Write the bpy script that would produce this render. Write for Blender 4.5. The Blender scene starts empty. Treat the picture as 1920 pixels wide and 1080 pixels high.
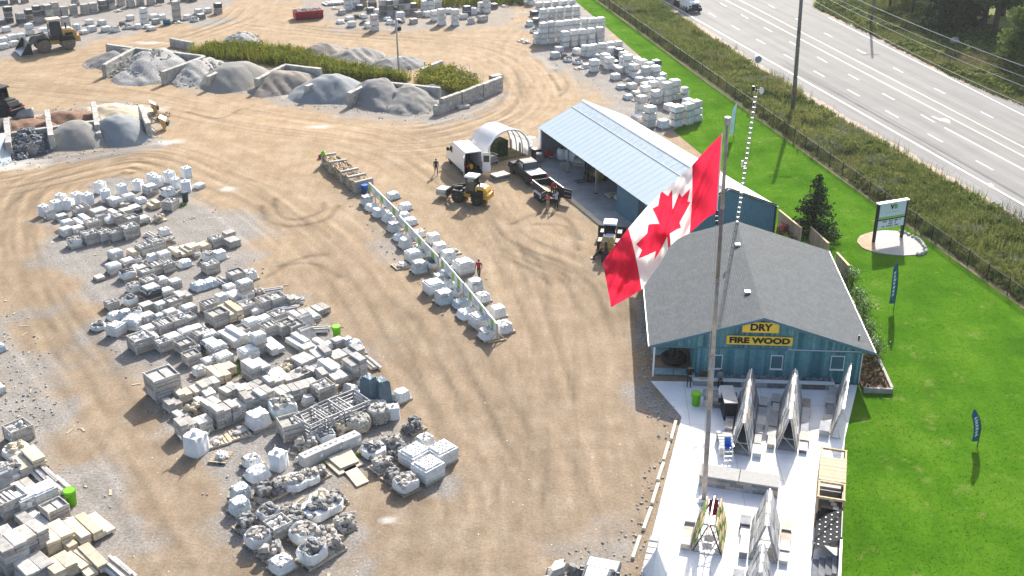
import bpy, math, random
import numpy as np
from mathutils import Vector, Matrix
from math import sin, cos, tan, pi, radians, atan2, sqrt, hypot
R = random.Random(11)
C = bpy.context.scene
COL = C.collection
# ---------------------------------------------------------------- camera, sky, sun, exposure
PIT = radians(25.5); CAMH = 41.0; FPX = 1030 / tan(PIT)
cd = bpy.data.cameras.new('camera'); cam = bpy.data.objects.new('camera', cd); COL.objects.link(cam)
cam.location = (0, 0, CAMH); cam.rotation_euler = (pi/2 - PIT, 0, 0)
cd.sensor_width = 36; cd.lens = 36*FPX/1920; cd.clip_end = 5000; cd.clip_start = 1
C.camera = cam
SUN_AZ, SUN_EL = radians(15.5), radians(32)
W = bpy.data.worlds.new('World'); C.world = W; W.use_nodes = True
nt = W.node_tree; bgn = nt.nodes['Background']
sk = nt.nodes.new('ShaderNodeTexSky'); sk.sky_type = 'NISHITA'; sk.sun_disc = False
sk.sun_elevation = SUN_EL; sk.sun_rotation = SUN_AZ; sk.air_density = 1.0; sk.dust_density = 3.0; sk.ozone_density = .8
nt.links.new(sk.outputs[0], bgn.inputs[0]); bgn.inputs[1].default_value = 0.13
sd = bpy.data.lights.new('sun', 'SUN'); sd.energy = 4.8; sd.angle = radians(0.6); sd.color = (1, .95, .88)
so = bpy.data.objects.new('sun', sd); COL.objects.link(so); so.location = (40, 90, 90)
so.rotation_euler = Vector((-sin(SUN_AZ)*cos(SUN_EL), -cos(SUN_AZ)*cos(SUN_EL), -sin(SUN_EL))).to_track_quat('-Z', 'Y').to_euler()
vs = C.view_settings; vs.view_transform = 'Standard'; vs.look = 'None'; vs.exposure = 1.0; vs.gamma = 1; vs.use_curve_mapping = False
C.cycles.max_bounces = 6; C.cycles.transparent_max_bounces = 6

def g(x, y, h=0.0):
    "ground point (or point at height h) seen at a photo pixel"
    u = x-960; v = y-540
    t = (CAMH-h)/(FPX*sin(PIT)+v*cos(PIT))
    return (u*t, (FPX*cos(PIT)-v*sin(PIT))*t)
def gv(x, y, h=0.0):
    a = g(x, y, h); return Vector((a[0], a[1], h))

# ---------------------------------------------------------------- materials
MATS = {}
def nd(t, ty, **kw):
    n = t.nodes.new(ty)
    for k, v in kw.items(): setattr(n, k, v)
    return n
def mat(name, col, rough=.85, var=.18, scale=6, bump=.0, bscale=30, metal=0, orand=0, trans=0, col2=None, spec=.3, attr=None, attr_cols=None, wave=None, coat=0, alpha=1, hue=0):
    if name in MATS: return MATS[name]
    m = bpy.data.materials.new(name); m.use_nodes = True; t = m.node_tree; L = t.links.new
    b = t.nodes['Principled BSDF']; out = t.nodes['Material Output']
    tc = nd(t, 'ShaderNodeTexCoord'); oi = nd(t, 'ShaderNodeObjectInfo')
    ad = nd(t, 'ShaderNodeVectorMath', operation='MULTIPLY_ADD')
    L(oi.outputs['Random'], ad.inputs[0]); ad.inputs[1].default_value = (37, 53, 71); L(tc.outputs['Object'], ad.inputs[2])
    no = nd(t, 'ShaderNodeTexNoise'); no.inputs['Scale'].default_value = scale; no.inputs['Detail'].default_value = 5; no.inputs['Roughness'].default_value = .62
    L(ad.outputs[0], no.inputs['Vector'])
    rp = nd(t, 'ShaderNodeValToRGB'); e = rp.color_ramp.elements
    c2 = col2 or [min(1, c*(1+var)) for c in col]; c1 = [c*(1-var) for c in col] if not col2 else col
    e[0].position = .32; e[1].position = .68; e[0].color = (*c1, 1); e[1].color = (*c2, 1)
    L(no.outputs[0], rp.inputs[0]); cur = rp.outputs[0]
    if attr:
        a = nd(t, 'ShaderNodeAttribute', attribute_name=attr)
        r2 = nd(t, 'ShaderNodeValToRGB'); el = r2.color_ramp.elements
        n = len(attr_cols)
        while len(el) < n: el.new(.5)
        for i, c in enumerate(attr_cols): el[i].position = i/(n-1); el[i].color = (*c, 1)
        L(a.outputs['Fac'], r2.inputs[0])
        mx = nd(t, 'ShaderNodeMixRGB', blend_type='MULTIPLY'); mx.inputs[0].default_value = 1
        L(r2.outputs[0], mx.inputs[1]); L(cur, mx.inputs[2]); cur = mx.outputs[0]
    if orand or hue:
        hs = nd(t, 'ShaderNodeHueSaturation'); mr = nd(t, 'ShaderNodeMapRange')
        L(oi.outputs['Random'], mr.inputs[0]); mr.inputs[3].default_value = 1-orand; mr.inputs[4].default_value = 1+orand
        L(mr.outputs[0], hs.inputs['Value']); L(cur, hs.inputs['Color'])
        if hue:
            m2 = nd(t, 'ShaderNodeMath', operation='FRACT'); m3 = nd(t, 'ShaderNodeMath', operation='MULTIPLY'); m3.inputs[1].default_value = 7.31
            L(oi.outputs['Random'], m3.inputs[0]); L(m3.outputs[0], m2.inputs[0])
            m4 = nd(t, 'ShaderNodeMapRange'); L(m2.outputs[0], m4.inputs[0]); m4.inputs[3].default_value = 1-hue; m4.inputs[4].default_value = 1+hue
            L(m4.outputs[0], hs.inputs['Saturation'])
        cur = hs.outputs[0]
    if wave:
        wv = nd(t, 'ShaderNodeTexWave', wave_type='BANDS', bands_direction=wave[0]); wv.inputs['Scale'].default_value = wave[1]; wv.inputs['Distortion'].default_value = wave[2]; wv.inputs['Detail'].default_value = 3
        L(ad.outputs[0], wv.inputs['Vector'])
        mx = nd(t, 'ShaderNodeMixRGB', blend_type='MULTIPLY'); mx.inputs[0].default_value = wave[3]
        L(cur, mx.inputs[1]); L(wv.outputs[0], mx.inputs[2]); cur = mx.outputs[0]
    L(cur, b.inputs['Base Color'])
    b.inputs['Roughness'].default_value = rough; b.inputs['Metallic'].default_value = metal; b.inputs['Specular IOR Level'].default_value = spec
    if coat: b.inputs['Coat Weight'].default_value = coat
    if bump:
        n2 = nd(t, 'ShaderNodeTexNoise'); n2.inputs['Scale'].default_value = bscale; n2.inputs['Detail'].default_value = 4
        L(ad.outputs[0], n2.inputs['Vector'])
        bp = nd(t, 'ShaderNodeBump'); bp.inputs['Strength'].default_value = bump; bp.inputs['Distance'].default_value = .06
        L(n2.outputs[0], bp.inputs['Height']); L(bp.outputs[0], b.inputs['Normal'])
    if trans:
        tr = nd(t, 'ShaderNodeBsdfTranslucent'); L(cur, tr.inputs[0]); ms = nd(t, 'ShaderNodeMixShader'); ms.inputs[0].default_value = trans
        L(b.outputs[0], ms.inputs[1]); L(tr.outputs[0], ms.inputs[2]); L(ms.outputs[0], out.inputs[0])
    if alpha < 1: b.inputs['Alpha'].default_value = alpha
    MATS[name] = m; return m

m_stone = mat('grey_stone', (.39, .375, .35), bump=.5, bscale=14, orand=.25, scale=3, var=.25, hue=.5)
m_stone_d = mat('dark_stone', (.19, .188, .185), bump=.5, bscale=14, orand=.35, scale=3, var=.3)
m_stone_t = mat('tan_stone', (.56, .48, .36), bump=.5, bscale=14, orand=.2, scale=3, var=.2, hue=.3)
m_paver = mat('pale_paver', (.60, .59, .57), bump=.3, bscale=20, orand=.2, var=.15)
m_paver_d = mat('charcoal_paver', (.10, .105, .115), bump=.3, bscale=20, orand=.3)
m_conc = mat('old_concrete', (.36, .345, .315), bump=.4, bscale=9, scale=1.6, var=.28, orand=.12)
m_concl = mat('light_concrete', (.78, .778, .768), bump=.12, bscale=6, scale=.7, var=.08)
m_wood = mat('pallet_wood', (.46, .38, .28), scale=9, var=.3, orand=.25, rough=.9)
m_woodg = mat('weathered_wood', (.42, .40, .37), scale=7, var=.3, orand=.25, rough=.9, bump=.2)
m_woodt = mat('new_timber', (.56, .42, .25), scale=6, var=.2, orand=.15)
m_wrap = mat('plastic_wrap', (.62, .635, .635), rough=.33, spec=.5, scale=5, var=.14, bump=.7, bscale=7, orand=.1)
m_wrapb = mat('blue_tinted_wrap', (.44, .50, .53), rough=.3, spec=.5, scale=4, var=.25, bump=.9, bscale=6, orand=.15)
m_bag = mat('woven_white_bag', (.74, .745, .74), rough=.75, scale=4, var=.06, bump=.5, bscale=9, trans=.12)
m_black = mat('black_metal', (.022, .022, .025), rough=.5, var=.3)
m_rubber = mat('rubber', (.03, .029, .028), rough=.9, bump=.3, var=.3)
m_rubberd = mat('dusty_rubber', (.17, .145, .12), rough=.95, bump=.3, var=.35)
m_steel = mat('galvanised_steel', (.42, .43, .44), rough=.45, metal=.5, var=.15)
m_white = mat('white_paint', (.80, .80, .79), rough=.4, var=.03, spec=.5)
m_glass = mat('dark_glass', (.035, .045, .055), rough=.08, var=.1, spec=.7)
m_yellow = mat('machine_yellow', (.60, .36, .03), rough=.5, var=.12, scale=3)
m_yellowd = mat('dusty_machine_yellow', (.50, .31, .10), rough=.7, var=.25, scale=3)
m_red = mat('red_paint', (.36, .022, .035), rough=.5, var=.15)
m_green = mat('lime_plastic', (.20, .62, .02), rough=.4, var=.05, trans=.15)
m_blue = mat('blue_plastic', (.02, .12, .50), rough=.4, var=.05)
m_dblue = mat('dark_blue_plastic', (.05, .085, .11), rough=.5, var=.1)
m_rub = mat('rubble_stone', (.36, .335, .30), bump=.5, bscale=14, orand=.35, scale=3, var=.25, hue=.5)
m_teal = mat('teal_stained_wood', (.035, .155, .19), rough=.75, scale=5, var=.35, orand=.4, bump=.2)
m_tealm = mat('blue_steel_siding', (.10, .20, .26), rough=.5, scale=2, var=.08)
m_roofm = mat('pale_metal_roof', (.43, .52, .56), rough=.5, scale=1.2, var=.03, spec=.4)
m_lights = mat('translucent_roof_panel', (.60, .69, .73), rough=.4, scale=2, var=.12, trans=.25)
m_skin = mat('skin', (.45, .28, .19), rough=.6, var=.05)
m_hair = mat('dark_hair', (.02, .015, .012), rough=.7)
m_soil = mat('brown_mulch', (.20, .115, .075), rough=.95, scale=5, var=.35, bump=.8, bscale=20)

# ---------------------------------------------------------------- mesh helpers
class MB:
    def __init__(s): s.v = []; s.f = []; s.m = []
    def add(s, vs, fs, mi=0):
        o = len(s.v); s.v += [tuple(v) for v in vs]
        s.f += [tuple(i+o for i in f) for f in fs]; s.m += [mi]*len(fs); return s
    def box(s, x0, y0, z0, x1, y1, z1, mi=0, j=0, rng=R):
        vs = [(x, y, z) for z in (z0, z1) for x, y in ((x0, y0), (x1, y0), (x1, y1), (x0, y1))]
        if j: vs = [(x+rng.uniform(-j, j), y+rng.uniform(-j, j), z+(rng.uniform(-j, j) if z == z1 else 0)) for x, y, z in vs]
        return s.add(vs, [(3, 2, 1, 0), (4, 5, 6, 7), (0, 1, 5, 4), (1, 2, 6, 5), (2, 3, 7, 6), (3, 0, 4, 7)], mi)
    def cbox(s, cx, cy, z0, w, d, h, rz=0, mi=0, ch=.0, j=0, rng=R, tilt=0):
        "box about a centre, optional chamfered top edge"
        a, b = w/2, d/2; rings = [(a, b, 0), (a, b, h-ch)] + ([(a-ch, b-ch, h)] if ch else [])
        if not ch: rings[-1] = (a, b, h)
        vs = []
        for p, q, z in rings:
            for x, y in ((-p, -q), (p, -q), (p, q), (-p, q)):
                x += rng.uniform(-j, j); y += rng.uniform(-j, j); zz = z + (rng.uniform(-j, j) if z else 0) + tilt*x
                vs.append((cx+x*cos(rz)-y*sin(rz), cy+x*sin(rz)+y*cos(rz), z0+zz))
        fs = [(3, 2, 1, 0)]
        for k in range(len(rings)-1):
            for i in range(4): fs.append((k*4+i, k*4+(i+1) % 4, k*4+4+(i+1) % 4, k*4+4+i))
        n = (len(rings)-1)*4; fs.append((n, n+1, n+2, n+3))
        return s.add(vs, fs, mi)
    def bar(s, p, q, w, h=None, mi=0):
        p = Vector(p); q = Vector(q); h = h or w; d = (q-p).normalized()
        up = Vector((0, 0, 1)) if abs(d.z) < .95 else Vector((0, 1, 0))
        a = d.cross(up).normalized()*w/2; b = a.cross(d).normalized()*h/2
        vs = [e+sx*a+sy*b for e in (p, q) for sx, sy in ((-1, -1), (1, -1), (1, 1), (-1, 1))]
        return s.add(vs, [(0, 1, 2, 3), (7, 6, 5, 4), (1, 0, 4, 5), (2, 1, 5, 6), (3, 2, 6, 7), (0, 3, 7, 4)], mi)
    def tube(s, pts, r, n=6, mi=0):
        pts = [Vector(p) for p in pts]; rs = r if isinstance(r, (list, tuple)) else [r]*len(pts); vs = []
        for i, p in enumerate(pts):
            d = (pts[min(i+1, len(pts)-1)]-pts[max(i-1, 0)]).normalized()
            up = Vector((0, 0, 1)) if abs(d.z) < .9 else Vector((0, 1, 0))
            a = d.cross(up).normalized(); b = a.cross(d)
            for k in range(n):
                t = 2*pi*k/n; vs.append(p+(a*cos(t)+b*sin(t))*rs[i])
        fs = [(i*n+k, i*n+(k+1) % n, (i+1)*n+(k+1) % n, (i+1)*n+k) for i in range(len(pts)-1) for k in range(n)]
        fs += [tuple(range(n-1, -1, -1)), tuple(range((len(pts)-1)*n, len(pts)*n))]
        return s.add(vs, fs, mi)
    def lathe(s, prof, n=16, c=(0, 0, 0), axis='z', mi=0):
        vs = []
        for r, z in prof:
            for k in range(n):
                t = 2*pi*k/n; x, y = r*cos(t), r*sin(t)
                vs.append((c[0]+x, c[1]+y, c[2]+z) if axis == 'z' else (c[0]+x, c[1]+z, c[2]+y) if axis == 'y' else (c[0]+z, c[1]+x, c[2]+y))
        m = len(prof)
        fs = [(i*n+k, i*n+(k+1) % n, (i+1)*n+(k+1) % n, (i+1)*n+k) for i in range(m-1) for k in range(n)]
        fs += [tuple(range(n-1, -1, -1)), tuple(range((m-1)*n, m*n))]
        return s.add(vs, fs, mi)
    def prism(s, poly, z0, z1, mi=0):
        n = len(poly)
        vs = [(x, y, z0) for x, y in poly]+[(x, y, z1) for x, y in poly]
        return s.add(vs, [tuple(range(n-1, -1, -1)), tuple(range(n, 2*n))]+[(i, (i+1) % n, n+(i+1) % n, n+i) for i in range(n)], mi)
    def side(s, poly, hw, mi=0):
        "side profile (x,z) given width hw(z) or number"
        n = len(poly); f = hw if callable(hw) else (lambda z: hw)
        vs = [(x, -f(z), z) for x, z in poly]+[(x, f(z), z) for x, z in poly]
        return s.add(vs, [tuple(range(n)), tuple(range(2*n-1, n-1, -1))]+[(i, n+i, n+(i+1) % n, (i+1) % n) for i in range(n)], mi)
    def rock(s, c, sz, rng=R, mi=0, j=.28, up=None):
        "13-vertex broken stone"
        vs = []; a = rng.uniform(0, 6.3)
        for z, k in ((-.5, 1), (.05, 1.12), (.5, .72)):
            for i in range(5):
                t = a+i*1.2566+rng.uniform(-.3, .3); r = .5*k*(1+rng.uniform(-j, j))
                vs.append((r*cos(t)*sz[0], r*sin(t)*sz[1], (z+rng.uniform(-.12, .12))*sz[2]))
        rz = rng.uniform(0, 3.14)
        M = Matrix.Rotation(rz, 3, 'Z') @ Matrix.Rotation(rng.uniform(-.5, .5) if up is None else up, 3, 'X')
        vs = [M @ Vector(v)+Vector(c) for v in vs]
        fs = [(4, 3, 2, 1, 0), (10, 11, 12, 13, 14)]+[(k*5+i, k*5+(i+1) % 5, k*5+5+(i+1) % 5, k*5+5+i) for k in (0, 1) for i in range(5)]
        return s.add(vs, fs, mi)
    def mesh(s, name, mats, smooth=False):
        me = bpy.data.meshes.new(name); me.from_pydata(s.v, [], s.f)
        for m in (mats if isinstance(mats, (list, tuple)) else [mats]): me.materials.append(m)
        if len(me.materials) > 1: me.polygons.foreach_set('material_index', s.m)
        if smooth: me.polygons.foreach_set('use_smooth', [True]*len(s.f))
        me.update(); return me
def put(name, me, parent=None, loc=(0, 0, 0), rz=0, sc=(1, 1, 1)):
    o = bpy.data.objects.new(name, me); COL.objects.link(o); o.location = loc; o.rotation_euler = (0, 0, rz); o.scale = sc
    if parent: o.parent = parent
    return o
def obj(name, mb, mats, parent=None, smooth=False, **kw): return put(name, mb.mesh(name, mats, smooth), parent, **kw)
def tag(o, label=None, cat=None, group=None, kind=None):
    for k, v in (('label', label), ('category', cat), ('group', group), ('kind', kind)):
        if v: o[k] = v
    return o
LABELS = set()
def thing(name, label, cat, loc=(0, 0, 0), rz=0, group=None):
    o = bpy.data.objects.new(name, None); COL.objects.link(o); o.empty_display_size = .3
    if len(loc) == 2: loc = (*loc, 0)
    o.location = loc; o.rotation_euler = (0, 0, rz); return tag(o, label, cat, group)
def dup(root, loc, rz=0, sc=(1, 1, 1), label=None, group=None):
    def cp(o, par):
        c = o.copy(); COL.objects.link(c); c.parent = par
        for ch in KIDS.get(o.name) or o.children: cp(ch, c)
        return c
    r = cp(root, None); r.location = loc if len(loc) == 3 else (*loc, 0); r.rotation_euler = (0, 0, rz); r.scale = sc
    if label: r['label'] = label
    if group: r['group'] = group
    return r
KIDS = {}
def freeze(root):
    "remember a prototype's children once"
    def w(o):
        KIDS[o.name] = list(o.children)
        for c in o.children: w(c)
    w(root); return root
def structure(name, mb, mats, **kw): return tag(obj(name, mb, mats, **kw), kind='structure')
def npmesh(name, V, F, mats, attrs=None, smooth=False):
    "mesh from numpy arrays, F of one face size"
    me = bpy.data.meshes.new(name); n, k = F.shape
    me.vertices.add(len(V)); me.vertices.foreach_set('co', np.asarray(V, dtype=np.float32).ravel())
    me.loops.add(n*k); me.loops.foreach_set('vertex_index', F.astype(np.int32).ravel())
    me.polygons.add(n); me.polygons.foreach_set('loop_start', np.arange(0, n*k, k, dtype=np.int32)); me.polygons.foreach_set('loop_total', np.full(n, k, dtype=np.int32))
    if smooth: me.polygons.foreach_set('use_smooth', np.ones(n, dtype=bool))
    for m in (mats if isinstance(mats, (list, tuple)) else [mats]): me.materials.append(m)
    for a, v in (attrs or {}).items():
        at = me.attributes.new(a, 'FLOAT', 'POINT'); at.data.foreach_set('value', np.asarray(v, dtype=np.float32))
    me.update(calc_edges=True); return me
NR = np.random.default_rng(5)
def inpoly(X, Y, poly):
    ins = np.zeros(X.shape, bool); n = len(poly)
    for i in range(n):
        x0, y0 = poly[i]; x1, y1 = poly[(i+1) % n]
        c = ((y0 > Y) != (y1 > Y)) & (X < (x1-x0)*(Y-y0)/((y1-y0) or 1e-9)+x0); ins ^= c
    return ins
def sdist(X, Y, poly):
    d = np.full(X.shape, 1e9); n = len(poly)
    for i in range(n):
        x0, y0 = poly[i]; x1, y1 = poly[(i+1) % n]; dx, dy = x1-x0, y1-y0
        t = np.clip(((X-x0)*dx+(Y-y0)*dy)/(dx*dx+dy*dy+1e-9), 0, 1)
        d = np.minimum(d, np.hypot(X-x0-t*dx, Y-y0-t*dy))
    return np.where(inpoly(X, Y, poly), d, -d)
def rpts(poly, n):
    P = np.array(poly); lo, hi = P.min(0), P.max(0); out = np.zeros((0, 2))
    while len(out) < n:
        q = NR.uniform(lo, hi, (n*2, 2)); out = np.vstack([out, q[inpoly(q[:, 0], q[:, 1], poly)]])
    return out[:n]
def vnoise(X, Y, s, seed=0):
    "smooth value noise"
    rg = np.random.default_rng(seed); T = rg.random((64, 64)); x = X/s; y = Y/s
    i = np.floor(x).astype(int); j = np.floor(y).astype(int); u = x-i; v = y-j; u = u*u*(3-2*u); v = v*v*(3-2*v)
    a = lambda p, q: T[(i+p) % 64, (j+q) % 64]
    return (a(0, 0)*(1-u)+a(1, 0)*u)*(1-v)+(a(0, 1)*(1-u)+a(1, 1)*u)*v
def blades(name, pts, h, w, k, lean, mt, z=0, hv=.4, smoothcol=4):
    "clumps of grass blades as one triangle mesh; pts (n,2) or (n,3)"
    n = len(pts); B = np.repeat(pts, k, axis=0); m = len(B)
    zz = B[:, 2] if B.shape[1] > 2 else np.full(m, z, float)
    a = NR.uniform(0, 2*pi, m); l = NR.uniform(.1, 1, m)*lean; hh = h*(1+NR.uniform(-hv, hv, m)); ww = w*NR.uniform(.6, 1.4, m)
    bx = B[:, 0]+NR.normal(0, w*1.2, m); by = B[:, 1]+NR.normal(0, w*1.2, m)
    px, py = -np.sin(a)*ww/2, np.cos(a)*ww/2
    V = np.empty((m, 3, 3)); V[:, 0] = np.stack([bx-px, by-py, zz], 1); V[:, 1] = np.stack([bx+px, by+py, zz], 1)
    V[:, 2] = np.stack([bx+np.cos(a)*l*hh, by+np.sin(a)*l*hh, zz+hh*(1-.3*l)], 1)
    rnd = np.clip(vnoise(B[:, 0], B[:, 1], smoothcol, 3)*.7+NR.uniform(-.1, .4, m), 0, 1)
    return npmesh(name, V.reshape(-1, 3), np.arange(m*3).reshape(m, 3), mt, {'rnd': np.repeat(rnd, 3)})
def leaves(name, P, size, mt, rnd=None, flat=.0):
    "randomly turned leaf quads at points P (n,3)"
    n = len(P); N = NR.normal(0, 1, (n, 3)); N[:, 2] += flat; N /= np.linalg.norm(N, axis=1)[:, None]
    T = np.cross(N, NR.normal(0, 1, (n, 3))); T /= np.linalg.norm(T, axis=1)[:, None]; B = np.cross(N, T)
    s = (size*NR.uniform(.6, 1.4, n))[:, None]; T = T*s; B = B*s*.6
    V = np.stack([P-T, P+B*.9, P+T, P-B*.9], 1).reshape(-1, 3)
    if rnd is None: rnd = NR.uniform(0, 1, n)
    return npmesh(name, V, np.arange(n*4).reshape(n, 4), mt, {'rnd': np.repeat(rnd, 4)})
# ================================================================ SETTING: ground
def G(pts): return [g(*p) for p in pts]
def polyline_pts(pts, step=.22):
    P = np.array(pts, float)
    # catmull-rom then resample
    Q = [P[0]]
    for i in range(len(P)-1):
        p0, p1, p2, p3 = P[max(i-1, 0)], P[i], P[i+1], P[min(i+2, len(P)-1)]
        n = max(2, int(np.linalg.norm(p2-p1)/step))
        t = np.linspace(0, 1, n+1)[1:, None]
        Q.append(.5*(2*p1+(p2-p0)*t+(2*p0-5*p1+4*p2-p3)*t**2+(3*p1-p0-3*p2+p3)*t**3))
    return np.vstack(Q)
x0, x1, y0, y1, st = -104.0, 66.0, 38.0, 236.0, .27
xs = np.arange(x0, x1, st); ys = np.arange(y0, y1, st)
XS = np.concatenate([[-3000, -1200, -500, -240, -140], xs, [80, 120, 240, 500, 1200, 3000]])
YS = np.concatenate([[-1500, -500, -120, 0, 25], ys, [250, 300, 420, 700, 1500, 4000]])
GX, GY = np.meshgrid(xs, ys); trk = np.zeros(GX.shape)
LANES = [([(960, 1130), (900, 960), (800, 700), (690, 520), (560, 410), (450, 345), (280, 285), (0, 335), (-80, 350)], 5.2, 170),
         ([(1040, 1120), (1110, 960), (1070, 760), (1010, 560), (950, 430), (860, 330), (720, 262), (480, 225), (240, 175), (0, 150), (-80, 140)], 4.5, 150),
         ([(420, 1120), (300, 900), (180, 690), (90, 540), (45, 430), (90, 345), (280, 290)], 3.6, 90),
         ([(-60, 122), (120, 112), (290, 85), (430, 40), (470, 10)], 4, 60),
         ([(430, 40), (560, 58), (800, 78), (930, 105), (985, 165), (960, 215), (830, 255), (700, 262)], 4.5, 110),
         ([(1000, 30), (960, 90), (990, 200)], 3.5, 20),
         ([(640, 640), (780, 760), (900, 900), (930, 1100)], 4, 50), ([(880, 320), (940, 440), (1090, 520), (1150, 640)], 4, 50)]
rl = np.random.default_rng(3)
def stamp(Q, wd, amp):
    i = ((Q[:, 1]-y0)/st); j = ((Q[:, 0]-x0)/st)
    for di in range(-2, 3):
        for dj in range(-2, 3):
            ii = np.round(i).astype(int)+di; jj = np.round(j).astype(int)+dj
            ok = (ii >= 0) & (ii < GX.shape[0]) & (jj >= 0) & (jj < GX.shape[1])
            d2 = ((ii-i)**2+(jj-j)**2)*st*st
            np.add.at(trk, (ii[ok], jj[ok]), (amp*np.exp(-d2/(2*wd*wd)))[ok])
for pts, hw, n in LANES:
    Q = polyline_pts(G(pts)); T = np.gradient(Q, axis=0); T /= np.linalg.norm(T, axis=1)[:, None]+1e-9; N = np.stack([-T[:, 1], T[:, 0]], 1)
    s = np.arange(len(Q))
    for k in range(n):
        a = rl.integers(0, len(Q)-30); b = min(len(Q), a+rl.integers(40, 260))
        off = rl.normal(0, hw*.55)+rl.normal(0, 1.2)*np.sin(s[a:b]*.22/rl.uniform(6, 18)+rl.uniform(0, 6))
        amp = rl.choice([-1, 1, 1])*rl.uniform(.06, .24); wd = rl.uniform(.10, .2)
        for o2 in (0, 1.9):
            q = Q[a:b]+N[a:b]*(off+o2)[:, None]
            fade = np.minimum(1, np.minimum(s[a:b]-a, b-1-s[a:b])/25.)
            stamp(q, wd, amp*fade*.6)
for pts in ([(515, 372), (520, 398), (550, 412), (600, 398), (608, 380)], [(490, 385), (500, 412), (545, 424), (610, 412), (636, 385)], [(500, 520), (540, 497), (590, 495), (640, 520)],
            [(520, 500), (580, 480), (610, 478)], [(960, 420), (1010, 400), (1060, 410), (1090, 450)], [(1000, 420), (1060, 425), (1085, 470)], [(350, 210), (410, 222), (450, 205)], [(1040, 130), (1065, 160), (1050, 180)], [(1030, 140), (1050, 170)]):
    stamp(polyline_pts(G(pts)), .2, .32)
GRAVEL = [([(55, 420), (190, 335), (360, 325), (400, 360), (470, 420), (520, 520), (640, 590), (720, 680), (800, 780), (870, 850), (830, 900), (700, 900), (690, 1010), (620, 1110), (470, 1100), (400, 960), (330, 900), (250, 760), (150, 600), (70, 480)], 1.0),
          ([(640, 360), (720, 360), (800, 430), (900, 500), (970, 620), (930, 660), (860, 620), (760, 520), (680, 430)], .7),
          ([(960, -20), (1100, -20), (1260, 180), (1320, 235), (1180, 250), (1090, 170), (1000, 100)], 1.0),
          ([(-60, -40), (440, -40), (420, 40), (240, 70), (110, 100), (-60, 110)], .9), ([(500, -30), (1000, -30), (960, 50), (800, 60), (640, 62), (560, 30)], .7),
          ([(1195, 560), (1225, 560), (1225, 715), (1285, 780), (1265, 800), (1195, 775)], .95), ([(1230, 800), (1290, 790), (1200, 1110), (1050, 1110), (1060, 1040), (1180, 980)], .75),
          ([(-60, 520), (60, 590), (120, 700), (160, 830), (250, 900), (260, 1110), (-60, 1110)], .9), ([(0, 620), (90, 660), (120, 800), (60, 850), (-60, 850)], .8),
          ([(340, 130), (560, 160), (860, 190), (960, 160), (900, 225), (760, 240), (560, 205), (330, 165)], .8), ([(-40, 275), (100, 290), (300, 255), (330, 270), (120, 310), (-40, 330)], .8), ([(0, 215), (180, 190), (300, 190), (330, 240), (0, 250)], .6),
          ([(1000, 290), (1130, 400), (1110, 430), (1060, 400), (960, 320)], .4)]
wob = (vnoise(GX, GY, 4.1, 1)-.5)*5+(vnoise(GX, GY, 1.3, 2)-.5)*2.0
grv = np.zeros(GX.shape)
for pts, amt in GRAVEL: grv = np.maximum(grv, amt*np.clip((sdist(GX, GY, G(pts))+wob+1.0)/3.2, 0, 1))
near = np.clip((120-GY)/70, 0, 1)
pale = np.zeros(GX.shape)
for px, py, rx, ry in [(312, 267, 1.6, 1.0), (430, 355, 1.0, .7), (600, 238, 1.2, .7), (75, 220, 3.5, .8), (20, 310, 3.0, 2.0), (240, 205, 4.0, 2.0), (548, 176, 2.0, 1.6), (280, 80, 2.2, .9), (730, 975, .5, .25)]:
    cx, cy = g(px, py); pale = np.maximum(pale, np.clip(1.35-np.hypot((GX-cx)/rx, (GY-cy)/ry)+(vnoise(GX, GY, .9, 9)-.5)*.9, 0, 1))
iy, ix = len(YS), len(XS)
VX, VY = np.meshgrid(XS, YS); ZZ = np.zeros(VX.shape)
sub = (slice(5, 5+len(ys)), slice(5, 5+len(xs)))
ZZ[sub] = (vnoise(GX, GY, 1.7, 4)-.5)*.05+(vnoise(GX, GY, .7, 6)-.5)*.035*(grv > .3)-np.clip(trk, -1, 1)*.012
LAWNP = G([(1030, -40), (1083, 5), (1130, 45), (1200, 105), (1250, 160), (1303, 222), (1262, 245), (1330, 300), (1445, 398), (1440, 440), (1500, 450), (1530, 690), (1540, 735), (1540, 830), (1540, 1120), (2300, 1120), (2300, 870), (1985, 626), (1635, 378), (1443, 239), (1320, 151), (1203, 64), (1121, 3), (1066, -40)])
flat = np.clip(-sdist(GX, GY, LAWNP)/1.5, 0, 1); ZZ[sub] *= flat
PATIO = [g(1221, 716), g(1278, 783), g(1204, 1080), (4.0, 38), (15.0, 38), g(1569, 1080), g(1573, 958), g(1584, 822), g(1608, 722)]
ZZ[sub] -= .02*(1-flat)
def full(a):
    o = np.zeros(VX.shape); o[sub] = a; return o.ravel()
F = np.arange(iy*ix).reshape(iy, ix); F = np.stack([F[:-1, :-1], F[:-1, 1:], F[1:, 1:], F[1:, :-1]], -1).reshape(-1, 4)
m = bpy.data.materials.new('yard_dirt_and_gravel'); m.use_nodes = True; t = m.node_tree; L = t.links.new; b = t.nodes['Principled BSDF']
tc = nd(t, 'ShaderNodeTexCoord')
def noise(sc, det=6, ro=.6, vec=None):
    n = nd(t, 'ShaderNodeTexNoise'); n.inputs['Scale'].default_value = sc; n.inputs['Detail'].default_value = det; n.inputs['Roughness'].default_value = ro
    L(vec or tc.outputs['Object'], n.inputs['Vector']); return n.outputs[0]
def ramp(f, *st_):
    r = nd(t, 'ShaderNodeValToRGB'); e = r.color_ramp.elements
    while len(e) < len(st_): e.new(.5)
    for i, (p, c) in enumerate(st_): e[i].position = p; e[i].color = (*c, 1)
    L(f, r.inputs[0]); return r.outputs[0]
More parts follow.
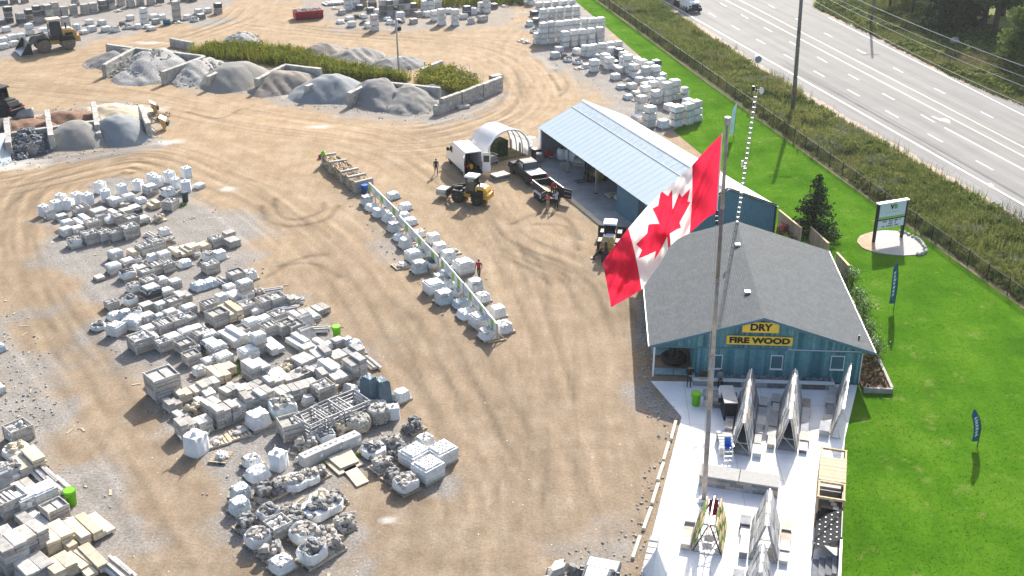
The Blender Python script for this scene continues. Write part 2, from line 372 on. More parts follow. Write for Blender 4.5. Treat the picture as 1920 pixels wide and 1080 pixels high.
def mixc(f, a, bb, ty='MIX'):
    x = nd(t, 'ShaderNodeMixRGB', blend_type=ty)
    for i, v in enumerate((f, a, bb)):
        if isinstance(v, (int, float)): x.inputs[i].default_value = v
        elif isinstance(v, tuple): x.inputs[i].default_value = (*v, 1)
        else: L(v, x.inputs[i])
    return x.outputs[0]
def at(n): return nd(t, 'ShaderNodeAttribute', attribute_name=n).outputs['Fac']
def mth(op, a, bb):
    x = nd(t, 'ShaderNodeMath', operation=op); x.use_clamp = False
    for i, v in enumerate((a, bb)):
        if isinstance(v, (int, float)): x.inputs[i].default_value = v
        else: L(v, x.inputs[i])
    return x.outputs[0]
mp = nd(t, 'ShaderNodeMapping'); mp.inputs['Rotation'].default_value = (0, 0, radians(35)); mp.inputs['Scale'].default_value = (1, .22, 1); L(tc.outputs['Object'], mp.inputs[0])
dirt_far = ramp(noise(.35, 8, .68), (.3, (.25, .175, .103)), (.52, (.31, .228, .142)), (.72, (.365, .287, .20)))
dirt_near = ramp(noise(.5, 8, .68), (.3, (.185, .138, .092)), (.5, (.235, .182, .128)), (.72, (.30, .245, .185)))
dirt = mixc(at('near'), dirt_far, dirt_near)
dirt = mixc(.55, dirt, ramp(noise(1.1, 8, .7, mp.outputs[0]), (.3, (.72, .70, .68)), (.6, (1.1, 1.1, 1.1))), 'MULTIPLY')
grav = ramp(noise(6, 8, .75), (.3, (.135, .128, .118)), (.5, (.235, .222, .205)), (.7, (.385, .365, .34)))
grav = mixc(.5, grav, ramp(noise(.6, 5), (.35, (.75, .72, .68)), (.65, (1.15, 1.12, 1.08))), 'MULTIPLY')
gm = nd(t, 'ShaderNodeMapRange'); L(mth('ADD', at('gravel'), mth('MULTIPLY', mth('SUBTRACT', noise(2.2, 8, .75), .5), 1.1)), gm.inputs[0]); gm.inputs[1].default_value = .12; gm.inputs[2].default_value = .98; gm.interpolation_type = 'SMOOTHSTEP'
col = mixc(gm.outputs[0], dirt, grav)
tk = at('track'); kk = mth('SUBTRACT', 1.0, mth('MULTIPLY', tk, .55))
cx = nd(t, 'ShaderNodeCombineColor'); [L(kk, cx.inputs[i]) for i in range(3)]
col = mixc(1.0, col, cx.outputs[0], 'MULTIPLY')
col = mixc(mth('MULTIPLY', at('pale'), .75), col, (.50, .48, .44))
fine = ramp(noise(5, 10, .85), (.36, (.70, .70, .70)), (.64, (1.26, 1.26, 1.26)))
col = mixc(.9, col, fine, 'MULTIPLY')
speck = nd(t, 'ShaderNodeTexVoronoi'); speck.inputs['Scale'].default_value = 1.3; L(tc.outputs['Object'], speck.inputs['Vector'])
sp = nd(t, 'ShaderNodeMapRange'); L(speck.outputs[0], sp.inputs[0]); sp.inputs[1].default_value = .07; sp.inputs[2].default_value = .04
col = mixc(mth('MULTIPLY', sp.outputs[0], mth('GREATER_THAN', noise(3.1, 2), .52)), col, (.62, .58, .52))
L(col, b.inputs['Base Color']); b.inputs['Roughness'].default_value = .95; b.inputs['Specular IOR Level'].default_value = .15
bp = nd(t, 'ShaderNodeBump'); bp.inputs['Strength'].default_value = .5; bp.inputs['Distance'].default_value = .1; L(noise(5, 8, .75), bp.inputs['Height']); L(bp.outputs[0], b.inputs['Normal'])
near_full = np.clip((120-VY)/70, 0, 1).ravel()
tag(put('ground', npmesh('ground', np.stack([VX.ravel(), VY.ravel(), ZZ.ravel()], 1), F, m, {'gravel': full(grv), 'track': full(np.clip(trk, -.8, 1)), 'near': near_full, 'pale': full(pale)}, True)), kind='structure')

# ---------------------------------------------------------------- lawn, verge, road
m_lawn = bpy.data.materials.new('mown_lawn'); m_lawn.use_nodes = True; t = m_lawn.node_tree; L = t.links.new; b = t.nodes['Principled BSDF']; tc = nd(t, 'ShaderNodeTexCoord')
mp = nd(t, 'ShaderNodeMapping'); mp.inputs['Rotation'].default_value = (0, 0, radians(14)); mp.inputs['Scale'].default_value = (1, .12, 1); L(tc.outputs['Object'], mp.inputs[0])
lc = ramp(noise(.22, 7, .65), (.3, (.040, .115, .007)), (.5, (.064, .158, .010)), (.72, (.10, .195, .018)))
lc = mixc(.55, lc, ramp(noise(.55, 4, .6, mp.outputs[0]), (.35, (.80, .84, .8)), (.65, (1.12, 1.1, 1.1))), 'MULTIPLY')
lc = mixc(.85, lc, ramp(noise(3.2, 9, .8), (.33, (.66, .72, .6)), (.66, (1.22, 1.18, 1.2))), 'MULTIPLY')
dm = nd(t, 'ShaderNodeMapRange'); L(noise(.42, 9, .75), dm.inputs[0]); dm.inputs[1].default_value = .57; dm.inputs[2].default_value = .73
lc = mixc(mth('MULTIPLY', dm.outputs[0], .8), lc, (.25, .24, .09))
L(lc, b.inputs['Base Color']); b.inputs['Roughness'].default_value = 1; b.inputs['Specular IOR Level'].default_value = 0
bp = nd(t, 'ShaderNodeBump'); bp.inputs['Strength'].default_value = .7; bp.inputs['Distance'].default_value = .08; L(noise(9, 6, .8), bp.inputs['Height']); L(bp.outputs[0], b.inputs['Normal'])
m_grassb = mat('grass_blades', (.9, .9, .9), col2=(1, 1, 1), attr='rnd', attr_cols=[(.055, .14, .008), (.075, .17, .012), (.10, .19, .016), (.15, .215, .04)], rough=1, trans=.35, spec=.0)
m_vergeg = mat('verge_soil', (.09, .10, .035), col2=(.16, .14, .07), scale=1.2, rough=.95, bump=.8, bscale=12)
m_weed = mat('verge_weeds', (.75, .75, .75), col2=(1.05, 1.05, 1.05), scale=.5, attr='rnd', attr_cols=[(.068, .105, .024), (.135, .18, .042), (.20, .235, .065), (.29, .30, .09), (.26, .215, .10)], rough=.9, trans=.3, spec=.1)
m_dgrass = mat('roadside_grass', (.10, .15, .03), col2=(.20, .22, .06), scale=.5, rough=.95, bump=.7, bscale=10, spec=.1)
lp = LAWNP
def sheet(name, poly, z, mt, kind='structure'):
    mb = MB(); mb.add([(x, y, z) for x, y in poly], [tuple(range(len(poly)))]); o = obj(name, mb, mt)
    me = o.data
    import bmesh
    bm = bmesh.new(); bm.from_mesh(me); bmesh.ops.triangulate(bm, faces=bm.faces[:]); bm.normal_update()
    for f in bm.faces:
        if f.normal.z < 0: f.normal_flip()
    bm.to_mesh(me); bm.free(); return tag(o, kind=kind)
sheet('lawn', lp, .012, m_lawn)
lawn_vis = G([(1060, -20), (1110, 0), (1300, 190), (1310, 240), (1445, 390), (1580, 480), (1665, 735), (1590, 830), (1565, 1100), (1960, 1100), (1960, 605), (1640, 380), (1300, 140), (1118, 0)])
GP = rpts(lawn_vis, 16000); gd_ = sdist(GP[:, 0], GP[:, 1], lawn_vis)
tag(put('lawn_grass', blades('lawn_grass', GP, .05, .022, 5, .9, m_grassb, z=.01, smoothcol=2.2)), kind='stuff')
A0 = np.array(g(1536, 139)); B0 = np.array(g(1846, 310.5)); RD = (B0-A0)/np.linalg.norm(B0-A0); RN = np.array([-RD[1], RD[0]])
def rp(s, n): p = A0+RD*s+RN*n; return (p[0], p[1])
def strip(s0, s1, n0, n1, n2=None, n3=None): return [rp(s0, n0), rp(s1, n1 if n2 is None else n1), rp(s1, n3 if n3 is not None else n1), rp(s0, n2 if n2 is not None else n1)]
def band(a, c, w): # pixel line, far->near, extended both ways
    p = np.array(g(*a)); q = np.array(g(*c)); d = (q-p)/np.linalg.norm(q-p); n = np.array([-d[1], d[0]])*w/2
    return p, q, d, n
FENCE = [g(1120, 0), g(1200, 60), g(1260, 103), g(1317, 147), g(1440, 235), g(1573, 330), g(1632, 373), g(1727, 445), g(1802, 490), g(1877, 547), g(1917, 573)]
fA = np.array(FENCE[0]); fB = np.array(FENCE[-1]); fd = (fB-fA)/np.linalg.norm(fB-fA)
def frow(s): p = fA+fd*s; return (p[0], p[1])
FL = np.linalg.norm(fB-fA)
NEAR = [g(1200, -22), g(1232, 0), g(1317, 53), g(1440, 133), g(1550, 200), g(1653, 260), g(1740, 310), g(1823, 360), g(1920, 415)]
FAR = [g(1920, 198), g(1851, 172), g(1783, 143), g(1713, 106), g(1620, 59), g(1545, 25)]
ndv = np.array(NEAR[-1])-np.array(NEAR[0]); ndv /= np.linalg.norm(ndv)
ext = lambda p, s: (p[0]+ndv[0]*s, p[1]+ndv[1]*s)
verge_poly = [ext(frow(-30), -60)]+[frow(-20)]+FENCE+[frow(FL+40)]+[ext(NEAR[-1], 40)]+NEAR[::-1]+[ext(NEAR[0], -80)]
sheet('verge', verge_poly, .02, m_vergeg)
far_field = [ext(FAR[0], 60)]+FAR+[g(1523, 12), g(1528, -6), (75, 260), (420, 420), (420, 60), (150, 20)]
sheet('roadside_field', far_field, .02, m_dgrass)
m_asph = bpy.data.materials.new('worn_asphalt'); m_asph.use_nodes = True; t = m_asph.node_tree; L = t.links.new; b = t.nodes['Principled BSDF']; tc = nd(t, 'ShaderNodeTexCoord')
mp = nd(t, 'ShaderNodeMapping'); mp.inputs['Rotation'].default_value = (0, 0, -atan2(RD[1], RD[0])); L(tc.outputs['Object'], mp.inputs[0])
mp2 = nd(t, 'ShaderNodeMapping'); mp2.inputs['Scale'].default_value = (.03, .9, 1); L(mp.outputs[0], mp2.inputs[0])
c1 = ramp(noise(.9, 6, .6, mp2.outputs[0]), (.3, (.165, .164, .160)), (.7, (.235, .233, .227)))
c1 = mixc(.6, c1, ramp(noise(25, 3), (.3, (.85, .85, .85)), (.7, (1.1, 1.1, 1.1))), 'MULTIPLY')
c1 = mixc(.7, c1, ramp(noise(.25, 6), (.3, (.88, .88, .88)), (.7, (1.06, 1.06, 1.05))), 'MULTIPLY')
L(c1, b.inputs['Base Color']); b.inputs['Roughness'].default_value = .9; b.inputs['Specular IOR Level'].default_value = .2
road_poly = [ext(NEAR[0], -80)]+NEAR+[ext(NEAR[-1], 40), ext(FAR[0], 60)]+FAR+[g(1523, 12), g(1528, -6), (75, 260), (60, 300)]
road = sheet('road', road_poly, .035, m_asph)
m_shoulder = mat('shoulder_gravel', (.30, .215, .16), col2=(.44, .37, .31), scale=3, rough=.95, bump=.5)
mb = MB()
def edge_strip(line, w0, w1, seed):
    rs = random.Random(seed); Q = polyline_pts(line, .8); T = np.gradient(Q, axis=0); T /= np.linalg.norm(T, axis=1)[:, None]; N = np.stack([-T[:, 1], T[:, 0]], 1); vs = []
    for i in range(len(Q)):
        a = Q[i]+N[i]*(w0+rs.uniform(-.25, .25)); c = Q[i]+N[i]*(w1+rs.uniform(-.25, .25)); vs += [(a[0], a[1], .039), (c[0], c[1], .039)]
    mb.add(vs, [(2*i, 2*i+2, 2*i+3, 2*i+1) for i in range(len(Q)-1)])
edge_strip(NEAR, .35, -1.0, 1); edge_strip(FAR, .5, -.8, 2)
structure('road_shoulder', mb, m_shoulder)
m_line = mat('white_road_paint', (.55, .545, .53), rough=.7, scale=4, var=.2)
m_yline = mat('yellow_road_paint', (.52, .42, .25), rough=.7, scale=4, var=.15)
def quadline(mb, a, c, w, z=.041, e0=0, e1=0):
    p, q, d, n = band(a, c, w); p = p-d*e0; q = q+d*e1
    mb.add([(*(p-n), z), (*(p+n), z), (*(q+n), z), (*(q-n), z)], [(3, 2, 1, 0)])
mbw, mby = MB(), MB()
quadline(mbw, (1493, 143), (1863, 353), .28, e0=60, e1=25); quadline(mbw, (1573, 43), (1920, 217), .17, e0=4, e1=20)
quadline(mby, (1440, 42), (1920, 294), .2, e0=50, e1=20); quadline(mby, (1440, 28), (1920, 277), .2, e0=50, e1=20)
def dashes(a, c, n0, n1, ln=3.1, cyc=9.5, w=.2):
    p, q, d, n = band(a, c, w)
    for k in range(n0, n1):
        s = p+d*(k*cyc-ln/2); e = s+d*ln; mbw.add([(*(s-n), .042), (*(s+n), .042), (*(e+n), .042), (*(e-n), .042)], [(3, 2, 1, 0)])
dashes((1536, 139), (1846, 310.5), -10, 6); dashes((1600, 145), (1715, 209), -12, 3)
dashes((1684, 132), (1833, 207), -6, 5, 2.6, 10.6); 
quadline(mbw, (1771, 240), (1920, 319), .22, e1=15)
# turn arrow and diamond
def flat_mark(poly, z=.043):
    mbw.add([(*g(*p), z) for p in poly], [tuple(range(len(poly)))])
flat_mark([(1746, 219), (1748, 218), (1760, 223), (1770, 222.5), (1779, 225), (1782, 232), (1770, 228), (1762, 226.5)][::-1])
flat_mark([(1852, 346), (1857, 344), (1864, 349), (1855, 352)][::-1]); flat_mark([(1416, 103), (1424, 102), (1425, 107), (1418, 106)][::-1])
structure('white_lane_markings', mbw, m_line); structure('yellow_lane_markings', mby, m_yline)
# verge weeds
vv = G([(1100, -20), (1120, 0), (1260, 103), (1440, 233), (1632, 373), (1802, 490), (1960, 605), (1960, 440), (1823, 364), (1653, 264), (1440, 138), (1317, 58), (1205, -18)])
WP = rpts(vv, 15000); d = sdist(WP[:, 0], WP[:, 1], vv); WP = WP[d > .3]; d = d[d > .3]
tag(put('verge_short_weeds', blades('verge_short_weeds', WP, .42, .11, 7, 1.1, m_weed, z=.0, smoothcol=4)), kind='stuff')
def bushes(nm, cen, n_each, size, mt, hmax=1.35):
    k = len(cen); rad = NR.uniform(.45, 1.15, k); hh = NR.uniform(.55, 1.0, k)*hmax; tone = np.clip(vnoise(cen[:, 0], cen[:, 1], 9, 3)*.55+NR.uniform(-.12, .5, k), 0, 1)
    i = np.repeat(np.arange(k), n_each); q = NR.normal(0, 1, (len(i), 3)); q /= np.linalg.norm(q, axis=1)[:, None]; q[:, 2] = np.abs(q[:, 2]); r = NR.random(len(i))**.35
    P = np.stack([cen[i, 0]+q[:, 0]*rad[i]*r, cen[i, 1]+q[:, 1]*rad[i]*r, q[:, 2]*hh[i]*r+.05], 1); rn = np.clip(tone[i]+NR.uniform(-.16, .16, len(i)), 0, 1)
    tag(put(nm, leaves(nm, P, size, mt, rn, .2)), kind='stuff'); return hh
BC = rpts(vv, 2300); d = sdist(BC[:, 0], BC[:, 1], vv); BC = BC[(d > .9) & (vnoise(BC[:, 0], BC[:, 1], 3.5, 17) > .36)]
bushes('verge_leafy_weeds', BC, 62, .15, m_weed, 1.0)
tag(put('verge_tall_weeds', blades('verge_tall_weeds', np.repeat(BC, 3, axis=0)+NR.normal(0, .7, (len(BC)*3, 2)), 1.15, .07, 7, .7, m_weed, z=.0, smoothcol=7)), kind='stuff')
fl = rpts(vv, 9000); fl = fl[(vnoise(fl[:, 0], fl[:, 1], 3.2, 21) > .74)][:700]; FP = np.repeat(fl, 6, axis=0); FP = np.concatenate([FP+NR.normal(0, .25, FP.shape), NR.uniform(.9, 1.3, (len(FP), 1))], 1)
tag(put('purple_asters', leaves('purple_asters', FP, .05, mat('aster_petals', (.30, .26, .36), var=.2))), kind='stuff')
# far roadside grass
fv = G([(1523, 14), (1620, 61), (1713, 108), (1783, 145), (1851, 175), (1940, 208), (1940, 90), (1800, 40), (1650, -20), (1540, -20)])
FPn = rpts(fv, 16000); dd = sdist(FPn[:, 0], FPn[:, 1], fv)
tag(put('roadside_tall_grass', blades('roadside_tall_grass', FPn[dd > .3], .6, .10, 6, 1.0, mat('roadside_blades', (.8, .8, .8), col2=(1.1, 1.1, 1.1), scale=.4, attr='rnd', attr_cols=[(.06, .085, .02), (.13, .17, .04), (.22, .24, .07), (.27, .25, .11), (.19, .12, .07)], trans=.3, rough=.9, spec=.1), z=0, smoothcol=8)), kind='stuff')
BC = rpts(fv, 1500); d = sdist(BC[:, 0], BC[:, 1], fv); BC = BC[(d > 1.0) & (vnoise(BC[:, 0], BC[:, 1], 4, 19) > .5)]
bushes('roadside_leafy_weeds', BC, 60, .2, m_weed, 1.0)
# ---------------------------------------------------------------- patio of concrete panels
def clip(poly, a, bq, c):  # keep a*x+b*y<=c
    out = []
    for i in range(len(poly)):
        p, q = poly[i], poly[(i+1) % len(poly)]; dp = a*p[0]+bq*p[1]-c; dq = a*q[0]+bq*q[1]-c
        if dp <= 0: out.append(p)
        if (dp < 0) != (dq < 0) and dp != dq: s = dp/(dp-dq); out.append((p[0]+(q[0]-p[0])*s, p[1]+(q[1]-p[1])*s))
    return out
sheet('patio', PATIO, .02, m_conc)
pat = bpy.data.objects['patio']
STH = radians(-3.7); su = (cos(STH), sin(STH)); sv = (-sin(STH), cos(STH)); SO = (17.34, 70.47)
U = lambda x, y: (SO[0]+su[0]*x+sv[0]*y, SO[1]+su[1]*x+sv[1]*y)   # store frame: x along front, y to the back
def uv(p): dx, dy = p[0]-SO[0], p[1]-SO[1]; return (dx*su[0]+dy*su[1], dx*sv[0]+dy*sv[1])
pl = [uv(p) for p in PATIO]
pw, ph = 2.6, 3.0
rs = random.Random(4)
for i in range(-6, 5):
    for j in range(-12, 1):
        q = clip(clip(clip(clip(pl, -1, 0, -(i*pw+.012)), 1, 0, (i+1)*pw-.012), 0, -1, -(j*ph+.012)), 0, 1, (j+1)*ph-.012)
        if len(q) < 3: continue
        ar = abs(sum(q[k][0]*q[(k+1) % len(q)][1]-q[(k+1) % len(q)][0]*q[k][1] for k in range(len(q))))/2
        if ar < .15: continue
        z = .075+rs.uniform(-.002, .002)
        obj('paving_panel', MB().prism([U(*p) for p in q], .0, z), m_concl, pat)
# ================================================================ STORE
def ray(px, py):
    u = (px-960)/FPX; v = (540-py)/FPX
    return Vector((u, cos(PIT)+v*sin(PIT), -sin(PIT)+v*cos(PIT)))
def on_plane(px, py, p0, n):
    d = ray(px, py); o = Vector((0, 0, CAMH)); n = Vector(n); return o+d*((Vector(p0)-o).dot(n)/d.dot(n))
def attr_obj(name, mb, mats, vals, parent, smooth=False):
    me = mb.mesh(name, mats, smooth); a = me.attributes.new('rnd', 'FLOAT', 'POINT'); a.data.foreach_set('value', vals); return put(name, me, parent)
m_tealb = mat('teal_boards', (.8, .8, .8), col2=(1.15, 1.15, 1.15), scale=4, attr='rnd', attr_cols=[(.05, .165, .195), (.075, .225, .26), (.11, .285, .32), (.175, .35, .37)], rough=.8, bump=.3)
st_ = thing('store_building', 'teal board sided store with big grey shingle gable roof and yellow firewood signs', 'building', (SO[0], SO[1], 0), STH)
def boards(name, p, q, zb, zt, w=.17, parent=st_, mt=m_tealb, thick=.03, seed=1, batten=.4):
    "vertical boards from p to q (local xy), zb and zt may be functions of distance"
    rb = random.Random(seed); mb = MB(); vals = []; p = Vector((*p, 0)); q = Vector((*q, 0)); d = (q-p); Ln = d.length; d /= Ln; n = Vector((d.y, -d.x, 0))
    fb = zb if callable(zb) else (lambda s: zb); ft = zt if callable(zt) else (lambda s: zt)
    k = int(Ln/w); w = Ln/k
    for i in range(k):
        s0, s1 = i*w+.006, (i+1)*w-.006; pr = n*(thick+rb.choice([0, 0, .02, .035]))
        a0, a1 = p+d*s0, p+d*s1
        vs = [a0+Vector((0, 0, fb(s0))), a1+Vector((0, 0, fb(s1))), a1+Vector((0, 0, ft(s1))), a0+Vector((0, 0, ft(s0)))]
        vs = vs+[v+pr for v in vs]
        mb.add(vs, [(0, 1, 2, 3), (7, 6, 5, 4), (0, 4, 5, 1), (1, 5, 6, 2), (2, 6, 7, 3), (3, 7, 4, 0)]); vals += [rb.random()]*8
    return tag(attr_obj(name, mb, mt, vals, parent), kind='stuff')
EZ, RZ, HWR, DEP = 2.75, 5.2, 7.75, 17.4
zr = lambda x: RZ-(RZ-EZ)*abs(x)/HWR
boards('siding', (-4.5, .3), (7.05, .3), 0, 2.55, seed=2)
boards('gable_siding', (-7.3, .26), (7.3, .26), 2.56, lambda s: zr(s-7.3)-.2, seed=3)
obj('trim_board', MB().box(-7.4, .16, 2.5, 7.35, .23, 2.62), m_tealm, st_)
boards('side_siding', (7.05, .34), (7.05, 17.0), 0, 2.72, seed=4)
boards('side_siding', (-4.5, 5.2), (-4.5, .34), 0, 2.55, seed=5); boards('side_siding', (-7.3, 5.2), (-4.54, 5.2), 0, 2.55, seed=6); boards('side_siding', (-7.3, 17.0), (-7.3, 5.25), 0, 2.7, seed=7)
boards('back_siding', (7.0, 17.02), (-7.3, 17.02), 0, lambda s: zr(7-s)-.2, seed=8)
obj('porch_post', MB().box(-7.42, .22, .08, -7.3, .36, 2.5), m_white, st_)
obj('ceiling', MB().box(-7.3, .4, 2.5, 7.0, 17, 2.54), m_wood, st_)
# roof: two decks with shingle courses laid over them
m_shing = bpy.data.materials.new('grey_asphalt_shingles'); m_shing.use_nodes = True; t = m_shing.node_tree; L = t.links.new; b = t.nodes['Principled BSDF']; tc = nd(t, 'ShaderNodeTexCoord')
br = nd(t, 'ShaderNodeTexBrick'); br.inputs['Scale'].default_value = 1; br.inputs['Brick Width'].default_value = .33; br.inputs['Row Height'].default_value = .168; br.inputs['Mortar Size'].default_value = .006
br.inputs['Color1'].default_value = (.078, .089, .097, 1); br.inputs['Color2'].default_value = (.100, .113, .122, 1); br.inputs['Mortar'].default_value = (.06, .06, .065, 1); br.inputs['Bias'].default_value = -.1
mp = nd(t, 'ShaderNodeMapping'); mp.inputs['Rotation'].default_value = (0, 0, pi/2); L(tc.outputs['Object'], mp.inputs[0]); L(mp.outputs[0], br.inputs['Vector'])
cs = mixc(.75, br.outputs[0], ramp(noise(1.1, 8, .7), (.32, (.82, .83, .85)), (.68, (1.15, 1.15, 1.14))), 'MULTIPLY'); cs = mixc(.7, cs, ramp(noise(30, 2), (.3, (.82, .82, .82)), (.7, (1.2, 1.2, 1.2))), 'MULTIPLY')
L(cs, b.inputs['Base Color']); b.inputs['Roughness'].default_value = .9; b.inputs['Specular IOR Level'].default_value = .25
bp = nd(t, 'ShaderNodeBump'); bp.inputs['Strength'].default_value = .5; bp.inputs['Distance'].default_value = .04; L(noise(22, 5, .7), bp.inputs['Height']); L(bp.outputs[0], b.inputs['Normal'])
Y0, Y1 = -.12, DEP
for sg in (-1, 1):
    mb = MB(); n = 46
    for i in range(n):
        xa, xb = HWR*(i/n), HWR*((i+1)/n)*1.0+.02; za, zb_ = zr(xa)+.0, zr(xb)+.022
        jag = [R.uniform(-.012, .012) for _ in range(2)]
        vs = [(sg*xa, Y0, za), (sg*xa, Y1, za), (sg*(xb+jag[0]), Y1, zb_), (sg*(xb+jag[1]), Y0, zb_), (sg*xb, Y0, zb_-.03), (sg*xb, Y1, zb_-.03)]
        mb.add(vs, [(0, 1, 2, 3) if sg < 0 else (3, 2, 1, 0), (3, 2, 5, 4) if sg < 0 else (4, 5, 2, 3)])
    sl = obj('roof_slope', mb, m_shing, st_); tag(sl, kind='stuff')
    dk = MB(); dk.add([(0, Y0+.03, RZ-.02), (0, Y1-.03, RZ-.02), (sg*(HWR-.05), Y1-.03, EZ-.01), (sg*(HWR-.05), Y0+.03, EZ-.01), (0, Y0+.03, RZ-.16), (0, Y1-.03, RZ-.16), (sg*(HWR-.05), Y1-.03, EZ-.14), (sg*(HWR-.05), Y0+.03, EZ-.14)],
        [(0, 1, 2, 3), (7, 6, 5, 4), (0, 4, 5, 1), (1, 5, 6, 2), (2, 6, 7, 3), (3, 7, 4, 0)]); obj('roof_deck', dk, m_woodg, st_)
    obj('fascia_board', MB().bar((0, Y0-.02, RZ-.1), (sg*HWR, Y0-.02, EZ-.1), .04, .2), m_tealm, st_)
    obj('gutter', MB().box(sg*(HWR+.03)-.05, Y0, EZ-.12, sg*(HWR+.03)+.05, Y1, EZ-.02), m_white, st_)
for px, py in ((1383, 457), (1402, 544)):
    q = on_plane(px, py, (*U(0, 0), RZ+.05), (0, 0, 1)); lx, ly = uv((q.x, q.y)); o = obj('roof_vent', MB().cbox(lx, ly, zr(lx)-.02, .34, .34, .16, 0, 0, .05), m_steel, st_); obj('vent_cap', MB().cbox(lx, ly, zr(lx)+.14, .4, .4, .05), m_white, o)
obj('vent_pipe', MB().tube([(6.9, 1.3, zr(6.9)-.1), (6.9, 1.3, zr(6.9)+.3)], .06, 8), m_black, st_)
FP0 = (*U(0, .12), 0); FN = (sv[0], sv[1], 0)
def front(px, py, off=0):
    q = on_plane(px, py, (*U(0, .2+off), 0), FN); x, y = uv((q.x, q.y)); return x, q.z
for (xa, ya, xb, yb) in ((1332, 665, 1353, 691), (1446, 666, 1466, 692), (1559, 667, 1581, 693)):
    a, z1_ = front(xa, ya); c, z0_ = front(xb, yb); w = MB()
    for s in ((a, z0_, a+.045, z1_), (c-.045, z0_, c, z1_), (a+.045, z0_, c-.045, z0_+.045), (a+.045, z1_-.045, c-.045, z1_)): w.box(s[0], .16, s[1], s[2], .235, s[3])
    fr = obj('window', w, m_white, st_); obj('pane', MB().box(a+.045, .19, z0_+.045, c-.045, .215, z1_-.045), mat('teal_glass', (.06, .16, .18), rough=.2, spec=.6, var=.1), fr)
    obj('sill', MB().box(a-.04, .12, z0_-.06, c+.04, .16, z0_), m_white, fr)
cx0, cz0 = front(1477, 655); cx1, cz1 = front(1616, 656); obj('conduit', MB().tube([(cx0, .14, cz0), (cx1, .14, cz0)], .025, 6), m_white, st_)
obj('downpipe', MB().tube([(7.0, .1, 2.5), (7.0, .1, .1)], .035, 6), m_white, st_)
m_sign = mat('sign_yellow', (.95, .62, .06), rough=.5, var=.05, scale=1.5)
def text_mesh(txt, size, sx=1.0, bold=0.02, ext=.01):
    cu = bpy.data.curves.new('txt', 'FONT'); cu.body = txt; cu.size = size; cu.align_x = 'CENTER'; cu.align_y = 'CENTER'; cu.offset = bold; cu.extrude = ext; cu.resolution_u = 3
    o = bpy.data.objects.new('txt', cu); COL.objects.link(o); bpy.context.view_layer.update()
    me = bpy.data.meshes.new_from_object(o.evaluated_get(bpy.context.evaluated_depsgraph_get())); bpy.data.objects.remove(o); bpy.data.curves.remove(cu)
    me.transform(Matrix.Diagonal((sx, 1, 1, 1))); return me
def lettering(txt, size, parent, loc, rot, mt, sx=1, bold=.02, name='lettering'):
    me = text_mesh(txt, size, sx, bold); me.materials.clear(); me.materials.append(mt); me.name = name
    o = put(name, me, parent, loc); o.rotation_euler = rot; return o
for txt, (xa, ya, xb, yb), lb in (('DRY', (1393, 603, 1460, 624), 'smaller yellow sign reading DRY under the store gable peak'), ('FIRE WOOD', (1363, 628.5, 1485, 648), 'long yellow sign reading FIREWOOD on the store gable')):
    a, z1_ = front(xa, ya, -.1); c, z0_ = front(xb, yb, -.1); th = thing('shop_sign', lb, 'sign', (*U((a+c)/2, .06), (z0_+z1_)/2), STH, 'yellow signs on the store gable'); w, h = (c-a)/2, (z1_-z0_)/2
    obj('board', MB().box(-w, -.03, -h, w, .04, h), m_sign, th)
    ch = h*.80; l = lettering(txt, ch*2.25, th, (0, -.045, -.0), (pi/2, 0, 0), m_black, 1, .03)
    bb = [v.co.x for v in l.data.vertices]; bw = max(bb)-min(bb); l.data.transform(Matrix.Diagonal((2*w*(.60 if txt == 'DRY' else .92)/bw, 1, 1, 1)))
# porch floor, mats, planters
bl_ = [(-7.3, 3.4, -5.9, 4.6), (-7.2, .55, -5.9, 1.5), (-5.85, .55, -4.7, 1.5)]
for k, (a, b_, c, d_) in enumerate(bl_):
    o = obj('floor_mat', MB().box(a, b_, 0, c, d_, .02), mat('pale_blue_mat', (.22, .36, .40), var=.25, scale=3)); o.location = (*SO, .078); o.rotation_euler.z = STH
    tag(o, ['pale blue mat at the back corner of the store porch', 'pale blue mat at the outer front edge of the store porch', 'pale blue mat on the store porch beside the teal wall'][k], 'mat', 'mats on the store porch')
th = thing('tyre_planter', 'big round tyre planter holding dark wood stumps under the store porch roof', 'planter', (*U(-5.75, 2.7), .078))
obj('tyre', MB().lathe([(.45, .02), (.85, 0), (.95, .12), (.95, .36), (.82, .46), (.6, .46), (.5, .3)], 20), m_rubber, th, True)
for k in range(4): obj('stump', MB().tube([(-.25+.17*k, .1*(-1)**k, .1), (-.28+.18*k, .12*(-1)**k, 1.0+.15*(k % 2))], [.11, .08], 7), mat('dark_bark', (.06, .05, .045), bump=.6, bscale=12), th)
obj('soil', MB().lathe([(0.02, .28), (.52, .28), (.52, .3), (.02, .32)], 12), m_soil, th)
th = thing('stone_planter', 'long low stone ledge planter filled with grey gravel along the teal store front', 'planter', (*SO, .076), STH)
x = -4.6; k = 0; rr = random.Random(9)
while x < 5.0:
    w = rr.uniform(.9, 1.9); w = min(w, 5.1-x); obj('wall_block', MB().box(x+.006, -.86, 0, x+w-.006, -.6, .42, j=.006), [m_stone_d, m_stone][rr.random() < .45], th); x += w
x = -4.65
while x < 5.05:
    w = min(1.6, 5.15-x); obj('coping', MB().box(x+.006, -.92, .424, x+w-.006, -.55, .5, j=.004), m_concl, th); x += w
obj('end_wall', MB().box(-4.62, -.595, 0, -4.45, .22, .5), m_stone, th); obj('end_wall', MB().box(5.0, -.595, 0, 5.15, .22, .5), m_stone, th)
mb = MB(); [mb.rock((rr.uniform(-4.4, 4.95), rr.uniform(-.5, .15), .36+rr.uniform(0, .05)), (.16, .13, .1), rr) for _ in range(420)]
tag(obj('river_gravel', mb, mat('river_stone', (.26, .265, .275), orand=0, var=.4, scale=9), th), kind='stuff')
